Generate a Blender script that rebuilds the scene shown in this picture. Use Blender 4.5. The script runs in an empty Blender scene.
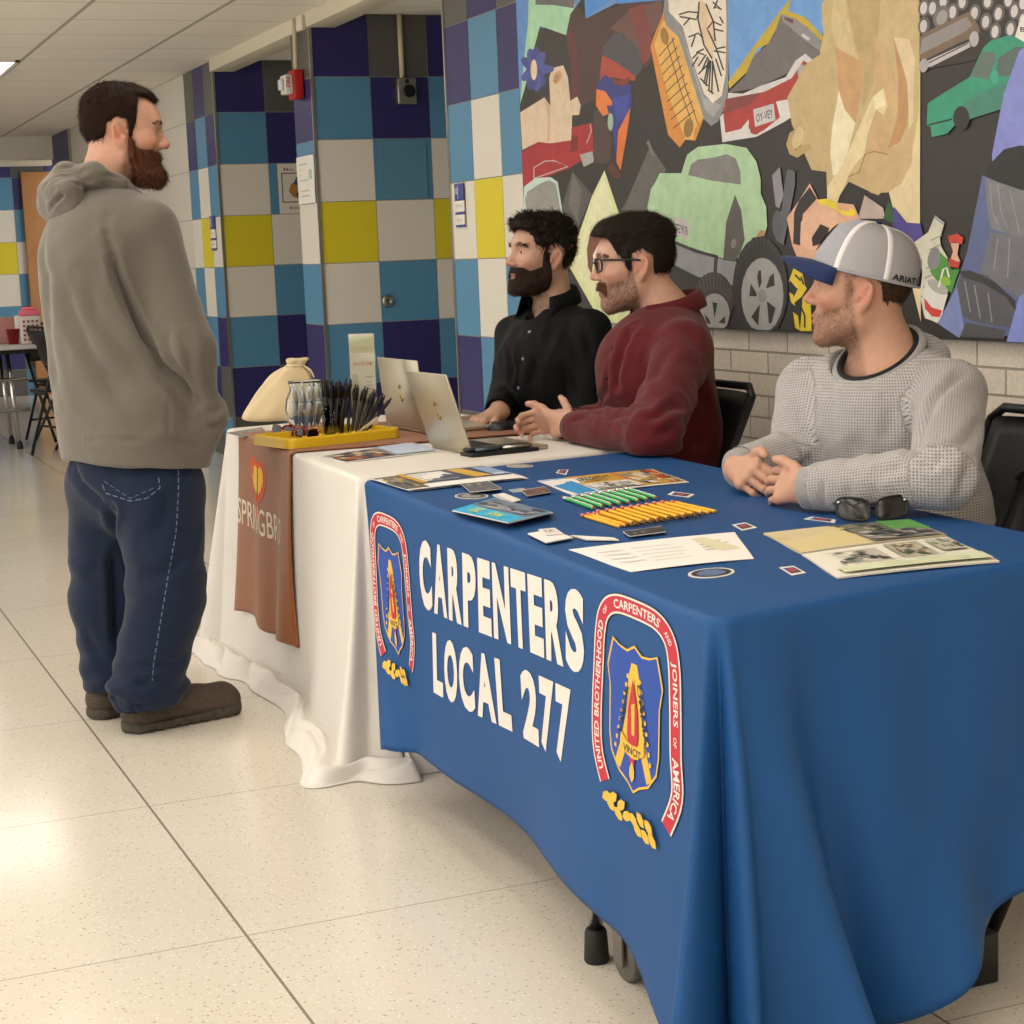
import bpy, bmesh, math, random, os
import numpy as np
from mathutils import Vector, Matrix

random.seed(7)
SC = bpy.context.scene
COL = SC.collection
PI = math.pi

# ------------------------------------------------------------------ camera
FPX, YAW, PITCH, ROLL, CAMZ = 1804.22, 0.38965, 0.14324, -0.04094, 1.26
_f = np.array([math.sin(YAW) * math.cos(PITCH), math.cos(YAW) * math.cos(PITCH), -math.sin(PITCH)])
_r = np.array([math.cos(YAW), -math.sin(YAW), 0.0])
_u = np.cross(_r, _f)
_c, _s = math.cos(ROLL), math.sin(ROLL)
CR, CU, CF = _c * _r + _s * _u, -_s * _r + _c * _u, _f
CC = np.array([0, 0, CAMZ])


def at(x, y, **k):
    """the point of the plane X=, Y= or Z= (metres) that lies behind pixel x, y"""
    d = CF + (x - 512) / FPX * CR - (y - 512) / FPX * CU
    a = list(k)[0]
    i = 'XYZ'.index(a)
    return CC + d * ((k[a] - CC[i]) / d[i])


cam = bpy.data.cameras.new('camera')
cam.sensor_width = 36
cam.lens = FPX * 36 / 1024
cam.clip_start = 0.05
camo = bpy.data.objects.new('camera', cam)
COL.objects.link(camo)
M = Matrix.Identity(4)
for i in range(3):
    M[i][0], M[i][1], M[i][2], M[i][3] = CR[i], CU[i], -CF[i], CC[i]
camo.matrix_world = M
SC.camera = camo
SC.view_settings.view_transform = 'Standard'
SC.view_settings.look = 'None'
SC.view_settings.gamma = 1
SC.view_settings.exposure = 0.0

# --------------------------------------------------------------- materials


def lin(h):
    if not isinstance(h, str):
        return tuple(h) + ((1,) if len(h) == 3 else ())
    v = [int(h[i:i + 2], 16) / 255 for i in (0, 2, 4)]
    return tuple(x / 12.92 if x <= .04045 else ((x + .055) / 1.055) ** 2.4 for x in v) + (1,)


MATS = {}


class NT:
    def __init__(s, name):
        s.m = bpy.data.materials.new(name)
        s.m.use_nodes = True
        s.t = s.m.node_tree
        s.b = s.t.nodes['Principled BSDF']

    def n(s, typ, **k):
        nd = s.t.nodes.new(typ)
        for a, v in k.items():
            if a.startswith('_'):
                if a[-1].isdigit():
                    [q for q in nd.inputs if q.identifier == a[1:]][0].default_value = v
                else:
                    nd.inputs[a[1:].replace('_', ' ')].default_value = v
            else:
                setattr(nd, a, v)
        return nd

    def l(s, a, b):
        s.t.links.new(a, b)

    def ramp(s, src, stops, interp='LINEAR'):
        r = s.n('ShaderNodeValToRGB')
        cr = r.color_ramp
        cr.interpolation = interp
        while len(cr.elements) < len(stops):
            cr.elements.new(0.5)
        for e, (p, c) in zip(cr.elements, stops):
            e.position = p
            e.color = lin(c)
        s.l(src, r.inputs[0])
        return r.outputs[0]

    def noise(s, scale, detail=3, rough=.5, coord='Object', vec=None):
        nz = s.n('ShaderNodeTexNoise', _Scale=scale, _Detail=detail, _Roughness=rough)
        if vec is None:
            tc = s.n('ShaderNodeTexCoord')
            vec = tc.outputs[coord]
        s.l(vec, nz.inputs['Vector'])
        return nz.outputs[0]

    def bump(s, h, strength=.3, dist=.002):
        b = s.n('ShaderNodeBump', _Strength=strength, _Distance=dist)
        s.l(h, b.inputs['Height'])
        s.l(b.outputs[0], s.b.inputs['Normal'])


def mat(name, col, rough=.5, metal=0., spec=.5, noise=None, bump=None, sheen=0., trans=0., ior=1.45, emit=None, coat=0., sss=0., alpha=None):
    """noise=(scale, second colour); bump=(scale, distance)"""
    if name in MATS:
        return MATS[name]
    t = NT(name)
    b = t.b
    b.inputs['Base Color'].default_value = lin(col)
    b.inputs['Roughness'].default_value = rough
    b.inputs['Metallic'].default_value = metal
    b.inputs['Specular IOR Level'].default_value = spec
    b.inputs['Sheen Weight'].default_value = sheen
    b.inputs['Sheen Roughness'].default_value = .4
    b.inputs['Transmission Weight'].default_value = trans
    b.inputs['IOR'].default_value = ior
    b.inputs['Coat Weight'].default_value = coat
    if sss:
        b.inputs['Subsurface Weight'].default_value = sss
        b.inputs['Subsurface Radius'].default_value = (.01, .004, .002)
    if emit:
        b.inputs['Emission Color'].default_value = lin(emit[0])
        b.inputs['Emission Strength'].default_value = emit[1]
    if noise:
        c = t.ramp(t.noise(noise[0], 4, .6), [(.3, col), (.7, noise[1])])
        t.l(c, b.inputs['Base Color'])
    if bump:
        t.bump(t.noise(bump[0], 3), .6, bump[1])
    if alpha is not None:
        b.inputs['Alpha'].default_value = alpha
    MATS[name] = t.m
    return t.m


# ------------------------------------------------------------------ objects
def tag(o, label=None, cat=None, group=None, kind=None):
    if label:
        o['label'] = label
    if cat:
        o['category'] = cat
    if group:
        o['group'] = group
    if kind:
        o['kind'] = kind
    return o


def setparent(o, p):
    if p is not None:
        o.parent = p
        o.matrix_parent_inverse = Matrix.Translation(-Vector(WLOC.get(p.name, (0, 0, 0))))


WLOC = {}


def empty(name, loc):
    o = bpy.data.objects.new(name, None)
    o.location = loc
    o.empty_display_size = .05
    COL.objects.link(o)
    WLOC[o.name] = tuple(loc)
    return o


def mesh_obj(name, V, F, mats, parent=None, origin=None, mi=None, smooth=False, attrs=None, uv=None):
    V = np.asarray(V, float)
    org = np.array(origin if origin is not None else (0, 0, 0), float)
    me = bpy.data.meshes.new(name)
    me.from_pydata((V - org).tolist(), [], F if isinstance(F, list) else F.tolist())
    if not isinstance(mats, (list, tuple)):
        mats = [mats]
    for m in mats:
        me.materials.append(m)
    if mi is not None:
        me.polygons.foreach_set('material_index', np.asarray(mi, dtype=np.int32))
    if smooth is True:
        me.polygons.foreach_set('use_smooth', np.ones(len(me.polygons), dtype=bool))
    elif smooth is not False and smooth is not None:
        me.polygons.foreach_set('use_smooth', np.asarray(smooth, dtype=bool))
    for k, a in (attrs or {}).items():
        a = np.asarray(a, dtype=np.float32)
        if a.ndim == 2:
            at_ = me.attributes.new(k, 'FLOAT_COLOR', 'POINT')
            if a.shape[1] == 3:
                a = np.concatenate([a, np.ones((len(a), 1), np.float32)], 1)
            at_.data.foreach_set('color', a.ravel())
        else:
            at_ = me.attributes.new(k, 'FLOAT', 'POINT')
            at_.data.foreach_set('value', a)
    me.update()
    o = bpy.data.objects.new(name, me)
    o.location = org
    COL.objects.link(o)
    WLOC[o.name] = tuple(org)
    if parent is not None:
        o.parent = parent
        o.matrix_parent_inverse = Matrix.Translation(-Vector(WLOC[parent.name]))
    return o


def copy_tree(o, loc=None, rotz=None, parent=None):
    c = o.copy()
    COL.objects.link(c)
    if parent is not None:
        c.parent = parent
    if loc is not None:
        c.location = loc
    if rotz is not None:
        c.rotation_euler = (0, 0, rotz)
    for ch in list(o.children):
        copy_tree(ch, parent=c)
    return c


def rotm(axis, ang):
    return np.array(Matrix.Rotation(ang, 3, Vector(axis)))


def unit(v):
    v = np.asarray(v, float)
    return v / max(np.linalg.norm(v), 1e-12)


def frame_of(z, hint=(0, 0, 1)):
    z = unit(z)
    h = np.array(hint, float)
    if abs(z @ h) > .98:
        h = np.array([1., 0, 0])
    x = unit(np.cross(h, z))
    return x, np.cross(z, x), z


class MB:
    """collects shapes; build() links them as one mesh object"""

    def __init__(s):
        s.V, s.F, s.mi, s.sm = [], [], [], []

    def raw(s, V, F, mi=0, sm=False):
        o = len(s.V)
        s.V += [tuple(map(float, v)) for v in V]
        s.F += [tuple(int(i) + o for i in f) for f in F]
        s.mi += [mi] * len(F)
        s.sm += [sm] * len(F)
        return s

    def box(s, c, size, axes=None, mi=0, bev=0., seg=2):
        bm = bmesh.new()
        bmesh.ops.create_cube(bm, size=1)
        for v in bm.verts:
            v.co = Vector((v.co.x * size[0], v.co.y * size[1], v.co.z * size[2]))
        if bev:
            bmesh.ops.bevel(bm, geom=bm.edges[:], offset=bev, segments=seg, profile=.5, affect='EDGES')
        A = np.array(axes) if axes is not None else np.eye(3)
        V = [np.array(c) + np.array(v.co) @ A for v in bm.verts]
        bm.verts.index_update()
        F = [[v.index for v in f.verts] for f in bm.faces]
        bm.free()
        return s.raw(V, F, mi, bool(bev))

    def bb(s, lo, hi, mi=0, bev=0.):
        lo, hi = np.array(lo, float), np.array(hi, float)
        return s.box((lo + hi) / 2, hi - lo, None, mi, bev)

    def tube(s, pts, r, n=10, mi=0, cap=True, closed=False, flat=None):
        """swept circle; r number or list; flat=(axis, factor)"""
        P = [np.array(p, float) for p in pts]
        m = len(P)
        R_ = [r] * m if np.isscalar(r) else list(r)
        V, F = [], []
        xp = None
        for i in range(m):
            if closed:
                d = P[(i + 1) % m] - P[i - 1]
            else:
                d = P[min(i + 1, m - 1)] - P[max(i - 1, 0)]
            d = unit(d)
            if xp is None:
                x, y, _ = frame_of(d)
            else:
                x = unit(xp - d * (xp @ d))
                y = np.cross(d, x)
            xp = x
            for j in range(n):
                a = 2 * PI * j / n
                v = R_[i] * (math.cos(a) * x + math.sin(a) * y)
                if flat is not None:
                    ax = np.array(flat[0], float)
                    v = v + ax * (v @ ax) * (flat[1] - 1)
                V.append(P[i] + v)
        for i in range(m if closed else m - 1):
            k = (i + 1) % m
            for j in range(n):
                F.append((i * n + j, i * n + (j + 1) % n, k * n + (j + 1) % n, k * n + j))
        if cap and not closed:
            F.append(tuple(range(n - 1, -1, -1)))
            F.append(tuple((m - 1) * n + j for j in range(n)))
        return s.raw(V, F, mi, True)

    def lathe(s, c, prof, axis=(0, 0, 1), n=24, mi=0, cap=True):
        """prof: list of (radius, height)"""
        x, y, z = frame_of(axis, (0, 1, 0) if abs(axis[2]) > .9 else (0, 0, 1))
        V, F = [], []
        for (r, h) in prof:
            for j in range(n):
                a = 2 * PI * j / n
                V.append(np.array(c) + z * h + r * (math.cos(a) * x + math.sin(a) * y))
        m = len(prof)
        for i in range(m - 1):
            for j in range(n):
                F.append((i * n + j, i * n + (j + 1) % n, (i + 1) * n + (j + 1) % n, (i + 1) * n + j))
        if cap:
            F.append(tuple(range(n - 1, -1, -1)))
            F.append(tuple((m - 1) * n + j for j in range(n)))
        return s.raw(V, F, mi, True)

    def prism(s, poly, thick, o, ax, ay, az, mi=0, mi_side=None):
        """2D outline extruded by thick along az from origin o"""
        P = [(float(a), float(b)) for a, b in poly]
        A = sum(P[i][0] * P[(i + 1) % len(P)][1] - P[(i + 1) % len(P)][0] * P[i][1] for i in range(len(P)))
        if A < 0:
            P = P[::-1]
        o, ax, ay, az = (np.array(q, float) for q in (o, ax, ay, az))
        n = len(P)
        V = [o + ax * a + ay * b for a, b in P] + [o + ax * a + ay * b + az * thick for a, b in P]
        F = [tuple(range(n - 1, -1, -1)), tuple(range(n, 2 * n))]
        s.raw(V, F, mi)
        s.raw(V, [(i, (i + 1) % n, n + (i + 1) % n, n + i) for i in range(n)], mi if mi_side is None else mi_side)
        return s

    def build(s, name, mats, parent=None, origin=None, **k):
        o = mesh_obj(name, s.V, s.F, mats, parent, origin, s.mi, s.sm, **k)
        return o


def grid_faces(nu, nv, wrap=False):
    F = []
    for i in range(nu if wrap else nu - 1):
        for j in range(nv - 1):
            a, b = i * nv + j, ((i + 1) % nu) * nv + j
            F.append((a, b, b + 1, a + 1))
    return F


def smoothstep(a, b, x):
    t = np.clip((np.asarray(x, float) - a) / (b - a), 0, 1)
    return t * t * (3 - 2 * t)


def vnoise(P, scale, seed=0):
    """value noise in [-1, 1] for an array of points"""
    P = np.asarray(P, float) * scale + seed * 17.13
    I = np.floor(P).astype(np.int64)
    f = P - I
    f = f * f * (3 - 2 * f)
    out = np.zeros(len(P))
    for dx in (0, 1):
        for dy in (0, 1):
            for dz in (0, 1):
                h = ((I[:, 0] + dx) * 374761393 + (I[:, 1] + dy) * 668265263 + (I[:, 2] + dz) * 2147483647 + seed * 974711) & 0x7fffffff
                h = (h ^ (h >> 13)) * 1274126177 & 0x7fffffff
                h = (h ^ (h >> 16)) & 0xffff
                w = (f[:, 0] if dx else 1 - f[:, 0]) * (f[:, 1] if dy else 1 - f[:, 1]) * (f[:, 2] if dz else 1 - f[:, 2])
                out += w * (h / 32767.5 - 1)
    return out


_TXT = {}


def text_shape(body, bold=0., res=3):
    """outline of a line of text as (verts 2D scaled so cap height = 1, faces)"""
    key = (body, bold, res)
    if key in _TXT:
        return _TXT[key]
    cu = bpy.data.curves.new('text', 'FONT')
    cu.body = body
    cu.size = 1
    cu.offset = bold
    cu.resolution_u = res
    cu.fill_mode = 'FRONT'
    ob = bpy.data.objects.new('text', cu)
    COL.objects.link(ob)
    dg = bpy.context.evaluated_depsgraph_get()
    me = ob.evaluated_get(dg).to_mesh()
    V = np.array([v.co[:2] for v in me.vertices]).reshape(-1, 2)
    F = [tuple(p.vertices) for p in me.polygons]
    ob.evaluated_get(dg).to_mesh_clear()
    bpy.data.objects.remove(ob)
    bpy.data.curves.remove(cu)
    if len(V):
        V = V - V.min(0)
        V = V / max(V[:, 1].max(), 1e-6)
    _TXT[key] = (V, F)
    return V, F


def text_on(mb, body, o, ax, ay, height, width=None, bold=0., mi=0, center=False, res=2):
    """flat text standing at o along ax, up ay"""
    V, F = text_shape(body, bold, res)
    if not len(V):
        return
    sx = height if width is None else width / V[:, 0].max()
    o, ax, ay = np.array(o, float), unit(ax), unit(ay)
    if center:
        o = o - ax * V[:, 0].max() * sx / 2 - ay * height / 2
    mb.raw([o + ax * x * sx + ay * y * height for x, y in V], F, mi)
# =================================================================== setting
WX, ZC, TP, ZY = 2.78, 2.525, 0.322, 1.236     # corridor wall plane, ceiling, tile pitch, base of the yellow row
YM0, YP0, YP1, YN0, YW1 = 7.30, 9.27, 9.63, 9.27, 11.42


def tile_mat(name, col):
    t = NT(name)
    n1 = t.noise(260, 2)
    n2 = t.noise(6, 3)
    c = t.ramp(n1, [(.3, [x * .93 for x in lin(col)[:3]]), (.7, [x * 1.05 for x in lin(col)[:3]])])
    t.l(c, t.b.inputs['Base Color'])
    t.b.inputs['Roughness'].default_value = .42
    t.bump(n1, .25, .0006)
    return t.m


TM = [tile_mat('glazed_tile_' + n, c) for n, c in (('yellow', 'd3c322'), ('cream', 'd8d1c4'), ('teal', '4f84a6'), ('navy', '29245f'), ('charcoal', '55534f'), ('beige', 'cfc8ba'))]
GROUT = mat('grout', '8f8a7e', .9)
CHROME = mat('corner_steel', 'b9b4aa', .3, .9)
SEQ = [0, 1, 2, 3, 4, 2, 3, 4, 4, 4]


def tile_wall(name, o, ax, n_out, col0, cols, z0=None, z1=ZC, seq=lambda r, c: SEQ[min(abs(r) + abs(c), 9)], kind='structure', w=TP):
    """tiled wall standing at o, running along ax; cols = tile columns (index, start, end along ax)"""
    mb = MB()
    ax, nn = np.array(ax, float), np.array(n_out, float)
    L0, L1 = min(c[1] for c in cols), max(c[2] for c in cols)
    up = np.array([0, 0, 1.])
    ln = L1 - L0
    mid = np.array(o) + ax * (L0 + L1) / 2 + up * (z1 / 2) - nn * .052
    mb.box(mid, (ln, .1, z1), (ax, nn, up), 6)
    for ci, a, b in cols:
        for r in range(-4, 5):
            za, zb = ZY + r * TP, ZY + (r + 1) * TP
            za, zb = max(za, 0), min(zb, z1)
            if zb - za < .01:
                continue
            g = .0022
            c = np.array(o) + ax * (a + b) / 2 + up * (za + zb) / 2 - nn * .002
            mb.box(c, (b - a - 2 * g, .006, zb - za - 2 * g), (ax, nn, up), seq(r, ci))
    return tag(mb.build(name, TM + [GROUT]), kind=kind)


# mural wall, tiled end: columns counted from the corner at Y = YM0 towards the camera
tile_wall('wall_right_tiled', (WX, YM0, 0), (0, -1, 0), (-1, 0, 0), 0,
          [(1, 0, .27), (0, .27, .575), (1, .575, .88), (2, .88, 1.10)])
# niche between the mural wall and the next pier: pier face towards the camera
tile_wall('wall_pier', (WX, YP0, 0), (1, 0, 0), (0, -1, 0), 0,
          [(0, 0, .318), (1, .318, .645), (2, .645, .97), (3, .97, 1.3)],
          seq=lambda r, c: SEQ[abs(r) + (c & 1)])
tile_wall('wall_pier_side', (WX, YP1, 0), (0, -1, 0), (-1, 0, 0), 0, [(1, 0, YP1 - YP0)])
tile_wall('wall_niche_side', (WX + 1.3, YM0 - .1, 0), (0, 1, 0), (-1, 0, 0), 0,
          [(i, i * TP, (i + 1) * TP) for i in range(7)], seq=lambda r, c: SEQ[abs(r) + (c & 1)])
tile_wall('wall_mural_return', (WX + .12, YM0 - .002, 0), (1, 0, 0), (0, 1, 0), 0, [(1, 0, .3), (0, .3, .62), (1, .62, 1.2)])
tile_wall('wall_niche_back', (WX, YW1, 0), (1, 0, 0), (0, -1, 0), 0,
          [(0, 0, .325), (1, .325, .65), (0, .65, .97), (1, .97, 1.3)])
tile_wall('wall_niche_end', (WX + 1.3, YP1, 0), (0, 1, 0), (-1, 0, 0), 0, [(i, i * TP, (i + 1) * TP) for i in range(6)], seq=lambda r, c: SEQ[abs(r) + (c & 1)])
tile_wall('wall_corridor_tiled', (WX, 12.25, 0), (0, -1, 0), (-1, 0, 0), 0,
          [(1, 0, .265), (0, .265, .55), (1, .55, 12.25 - YW1)])
tile_wall('wall_corridor_plain', (WX, 16.95, 0), (0, -1, 0), (-1, 0, 0), 0,
          [(i, i * .6714, (i + 1) * .6714) for i in range(7)], seq=lambda r, c: 5)
tile_wall('wall_corridor_pier', (WX - .03, 17.95, 0), (0, -1, 0), (-1, 0, 0), 0, [(3, 0, .33), (3, .33, .66), (3, .66, 1.0)], seq=lambda r, c: 3)
tile_wall('wall_far', (-3.2, 19, 0), (1, 0, 0), (0, -1, 0), 0, [(i, (i + 17 - 17) * .3165 + .0, (i + 1) * .3165) for i in range(0, 24)],
          seq=lambda r, c: SEQ[abs(r) + (0 if c % 2 == 1 else 1)])

# painted brick under and beyond the mural


def brick_mat():
    t = NT('painted_brick')
    tc = t.n('ShaderNodeTexCoord')
    sx = t.n('ShaderNodeSeparateXYZ')
    t.l(tc.outputs['Object'], sx.inputs[0])
    cx = t.n('ShaderNodeCombineXYZ')
    t.l(sx.outputs['Y'], cx.inputs['X'])
    t.l(sx.outputs['Z'], cx.inputs['Y'])
    b = t.n('ShaderNodeTexBrick', _Scale=1.0, _Mortar_Size=.0035, _Brick_Width=.224, _Row_Height=.0665, _Mortar_Smooth=.3)
    b.inputs['Color1'].default_value = lin('d9cfc0')
    b.inputs['Color2'].default_value = lin('d0c6b8')
    b.inputs['Mortar'].default_value = lin('9a9184')
    t.l(cx.outputs[0], b.inputs['Vector'])
    nz = t.noise(90, 3)
    mx = t.n('ShaderNodeMixRGB', blend_type='MULTIPLY', _Fac=.35)
    t.l(b.outputs[0], mx.inputs[1])
    r = t.ramp(nz, [(.25, 'c8c0b4'), (.6, 'ffffff')])
    t.l(r, mx.inputs[2])
    t.l(mx.outputs[0], t.b.inputs['Base Color'])
    t.b.inputs['Roughness'].default_value = .55
    iv = t.n('ShaderNodeMath', operation='MULTIPLY_ADD', _Value_001=-1.0, _Value_002=1.0)
    t.l(b.outputs['Fac'], iv.inputs[0])
    t.bump(iv.outputs[0], .8, .004)
    return t.m


mb = MB().bb((WX, -6.0, 0), (WX + .1, YM0 - 1.10, ZC))
tag(mb.build('wall_right', brick_mat()), kind='structure')
PLAIN = mat('plain_paint', 'cfc6b6', .7, bump=(60, .001))
mb = MB().bb((-3.2, -6.1, 0), (WX + .1, -6, ZC))
tag(mb.build('wall_back', PLAIN), kind='structure')
mb = MB().bb((-3.3, 14.5, 0), (-3.2, 19.1, ZC))  # stops short, leaving the side open to the added fill light
tag(mb.build('wall_left', PLAIN), kind='structure')
mb = MB().bb((WX + 1.3, YM0 - .2, 0), (WX + 1.42, YW1 + .1, ZC + .1))
tag(mb.build('wall_niche_outer', PLAIN), kind='structure')

# steel corner beads on the outside tile corners
for nm, (x, y) in (('trim_1', (WX - .004, YM0 + .001)), ('trim_2', (WX - .004, YP0 - .003)), ('trim_3', (WX - .004, YW1 - .003))):
    tag(MB().bb((x - .004, y - .006, 0), (x + .012, y + .008, ZC)).build(nm, CHROME), kind='structure')


# floor: polished terrazzo in 0.92 m panels
def floor_mat():
    t = NT('terrazzo')
    tc = t.n('ShaderNodeTexCoord')
    ob = tc.outputs['Object']
    n0 = t.noise(1.1, 3, vec=ob)
    base = t.ramp(n0, [(.3, 'cdc5b7'), (.7, 'd5cdc0')])
    last = base
    for sc, th, col, fac in ((75, .2, 'a39784', .75), (120, .2, 'f3ece0', .8), (50, .13, '8d8170', .75)):
        v = t.n('ShaderNodeTexVoronoi', _Scale=sc, _Randomness=1.0)
        t.l(ob, v.inputs['Vector'])
        m = t.ramp(v.outputs['Distance'], [(th * .75, (fac,) * 3), (th * 1.3, (0, 0, 0))])
        # only some of the cells carry a chip
        pk = t.ramp(v.outputs['Color'], [(.45, (0, 0, 0)), (.55, (1, 1, 1))])
        mm = t.n('ShaderNodeMath', operation='MULTIPLY')
        t.l(m, mm.inputs[0])
        t.l(pk, mm.inputs[1])
        mx = t.n('ShaderNodeMixRGB')
        t.l(mm.outputs[0], mx.inputs[0])
        t.l(last, mx.inputs[1])
        mx.inputs[2].default_value = lin(col)
        last = mx.outputs[0]
    sx = t.n('ShaderNodeSeparateXYZ')
    t.l(ob, sx.inputs[0])
    for ax, off, w, fac in (('X', .747, .0028, .85), ('Y', 3.227, .0022, .5)):
        a = t.n('ShaderNodeMath', operation='MULTIPLY_ADD', _Value_001=1 / .921, _Value_002=-off / .921 + 50.5)
        t.l(sx.outputs[ax], a.inputs[0])
        fr = t.n('ShaderNodeMath', operation='FRACT')
        t.l(a.outputs[0], fr.inputs[0])
        sb = t.n('ShaderNodeMath', operation='SUBTRACT', _Value_001=.5)
        t.l(fr.outputs[0], sb.inputs[0])
        ab = t.n('ShaderNodeMath', operation='ABSOLUTE')
        t.l(sb.outputs[0], ab.inputs[0])
        lt = t.n('ShaderNodeMath', operation='LESS_THAN', _Value_001=w / .921)
        t.l(ab.outputs[0], lt.inputs[0])
        mu = t.n('ShaderNodeMath', operation='MULTIPLY', _Value_001=fac)
        t.l(lt.outputs[0], mu.inputs[0])
        mx = t.n('ShaderNodeMixRGB')
        t.l(mu.outputs[0], mx.inputs[0])
        t.l(last, mx.inputs[1])
        mx.inputs[2].default_value = lin('6d6458')
        last = mx.outputs[0]
    t.l(last, t.b.inputs['Base Color'])
    t.b.inputs['Roughness'].default_value = .13
    t.b.inputs['Specular IOR Level'].default_value = .2
    t.bump(t.noise(14, 2, vec=ob), .05, .0006)
    return t.m


tag(MB().bb((-3.3, -6.1, -.1), (WX + 1.4, 19.1, 0)).build('floor', floor_mat()), kind='structure')


# ceiling: lay-in panels on a painted grid
def ceil_mat():
    t = NT('ceiling_panels')
    tc = t.n('ShaderNodeTexCoord')
    ob = tc.outputs['Object']
    sx = t.n('ShaderNodeSeparateXYZ')
    t.l(ob, sx.inputs[0])
    nz = t.noise(180, 4, .7, vec=ob)
    last = t.ramp(nz, [(.3, 'e9e1d3'), (.6, 'f3ece0')])
    for ax, off, per, w, fac in (('X', 1.619, .663, .012, .9), ('Y', 8.99, .613, .009, .5)):
        a = t.n('ShaderNodeMath', operation='MULTIPLY_ADD', _Value_001=1 / per, _Value_002=-off / per + 50.5)
        t.l(sx.outputs[ax], a.inputs[0])
        fr = t.n('ShaderNodeMath', operation='FRACT')
        t.l(a.outputs[0], fr.inputs[0])
        sb = t.n('ShaderNodeMath', operation='SUBTRACT', _Value_001=.5)
        t.l(fr.outputs[0], sb.inputs[0])
        ab = t.n('ShaderNodeMath', operation='ABSOLUTE')
        t.l(sb.outputs[0], ab.inputs[0])
        lt = t.n('ShaderNodeMath', operation='LESS_THAN', _Value_001=w / per)
        t.l(ab.outputs[0], lt.inputs[0])
        mu = t.n('ShaderNodeMath', operation='MULTIPLY', _Value_001=fac)
        t.l(lt.outputs[0], mu.inputs[0])
        mx = t.n('ShaderNodeMixRGB')
        t.l(mu.outputs[0], mx.inputs[0])
        t.l(last, mx.inputs[1])
        mx.inputs[2].default_value = lin('a89f8e')
        last = mx.outputs[0]
    t.l(last, t.b.inputs['Base Color'])
    t.b.inputs['Roughness'].default_value = .85
    t.bump(nz, .4, .002)
    return t.m


CM = ceil_mat()
tag(MB().bb((-3.3, -6.1, ZC), (WX + .06, 17.85, ZC + .1)).bb((WX + .06, YM0 - .2, ZC), (WX + 1.5, YW1 + .2, ZC + .1)).build('ceiling', CM), kind='structure')
SOF = mat('soffit_paint', 'd9d2c2', .6)
tag(MB().bb((-3.3, 17.85, 2.31), (WX + .1, 19.1, 2.6)).build('ceiling_drop', SOF), kind='structure')
BEAM = mat('beam_paint', 'd6ccb4', .5)
tag(MB().bb((WX - .02, YP1 - .3, 2.452), (WX + .14, YW1 + .0, ZC + .02), bev=.004).build('trim_4', BEAM), kind='structure')
tag(MB().bb((WX - .02, YM0 - .02, 2.452), (WX + .14, YP0 - .004, ZC + .02), bev=.004).build('trim_5', BEAM), kind='structure')

# ceiling lights
LITE = mat('light_diffuser', 'fff6e8', .4, emit=('fdf6ec', 4.6))
LFR = mat('light_frame', 'e9e4d8', .5)


def ceiling_light(x0, y0, x1, y1, label, group=None):
    e = empty('ceiling_light', ((x0 + x1) / 2, (y0 + y1) / 2, ZC))
    f = MB()
    for a, b in (((x0, y0), (x1, y0 + .025)), ((x0, y1 - .025), (x1, y1)), ((x0, y0), (x0 + .025, y1)), ((x1 - .025, y0), (x1, y1))):
        f.bb((a[0], a[1], ZC - .012), (b[0], b[1], ZC + .003))
    f.build('frame', LFR, e)
    MB().bb((x0 + .025, y0 + .025, ZC - .006), (x1 - .025, y1 - .025, ZC + .001)).build('diffuser', LITE, e)
    tag(e, label, 'ceiling light', group)


ceiling_light(.97, 11.45, 1.607, 12.66, 'lit recessed ceiling panel beyond the standing man')
for x0 in (.97, -.36, -1.68, -2.95):  # unseen panels, rows added to spread the light at lower strength
    for y0 in (-4.6, -2.77, -.93, .91, 2.75, 4.6, 7.5):
        ceiling_light(x0, y0, x0 + .637, y0 + 1.21, 'added lit ceiling panel over the hallway, out of view', 'added ceiling panels over the hallway')
ceiling_light(.97, 15.1, 1.607, 16.35, 'lit recessed ceiling panel near the far wall')
w = bpy.data.worlds.new('fill_light')  # added fill light, entering where the left wall is left out
SC.world = w
w.use_nodes = True
w.node_tree.nodes['Background'].inputs[0].default_value = (1.0, .97, .92, 1)
w.node_tree.nodes['Background'].inputs[1].default_value = 2.0
# ===================================================================== mural
MUX = WX - .035


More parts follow.
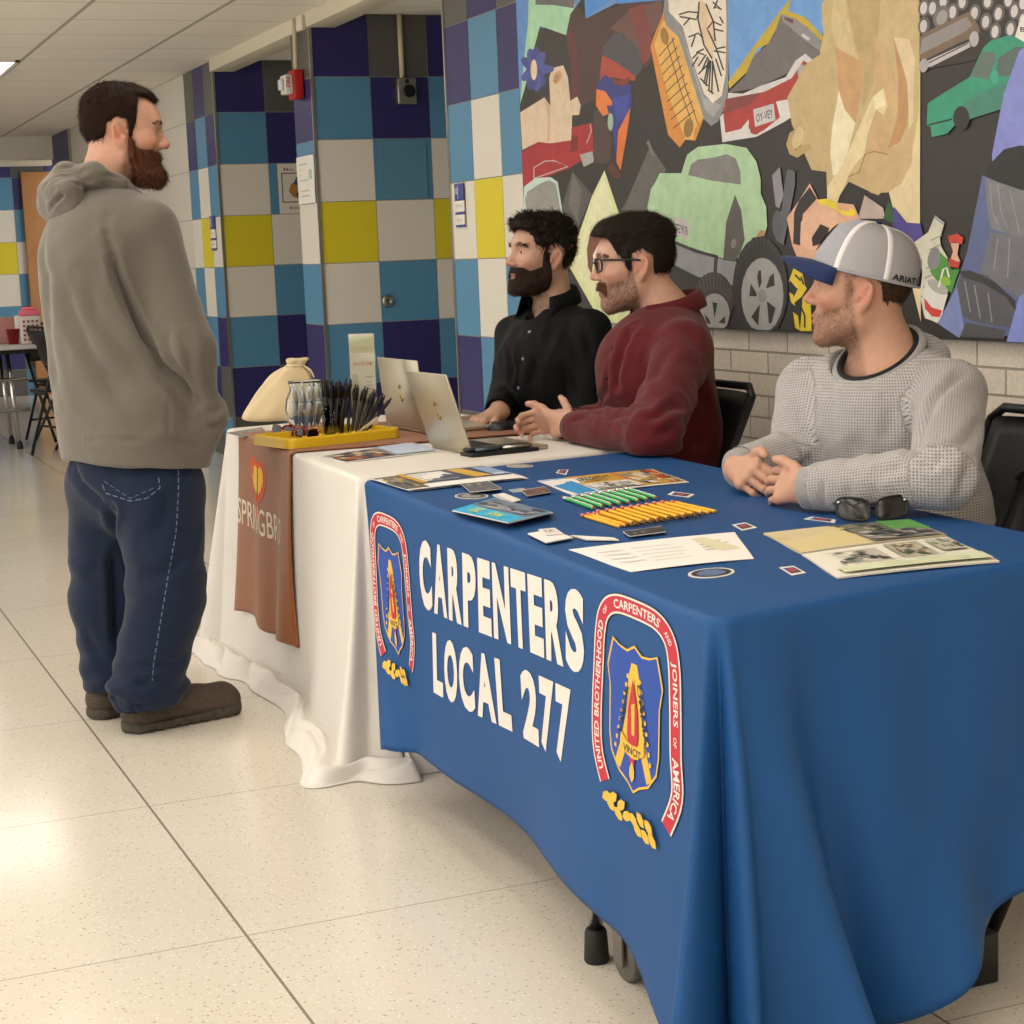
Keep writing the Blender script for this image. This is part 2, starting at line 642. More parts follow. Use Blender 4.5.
def build_mural():
    CR_ = dict(A=(640, 0, .1953), B=(640, 140, .1953), C=(824, 0, .1953), D=(824, 160, .1953), E=(510, 140, .1953), Z=(500, 0, .2344), M=(724, 0, .29297), N=(430, 0, .29297))
    cols, idx = [], {}
    mb = MB()
    layer = [0]

    def ci(c):
        if c not in idx:
            idx[c] = len(cols)
            cols.append(c)
        return idx[c]

    def pt(k, x, y):
        ox, oy, s = CR_[k]
        q = at(ox + x * s, oy + y * s, X=MUX)
        q[1] = min(max(q[1], 2.21), 6.438)
        q[2] = min(max(q[2], 1.0), ZC - .052)
        return q

    def put(P, c):
        layer[0] += 1
        o = np.array([-.00002 * layer[0], 0, 0])
        A = sum(P[i][1] * P[(i + 1) % len(P)][2] - P[(i + 1) % len(P)][1] * P[i][2] for i in range(len(P)))
        if A > 0:
            P = P[::-1]
        mb.raw([p + o for p in P], [tuple(range(len(P)))], ci(c))

    def nums(s):
        return [tuple(map(float, q.split(','))) for q in s.split()]

    def poly(k, c, s):
        put([pt(k, x, y) for x, y in nums(s)], c)

    def ell(k, c, x, y, rx, ry, rot=0):
        a = math.radians(rot)
        put([pt(k, x + rx * math.cos(t) * math.cos(a) - ry * math.sin(t) * math.sin(a), y + rx * math.cos(t) * math.sin(a) + ry * math.sin(t) * math.cos(a)) for t in np.linspace(0, 2 * PI, 22)[:-1]], c)

    def line(k, c, w, s, close=False):
        p = nums(s)
        if close:
            p.append(p[0])
        L, R_ = [], []
        for i, q in enumerate(p):
            a, b = np.array(p[max(i - 1, 0)]), np.array(p[min(i + 1, len(p) - 1)])
            d = unit(b - a)
            n = np.array([-d[1], d[0]]) * w / 2
            L.append(np.array(q) + n)
            R_.append(np.array(q) - n)
        layer[0] += 1
        o = np.array([-.00002 * layer[0], 0, 0])
        V = [pt(k, *q) + o for q in L] + [pt(k, *q) + o for q in R_]
        m = len(p)
        mb.raw(V, [(i, i + 1, m + i + 1, m + i) for i in range(m - 1)], ci(c))

    def txt(k, c, body, x0, y0, x1, y1, x2, y2, bold=.01):
        """text with baseline x0,y0 - x1,y1 and top-left x2,y2"""
        V, F = text_shape(body, bold, 2)
        V = V / [V[:, 0].max(), 1]
        layer[0] += 1
        o = np.array([-.00002 * layer[0], 0, 0])
        mb.raw([pt(k, x0 + a * (x1 - x0) + b * (x2 - x0), y0 + a * (y1 - y0) + b * (y2 - y0)) + o for a, b in V], F, ci(c))

    # the board: three butted panels, black painted edges
    y0, y1, zb, zt = 6.44, 2.2, .999, ZC - .05
    seam = (4.12, 4.12)
    for a, b in ((y0, 4.122), (4.118, y1)):
        mb.bb((MUX, b, zb), (WX - .002, a, zt), ci('2a2622'))
    mb.bb((MUX - .0001, 4.121, zb), (MUX + .004, 4.117, zt), ci('0c0b0a'))
    # dark field with brown smoke
    poly('Z', '6c94c8', '70,-180 560,-180 560,10 500,12 365,80 360,-20 300,60 130,150 85,420 82,430')
    poly('Z', '5d8ecb', '62,-60 125,-60 110,250 83,420 76,280')
    poly('Z', 'a8d5ae', '125,-60 290,-60 320,20 282,150 170,110 105,380 80,445 95,330 118,110')
    poly('Z', '6d6a68', '160,-60 325,-60 315,35 230,22 150,20')
    poly('Z', '4b332f', '330,20 365,80 500,25 560,0 700,0 700,160 640,270 570,330 420,420 300,470 280,160 300,60')
    poly('Z', '5e2f2b', '285,130 325,150 345,380 330,420 310,440 290,330')
    poly('Z', '6b4a44', '470,120 560,40 690,0 690,110 640,150 600,260 540,160')
    poly('Z', '7d3b36', '545,40 615,15 650,180 640,250 608,275 590,160')
    poly('Z', '4c8fd8', '365,-60 700,-60 700,0 500,16 490,-10 365,78')
    poly('Z', '34302d', '170,115 280,150 305,300 300,430 330,410 345,480 320,520 215,450 180,440 120,300')
    # left portrait and flower
    poly('Z', 'd9c2a6', '85,480 190,415 215,450 210,330 225,290 270,278 290,330 300,430 330,412 345,450 338,490 308,492 305,600 210,612 165,605 95,640')
    ell('Z', 'c79a72', 245, 330, 17, 30, 20)
    ell('Z', 'b08660', 243, 332, 9, 20, 20)
    poly('Z', 'c8ac8c', '190,415 215,450 212,600 200,605 205,500')
    for a in range(0, 360, 40):
        x, y = 150 + 42 * math.cos(math.radians(a)), 295 + 95 * math.sin(math.radians(a))
        ell('Z', '3f4787' if a % 80 else '4d559a', (150 + x) / 2, (295 + y) / 2, 60 if a % 180 == 0 else 48, 22, math.degrees(math.atan2(y - 295, x - 150)))
    ell('Z', 'e3cfa8', 145, 298, 14, 44, 0)
    # red car
    poly('Z', 'a3242a', '92,650 165,605 215,612 305,598 305,545 395,523 400,650 340,690 290,720 100,795')
    poly('Z', '74201f', '305,580 330,575 335,640 300,650')
    line('Z', 'b9aeac', 5, '145,760 145,715 190,688 230,685 290,710 145,762')
    poly('Z', 'a9a6a0', '340,660 395,645 402,690 358,712')
    line('Z', 'c9b6a8', 4, '385,530 390,560 370,610')
    poly('Z', '4a3a36', '400,470 440,470 480,600 470,690 440,700 400,690')
    # pale car at the lower edge, grey ghosts
    poly('E', 'c3d8cc', '72,240 130,195 210,190 245,215 270,370 330,420 345,470 290,560 260,420 100,400 70,350')
    poly('E', '93928b', '78,300 90,265 150,225 200,205 235,225 262,370 180,370 85,360')
    poly('E', '55524e', '265,350 320,160 420,280 350,450')
    poly('E', '6b6863', '300,330 322,170 370,260 345,420')
    # mask of red, blue and orange
    poly('Z', '4b4a50', '440,200 490,140 530,145 590,210 610,290 580,330 500,270 440,235')
    poly('Z', 'a8442f', '425,340 437,235 500,268 580,325 575,345 480,330')
    poly('Z', '7b3226', '470,330 500,345 560,330 540,370 490,360')
    poly('Z', '30387e', '425,345 450,318 480,340 500,370 560,360 566,440 545,520 510,560 498,680 480,560 470,500 425,480 412,380')
    poly('Z', '3b479a', '480,420 555,400 540,500 500,520')
    poly('Z', 'e07d36', '412,380 450,390 480,435 478,450 455,450 465,485 440,495 410,450')
    poly('Z', 'd5712f', '558,458 545,560 515,728 497,690 505,560 540,490')
    ell('Z', '9bb49a', 472, 520, 12, 38, 0)
    poly('Z', '5a2a20', '480,690 510,728 520,760 490,760 455,720')
    # grey haze with the light beam
    poly('E', '5f5c57', '720,30 600,310 570,360 740,360 800,150')
    poly('E', '77746f', '712,0 728,40 745,90 722,70 700,10')
    # yellow flame with a figure
    poly('E', 'd9dda4', '485,155 550,350 640,560 700,1010 470,1010 300,640 420,290')
    poly('E', 'e3e2b8', '485,165 520,300 500,600 430,800 330,640 430,300')
    poly('E', '7a4a32', '450,445 410,480 395,560 400,650 420,690 430,600 470,500 520,470')
    poly('E', 'e8d8c8', '470,500 425,590 440,680 500,700 560,560')
    # phone handset and clock shield
    poly('A', 'd08a3a', '110,95 120,60 180,160 215,235 330,600 285,720 235,715 205,755 145,690 55,240 70,190')
    poly('A', 'dfae5c', '118,100 205,190 330,600 280,660 275,715 235,715 150,500 75,230')
    line('A', '6b5136', 5, '135,210 215,480 265,620')
    line('A', '6b5136', 5, '165,190 235,450 300,640')
    for i in range(9):
        yy = 225 + 46 * i
        line('A', '4a3a2a', 5, '%d,%d %d,%d' % (98 + 9 * i, yy + 65, 180 + 13 * i, yy - 30))
    ell('A', '9a7434', 128, 185, 20, 45, -8)
    ell('A', '8f6d34', 250, 655, 24, 50, 8)
    poly('A', '8a898a', '135,-60 120,60 135,130 200,190 330,610 365,645 400,625 430,560 452,470 458,250 450,-60')
    poly('A', 'a5a4a4', '190,140 225,200 335,560 375,600 420,540 330,500 220,180')
    poly('A', 'e4d9c8', '145,-60 150,60 220,135 260,280 330,480 375,528 420,490 440,380 445,100 438,-60')
    poly('A', 'dfc4a4', '305,-10 340,20 375,100 385,200 375,300 330,220 305,100')
    for s_ in ('200,75 250,60 300,65', '205,85 290,100 300,70', '225,130 260,90', '250,190 300,170 325,195', '265,240 285,180', '290,270 330,250', '270,300 300,270 330,280',
               '375,10 420,50 380,35', '400,0 380,45', '345,150 375,110 420,130', '350,155 390,240 430,360', '380,260 440,270', '390,250 440,240 ', '300,340 340,280', '320,360 350,290',
               '300,380 350,330', '330,430 355,300', '340,440 360,310', '355,460 365,310', '370,475 375,310', '405,470 375,320', '310,400 350,440', '350,460 380,480', '420,390 390,300', '385,150 430,160',
               '430,120 410,85', '270,340 300,290 ', '305,10 300,100 330,230 372,300', '340,20 378,110 388,210'):
        line('A', '2b2926', 8, s_)
    # sky, yellow-edged roof and the red car with the plate
    poly('A', '6a9bd6', '452,-60 980,-60 960,60 935,190 760,60 640,230 460,440')
    poly('A', 'bfa52e', '780,-20 760,55 850,90 940,185 935,215 860,140 740,75 660,225 600,250 550,370 460,455 455,420 620,190')
    poly('A', '6b6867', '725,75 860,150 940,215 900,330 850,280 770,370 600,450 455,475 540,390 590,280 660,225 690,180')
    poly('A', '8a8789', '725,70 800,95 900,175 940,230 930,265 860,215 735,110')
    poly('A', '6a3a34', '740,85 790,100 785,122 745,100')
    poly('A', 'c9c7ca', '835,170 875,195 865,210 830,185')
    poly('A', 'a8342c', '430,560 450,500 600,470 760,400 830,310 905,345 900,370 830,490 700,520 720,600 600,690 560,650 440,680')
    poly('A', '7d3a34', '450,500 640,455 560,540 440,580')
    poly('A', 'cfccca', '455,475 530,480 620,440 750,395 800,310 850,275 910,325 895,345 840,310 780,400 640,470 450,505')
    poly('A', 'd5d1cd', '412,600 430,580 440,680 520,660 565,605 570,680 600,690 720,600 700,520 830,495 825,570 740,625 600,700 425,728')
    poly('A', 'a8342c', '560,600 560,655 585,690 640,665 720,600 705,540 690,530 590,560')
    ell('A', 'a9a4a6', 835, 375, 24, 45, -5)
    poly('A', 'c4c0bf', '583,560 688,530 697,615 592,650')
    txt('A', '3b3836', 'OY-VEY', 600, 628, 685, 600, 596, 585, .01)
    # draped cream form
    poly('C', 'c3ad7c', '-10,20 50,-60 490,-60 497,330 495,1040 460,1040 495,1610 330,960 280,1000 130,930 80,1010 20,1000 15,870 -60,870 -160,640 -185,500 -90,330 -20,280 0,180')
    poly('C', 'bfa878', '-20,280 -90,330 -185,500 -160,640 -60,870 20,880 40,700 80,480 40,250')
    poly('C', 'd9c79c', '490,560 497,330 495,1040 500,1650 330,960 400,940 450,820')
    poly('C', 'cdb98a', '60,-60 100,-60 160,260 190,330 60,230 40,100')
    poly('C', 'c49a6a', '60,240 190,310 205,420 165,630 110,560 80,460')
    poly('C', 'b8a06e', '110,-60 300,-60 260,420 200,560 205,380 150,160')
    poly('C', 'c6a676', '260,180 330,260 370,420 350,600 330,770 220,780 270,420')
    poly('C', 'bb8f5c', '360,190 410,300 440,520 430,640 390,730 330,760 380,600 385,420')
    poly('C', 'd8c49c', '360,190 440,200 470,300 460,620 440,660 430,420')
    poly('C', 'c4a77a', '230,790 300,770 400,740 460,680 455,830 400,940 330,985 250,990 130,910 200,860')
    poly('C', 'e6dcb8', '80,465 110,560 165,630 120,800 110,870 50,900 35,780 45,660')
    poly('C', 'ddcb9c', '250,500 310,450 330,540 310,590 270,560 230,680 210,790 150,860 85,1000 60,1080 20,1050 20,960 100,840')
    poly('C', 'e9dcb2', '260,490 300,460 320,540 265,560')
    line('C', '9a7448', 6, '130,905 185,880 215,790 260,775 330,790')
    # handle loop of the form
    poly('A', 'b79a66', '830,640 770,680 752,740 770,790 810,808 850,780 880,760 870,735 830,745 800,770 785,730 800,690 850,665')
    ell('A', 'cbb886', 812, 705, 26, 60, 15)
    # pale green truck
    poly('B', 'abcba2', '215,170 245,75 300,35 440,20 550,40 600,110 622,200 622,275 650,340 655,440 640,490 580,500 530,600 440,610 180,520 40,350 60,250 80,220 105,170')
    poly('B', '7c7a77', '250,180 265,125 300,100 380,90 450,72 495,95 518,160 520,228 380,210')
    poly('B', '5b5955', '490,280 522,360 540,510 520,570 490,625 430,610 445,420')
    ell('B', '807d78', 483, 530, 14, 26, 10)
    poly('B', 'c1b7bc', '178,395 256,415 250,510 178,480')
    txt('B', '4c484c', 'ISTZ*R7B', 180, 468, 248, 490, 180, 422, .01)
    poly('B', '8f9094', '150,510 440,615 500,625 480,745 300,700 180,640')
    line('B', '3a3834', 16, '150,510 290,570 400,598')
    line('B', '3a3834', 18, '395,590 388,680')
    poly('B', 'b58a62', '620,460 650,465 640,492 600,495')
    # wheels
    ell('B', '3b3936', 380, 820, 105, 145, 0)
    for a in range(200, 345, 12):
        c_, s_ = math.cos(math.radians(a)), math.sin(math.radians(a))
        line('B', '565350', 6, '%d,%d %d,%d' % (380 + 75 * c_, 850 + 80 * s_, 380 + 100 * c_, 820 + 140 * s_))
    ell('B', '9b9a98', 387, 890, 76, 105, 0)
    for t in (('335,890 360,920 365,945 345,935'), ('375,830 400,835 395,870 385,910'), ('405,935 440,900 440,940')):
        poly('B', '2a2825', t)
    ell('B', '2e2c2a', 620, 760, 142, 265, 0)
    for a in range(190, 352, 9):
        c_, s_ = math.cos(math.radians(a)), math.sin(math.radians(a))
        line('B', '45423f', 7, '%d,%d %d,%d' % (620 + 122 * c_, 765 + 235 * s_, 620 + 141 * c_, 760 + 264 * s_))
    ell('B', 'a3a2a1', 632, 795, 108, 192, 0)
    for t in (('612,670 625,665 628,730 615,760 605,700'), ('690,680 670,700 650,760 695,745'), ('572,735 600,780 605,800 565,800'), ('620,840 575,905 610,950'), ('655,825 700,860 680,935 665,940')):
        poly('B', '2a2825', t)
    ell('B', '8f8e8c', 632, 798, 22, 36, 0)
    # knives, pop-art head
    poly('B', '8b8a90', '682,180 722,138 740,280 720,350 700,340')
    poly('B', '5c5d63', '760,150 800,160 800,230 740,540 700,510 690,400 730,360 745,230')
    ell('B', '56575e', 708, 430, 26, 70, 0)
    poly('B', 'dba98a', '875,222 905,280 920,310 1100,330 1200,560 1000,720 860,720 785,540 757,400 820,310')
    poly('B', '2a2522', '875,240 912,300 840,380 825,540 790,530 795,370 820,310')
    poly('B', 'e3b496', '830,420 900,340 960,330 1060,420 1100,540 860,560 825,520')
    poly('B', '2f1d1c', '930,430 975,450 960,520 890,545 885,500')
    poly('B', 'e4cd32', '915,305 960,300 1010,320 1020,350 960,330 930,335')
    poly('D', 'e9cf2e', '0,205 30,215 70,215 70,250 130,265 140,245 170,265 160,285 110,285 60,250 20,235')
    poly('B', '1f1c19', '760,640 900,640 900,985 790,970')
    for t in ('795,650 830,655 850,740 810,760 775,720 765,730', '835,720 860,760 835,800 800,830 785,820', '840,800 880,840 885,978 825,978 835,860', '770,780 790,790 800,850 780,830', '790,880 815,900 825,975 800,960'):
        poly('B', 'e3c92d', t)
    for t in ('800,690 830,720', '820,830 850,900 850,960', '845,740 830,700'):
        line('B', '1f1c19', 9, t)
    # things beside the cap
    poly('D', 'b7a59d', '215,180 310,245 320,300 180,300')
    poly('D', '2f5a30', '335,210 365,250 370,330 310,300')
    poly('D', '4a3f86', '365,240 430,320 500,325 520,400 470,430 360,340')
    poly('D', 'c9c6b2', '575,285 625,320 600,400 605,440 640,500 600,640 640,690 585,835 520,800 495,680 510,520 470,420 540,370')
    for i in range(7):
        line('D', '8f8c78', 6, '%d,%d %d,%d' % (505 + 8 * i, 700 - 48 * i, 550 + 10 * i, 685 - 50 * i))
    poly('D', '98a09c', '575,283 625,320 620,335 572,300')
    poly('D', '4b8a34', '590,460 640,510 660,560 700,560 660,680 600,640 550,570')
    ell('D', '7f8080', 570, 505, 32, 60, 10)
    poly('D', 'c73f2a', '642,390 690,375 722,400 712,432 680,420 650,425')
    poly('D', 'd8a88c', '655,425 700,425 690,480 705,520 650,520 668,470')
    poly('D', 'c03a28', '645,500 690,520 708,515 695,552 650,545')
    line('D', '5a3a22', 5, '685,385 690,365')
    poly('D', 'd8d5cc', '530,620 640,690 600,835 525,810 510,720')
    ell('D', 'a7a79f', 590, 650, 60, 28, 32)
    poly('D', 'cc3b2c', '520,705 560,755 612,770 600,805 560,800 525,760')
    line('D', 'e2ddd6', 9, '595,650 618,560 635,550 648,600')
    ell('D', '86b52f', 630, 620, 28, 22, 30)
    # small cars over the dotted field
    poly('C', '2b2623', '497,-60 1100,-60 1100,250 497,360')
    for i, (x, y) in enumerate(((520, 40), (565, 40), (620, 5), (668, 60), (718, 8), (848, 5), (780, 65), (903, 68), (985, 55), (838, 110), (886, 160), (965, 148), (520, 132), (955, 0), (1030, 15), (1030, 100))):
        ell('C', '5f5a58', x, y, 30, 46, 8)
        ell('C', 'c6c0be', x - 2, y + 2, 18, 32, 8)
    ell('C', '6d6866', 610, 85, 40, 60, 20)
    ell('C', '9a9694', 612, 90, 26, 40, 20)
    poly('C', '75614e', '497,190 560,150 750,60 800,130 808,165 780,190 700,220 520,310 497,300')
    poly('C', '8a8583', '510,200 740,85 770,130 720,170 500,280')
    poly('C', 'b9b4b3', '540,310 750,215 760,240 700,270 560,340 525,345')
    line('C', '3b3634', 6, '545,322 745,222')
    ell('C', 'a8a3a2', 520, 335, 22, 36, 5)
    ell('C', 'b0abaa', 778, 200, 24, 40, 5)
    # teal car
    poly('C', '2f8f72', '1100,180 940,185 860,210 825,245 755,395 600,490 540,530 535,640 555,650 560,702 640,685 680,640 750,610 1100,500')
    poly('C', '3f7d6b', '690,560 800,480 950,420 1100,360 1100,500 750,612')
    poly('C', '5c6b66', '825,262 885,270 890,300 850,408 762,390')
    poly('C', '53625d', '900,300 990,240 1100,240 1100,380 890,390')
    line('C', '23211e', 9, '545,640 665,610')
    ell('C', '24211e', 712, 605, 42, 62, 0)
    ell('C', '3aa184', 885, 395, 20, 36, 0)
    # lilac side with the grey seats
    poly('C', '7f86c8', '1010,260 1250,120 1250,1600 900,1600 870,790 930,480')
    poly('D', '59648c', '820,80 1200,80 1200,960 940,900 700,880 600,840 690,620 740,480')
    poly('D', '7a86b8', '590,835 690,650 730,880 700,910')
    poly('C', '1f1d1b', '840,860 930,765 1010,745 1300,760 1300,1120 830,900')
    poly('D', '77777c', '835,90 1010,150 1300,230 1300,460 1000,390 860,350 840,200')
    poly('D', '6c6c73', '860,370 1000,385 1300,440 1300,700 1000,700 810,580')
    poly('D', '54535a', '720,565 850,590 1000,760 960,860 780,830 720,800 690,640')
    poly('D', '2e2c2d', '700,570 760,565 880,620 990,720 995,780 940,700 820,630 720,600')
    poly('D', '4d4c50', '735,830 790,840 940,870 930,915 705,905')
    for s_ in ('860,120 870,260 900,330', '900,120 915,260 950,350', '960,150 985,260 1010,370', '900,400 880,560', '960,400 950,600', '730,620 760,780', '780,640 810,810', '850,680 870,830'):
        line('D', '8d8c92', 6, s_)
    poly('D', '7d8bcf', '1010,700 1100,640 1200,1000 945,960')
    poly('M', 'dcd6cc', '1020,60 1060,40 1060,160 1000,125')
    txt('M', '2c2622', 'B', 1018, 108, 1036, 110, 1018, 92, .02)
    ms = []
    for c in cols:
        t = NT('mural_paint')
        l_ = [x * 1.0 for x in lin(c)[:3]]
        r = t.ramp(t.noise(22, 5, .65), [(.25, [x * .84 for x in l_]), (.75, [min(1, x * 1.12) for x in l_])])
        t.l(r, t.b.inputs['Base Color'])
        t.b.inputs['Roughness'].default_value = .5
        t.bump(t.noise(300, 2), .15, .001)
        ms.append(t.m)
    o = mb.build('mural', ms)
    o['skipnote'] = ''
    del o['skipnote']
    tag(o, 'long painted mural of cars, faces and draped forms hung on the white brick wall', 'mural')


build_mural()
# ==================================================================== tables
ZT = .73


def fabric_mat(name, col, scale=900, sheen=.2, rough=.75, col2=None, spec=.3):
    t = NT(name)
    n1 = t.noise(3.5, 3)
    c2 = col2 or col
    c = t.ramp(n1, [(.3, [x * .96 for x in lin(col)[:3]]), (.7, [min(1, x * 1.04) for x in lin(c2)[:3]])])
    t.l(c, t.b.inputs['Base Color'])
    t.b.inputs['Roughness'].default_value = rough
    t.b.inputs['Specular IOR Level'].default_value = spec
    t.b.inputs['Sheen Weight'].default_value = sheen
    t.b.inputs['Sheen Roughness'].default_value = .5
    t.bump(t.noise(scale, 2), .25, .0006)
    return t.m


BLUE = fabric_mat('blue_polyester', '1a4a80', sheen=.0, rough=.55, spec=.22)
WHITE_CL = fabric_mat('white_linen', 'd6d0c8', sheen=.05, rough=.8)
BROWN = fabric_mat('brown_satin', '8a4f25', sheen=.15, rough=.5)
PAPERW = mat('white_paper', 'efece6', .6)
INK_W = mat('white_print', 'd9d2c8', .7)
INK_R = mat('red_print', 'b7283a', .7)
INK_Y = mat('yellow_print', 'd8ae3a', .7)
INK_B = mat('royal_print', '21479a', .7)
INK_K = mat('dark_print', '1c2733', .7)
STEEL = mat('chrome', 'c9c9cc', .18, 1.)
RUBBER = mat('black_rubber', '191816', .6)
BLACKP = mat('black_plastic', '161617', .35)


def ring_of(quad, rad, nper, ncorner):
    """rounded outline of a corner list (counter-clockwise); returns positions, outward normals, corner weight, corner index + phase"""
    P, N, W, ID = [], [], [], []
    q = [np.array(p, float) for p in quad]
    m = len(q)
    for i in range(m):
        a, b, c = q[i - 1], q[i], q[(i + 1) % m]
        d0, d1 = unit(b - a), unit(c - b)
        n0, n1 = np.array([d0[1], -d0[0]]), np.array([d1[1], -d1[0]])
        # corner arc
        half = math.acos(np.clip(n0 @ n1, -1, 1)) / 2
        ctr = b - unit(n0 + n1) * rad / math.cos(half)
        for k in range(ncorner):
            t = k / (ncorner - 1)
            a0 = math.atan2(n0[1], n0[0])
            n = np.array([math.cos(a0 + 2 * half * t), math.sin(a0 + 2 * half * t)])
            P.append(ctr + n * rad)
            N.append(n)
            W.append(1)
            ID.append((i, t))
        a1, d = q[(i + 1) % m], q[(i + 2) % m]
        e0, e1 = unit(a1 - b), unit(d - a1)
        nn1 = np.array([e1[1], -e1[0]])
        hf = math.acos(np.clip(n1 @ nn1, -1, 1)) / 2
        p0 = ctr + n1 * rad
        p1 = a1 - unit(n1 + nn1) * rad / math.cos(hf) + n1 * rad
        for k in range(1, nper):
            t = k / nper
            P.append(p0 + (p1 - p0) * t)
            N.append(n1)
            W.append(0)
            ID.append((i + .5, t))
    return np.array(P), np.array(N), ID


def cloth(name, quad, ztop, drop_fn, off_fn, material, nper=60, ncorner=26, nv=44, thick=True, puddle=None):
    """table cover: flat top, soft rounded edge, hanging skirt. drop_fn(i, t) hem height; off_fn(i, t, v) outward offset"""
    P, N, ID = ring_of(quad, .03, nper, ncorner)
    n = len(P)
    V = []
    er = .012
    rows = []
    cen = P.mean(0)
    # top: rings towards the centre
    for f in (.03, .3, .6, .85, .97):
        rows.append([(*(cen + (P[i] - N[i] * er - cen) * f), ztop) for i in range(n)])
    for a in (0, .35, .7, 1.0):
        an = a * PI / 2
        rows.append([(*(P[i] - N[i] * er * (1 - math.sin(an))), ztop - er * (1 - math.cos(an))) for i in range(n)])
    for j in range(1, nv + 1):
        v = (j / nv)
        row = []
        for i in range(n):
            zh = drop_fn(*ID[i])
            o, side = off_fn(ID[i][0], ID[i][1], v)
            tang = np.array([-N[i][1], N[i][0]])
            xy = P[i] + N[i] * o + tang * side
            row.append((*xy, (ztop - er) + (zh - (ztop - er)) * v))
        rows.append(row)
    if puddle:
        for row in puddle(P, N, ID, np.array(rows[-1])):
            rows.append(row)
    V = [p for r_ in rows for p in r_]
    F = []
    for j in range(len(rows) - 1):
        for i in range(n):
            k = (i + 1) % n
            F.append((j * n + i, (j + 1) * n + i, (j + 1) * n + k, j * n + k))
    F.append(tuple(range(n)))
    o = mesh_obj(name, V, F, material, None, (*cen, 0), smooth=True)
    if thick:
        md = o.modifiers.new('thickness', 'SOLIDIFY')
        md.thickness = .0012
        md.offset = -1
    return o


# ---- blue table: corners (front = side towards the hallway)
BA, BB_, BC, BD = (1.212, 2.215), (1.309, 4.131), (2.111, 4.236), (2.045, 2.37)
quadB = [BA, BD, BC, BB_]      # counter-clockwise seen from above
QB = [np.array(p) for p in quadB]


def blue_drop(i, t):
    # edges: .5 end towards camera, 1.5 far side, 2.5 far end, 3.5 front
    e = .02
    if i == 3.5:
        return .142 + .02 * math.sin(t * 3 + .2) - .07 * smoothstep(.84, 1.0, t) - .0 * t
    if i == 0:
        return .085 - .04 * t - .03 * math.sin(PI * t)
    if i == .5:
        return .045 - .045 * smoothstep(0, .25, t) + .22 * smoothstep(.12, .75, t)
    if i == 3:
        return .10 + .04 * t
    if i == 2.5:
        return .10 + .56 * (1 - smoothstep(.0, .3, t))
    if i == .5:
        return .045 + .17 * smoothstep(.1, .95, t)
    if i == 1:
        return .225 + .435 * smoothstep(.2, 1, t)
    return .66


def blue_off(i, t, v):
    def front(u):
        # u: 0 at the far end, 1 at the near corner
        a = .012 * v + .016 * v * math.sin(u * 7.5 + 1.2) * v + .008 * v * math.sin(u * 17 + 2.0 * v)
        a += .035 * v ** 1.5 * smoothstep(.82, 1.0, u)
        a += .03 * v ** 1.2 * (1 - smoothstep(0, .10, u))
        return a

    def end(w):
        # w: 0 at the near corner, 1 at the seats
        a = .05 * v + .065 * v ** 1.3 * math.exp(-((w - .30 - .16 * v) / .13) ** 2) - .010 * v * math.exp(-((w - .44 - .16 * v) / .08) ** 2) + .018 * v * math.exp(-((w - .62 - .05 * v) / .10) ** 2)
        a += .13 * v ** 1.4 * math.exp(-((w - .05 - .10 * v) / .07) ** 2)
        a -= .08 * v * math.exp(-((w - .16 - .10 * v) / .06) ** 2)
        a += .012 * v * math.sin(w * 21 + 4 * v)
        return a
    SK = .26 * v ** 1.1
    if i == 3.5:
        return front(t), SK * (1 - smoothstep(0, .25, t))
    if i == .5:
        return end(t), .02 * v * math.sin(w_ * 9) if (w_ := t) is not None else 0
    if i == 0:
        # two sharp flutes with a deep fold between
        b = front(1.0) * (1 - smoothstep(0, 1, t)) + end(0.0) * smoothstep(0, 1, t)
        r1 = math.exp(-((t - .22) / .13) ** 2)
        vl = math.exp(-((t - .52) / .12) ** 2)
        r2 = math.exp(-((t - .80) / .12) ** 2)
        k = v ** .9
        return b + k * (.085 * r1 - .075 * vl + .05 * r2), k * (.03 * r1)
    if i == 3:
        return -SK * math.cos(t * PI / 2) + front(0) * t, SK * math.sin(t * PI / 2)
    if i == 2.5:
        return -SK * smoothstep(.3, 1, t), 0
    return .02 * v + .01 * v * math.sin(t * 16), 0


BT = cloth('tablecloth', quadB, ZT, blue_drop, blue_off, BLUE)
tag(BT, 'royal blue tablecloth printed CARPENTERS LOCAL 277 over the near table', 'tablecloth')


def blue_front(u, z, out=.0016):
    """point of the printed front: u = 0 far end .. 1 near corner"""
    v = np.clip((ZT - .012 - z) / (ZT - .012 - blue_drop(3.5, u)), 0, 1)
    o, sd = blue_off(3.5, u, v)
    B0, A0 = np.array(BB_), np.array(BA)
    d = unit(A0 - B0)
    n = np.array([d[1], -d[0]])
    p = B0 + d * .03 + (A0 - B0 - d * .06) * u + n * (o + out) + d * sd
    return np.array([p[0], p[1], z])


FL = np.linalg.norm(np.array(BA) - np.array(BB_)) - .06


def on_front(mb, V, F, u0, z0, mi, out):
    """place 2D shapes in metres (x to the right seen from the hallway) on the front"""
    W = [blue_front(u0 + x / FL, z0 + y, out) for x, y in V]
    mb.raw(W, F, mi)


def fy(Y):
    return (BB_[1] - .03 - Y) / (BB_[1] - BA[1] - .06)


def resample(P, step):
    out = []
    n = len(P)
    for i in range(n):
        a, b = np.array(P[i]), np.array(P[(i + 1) % n])
        k = max(1, int(np.linalg.norm(b - a) / step))
        for j in range(k):
            out.append(a + (b - a) * j / k)
    return out


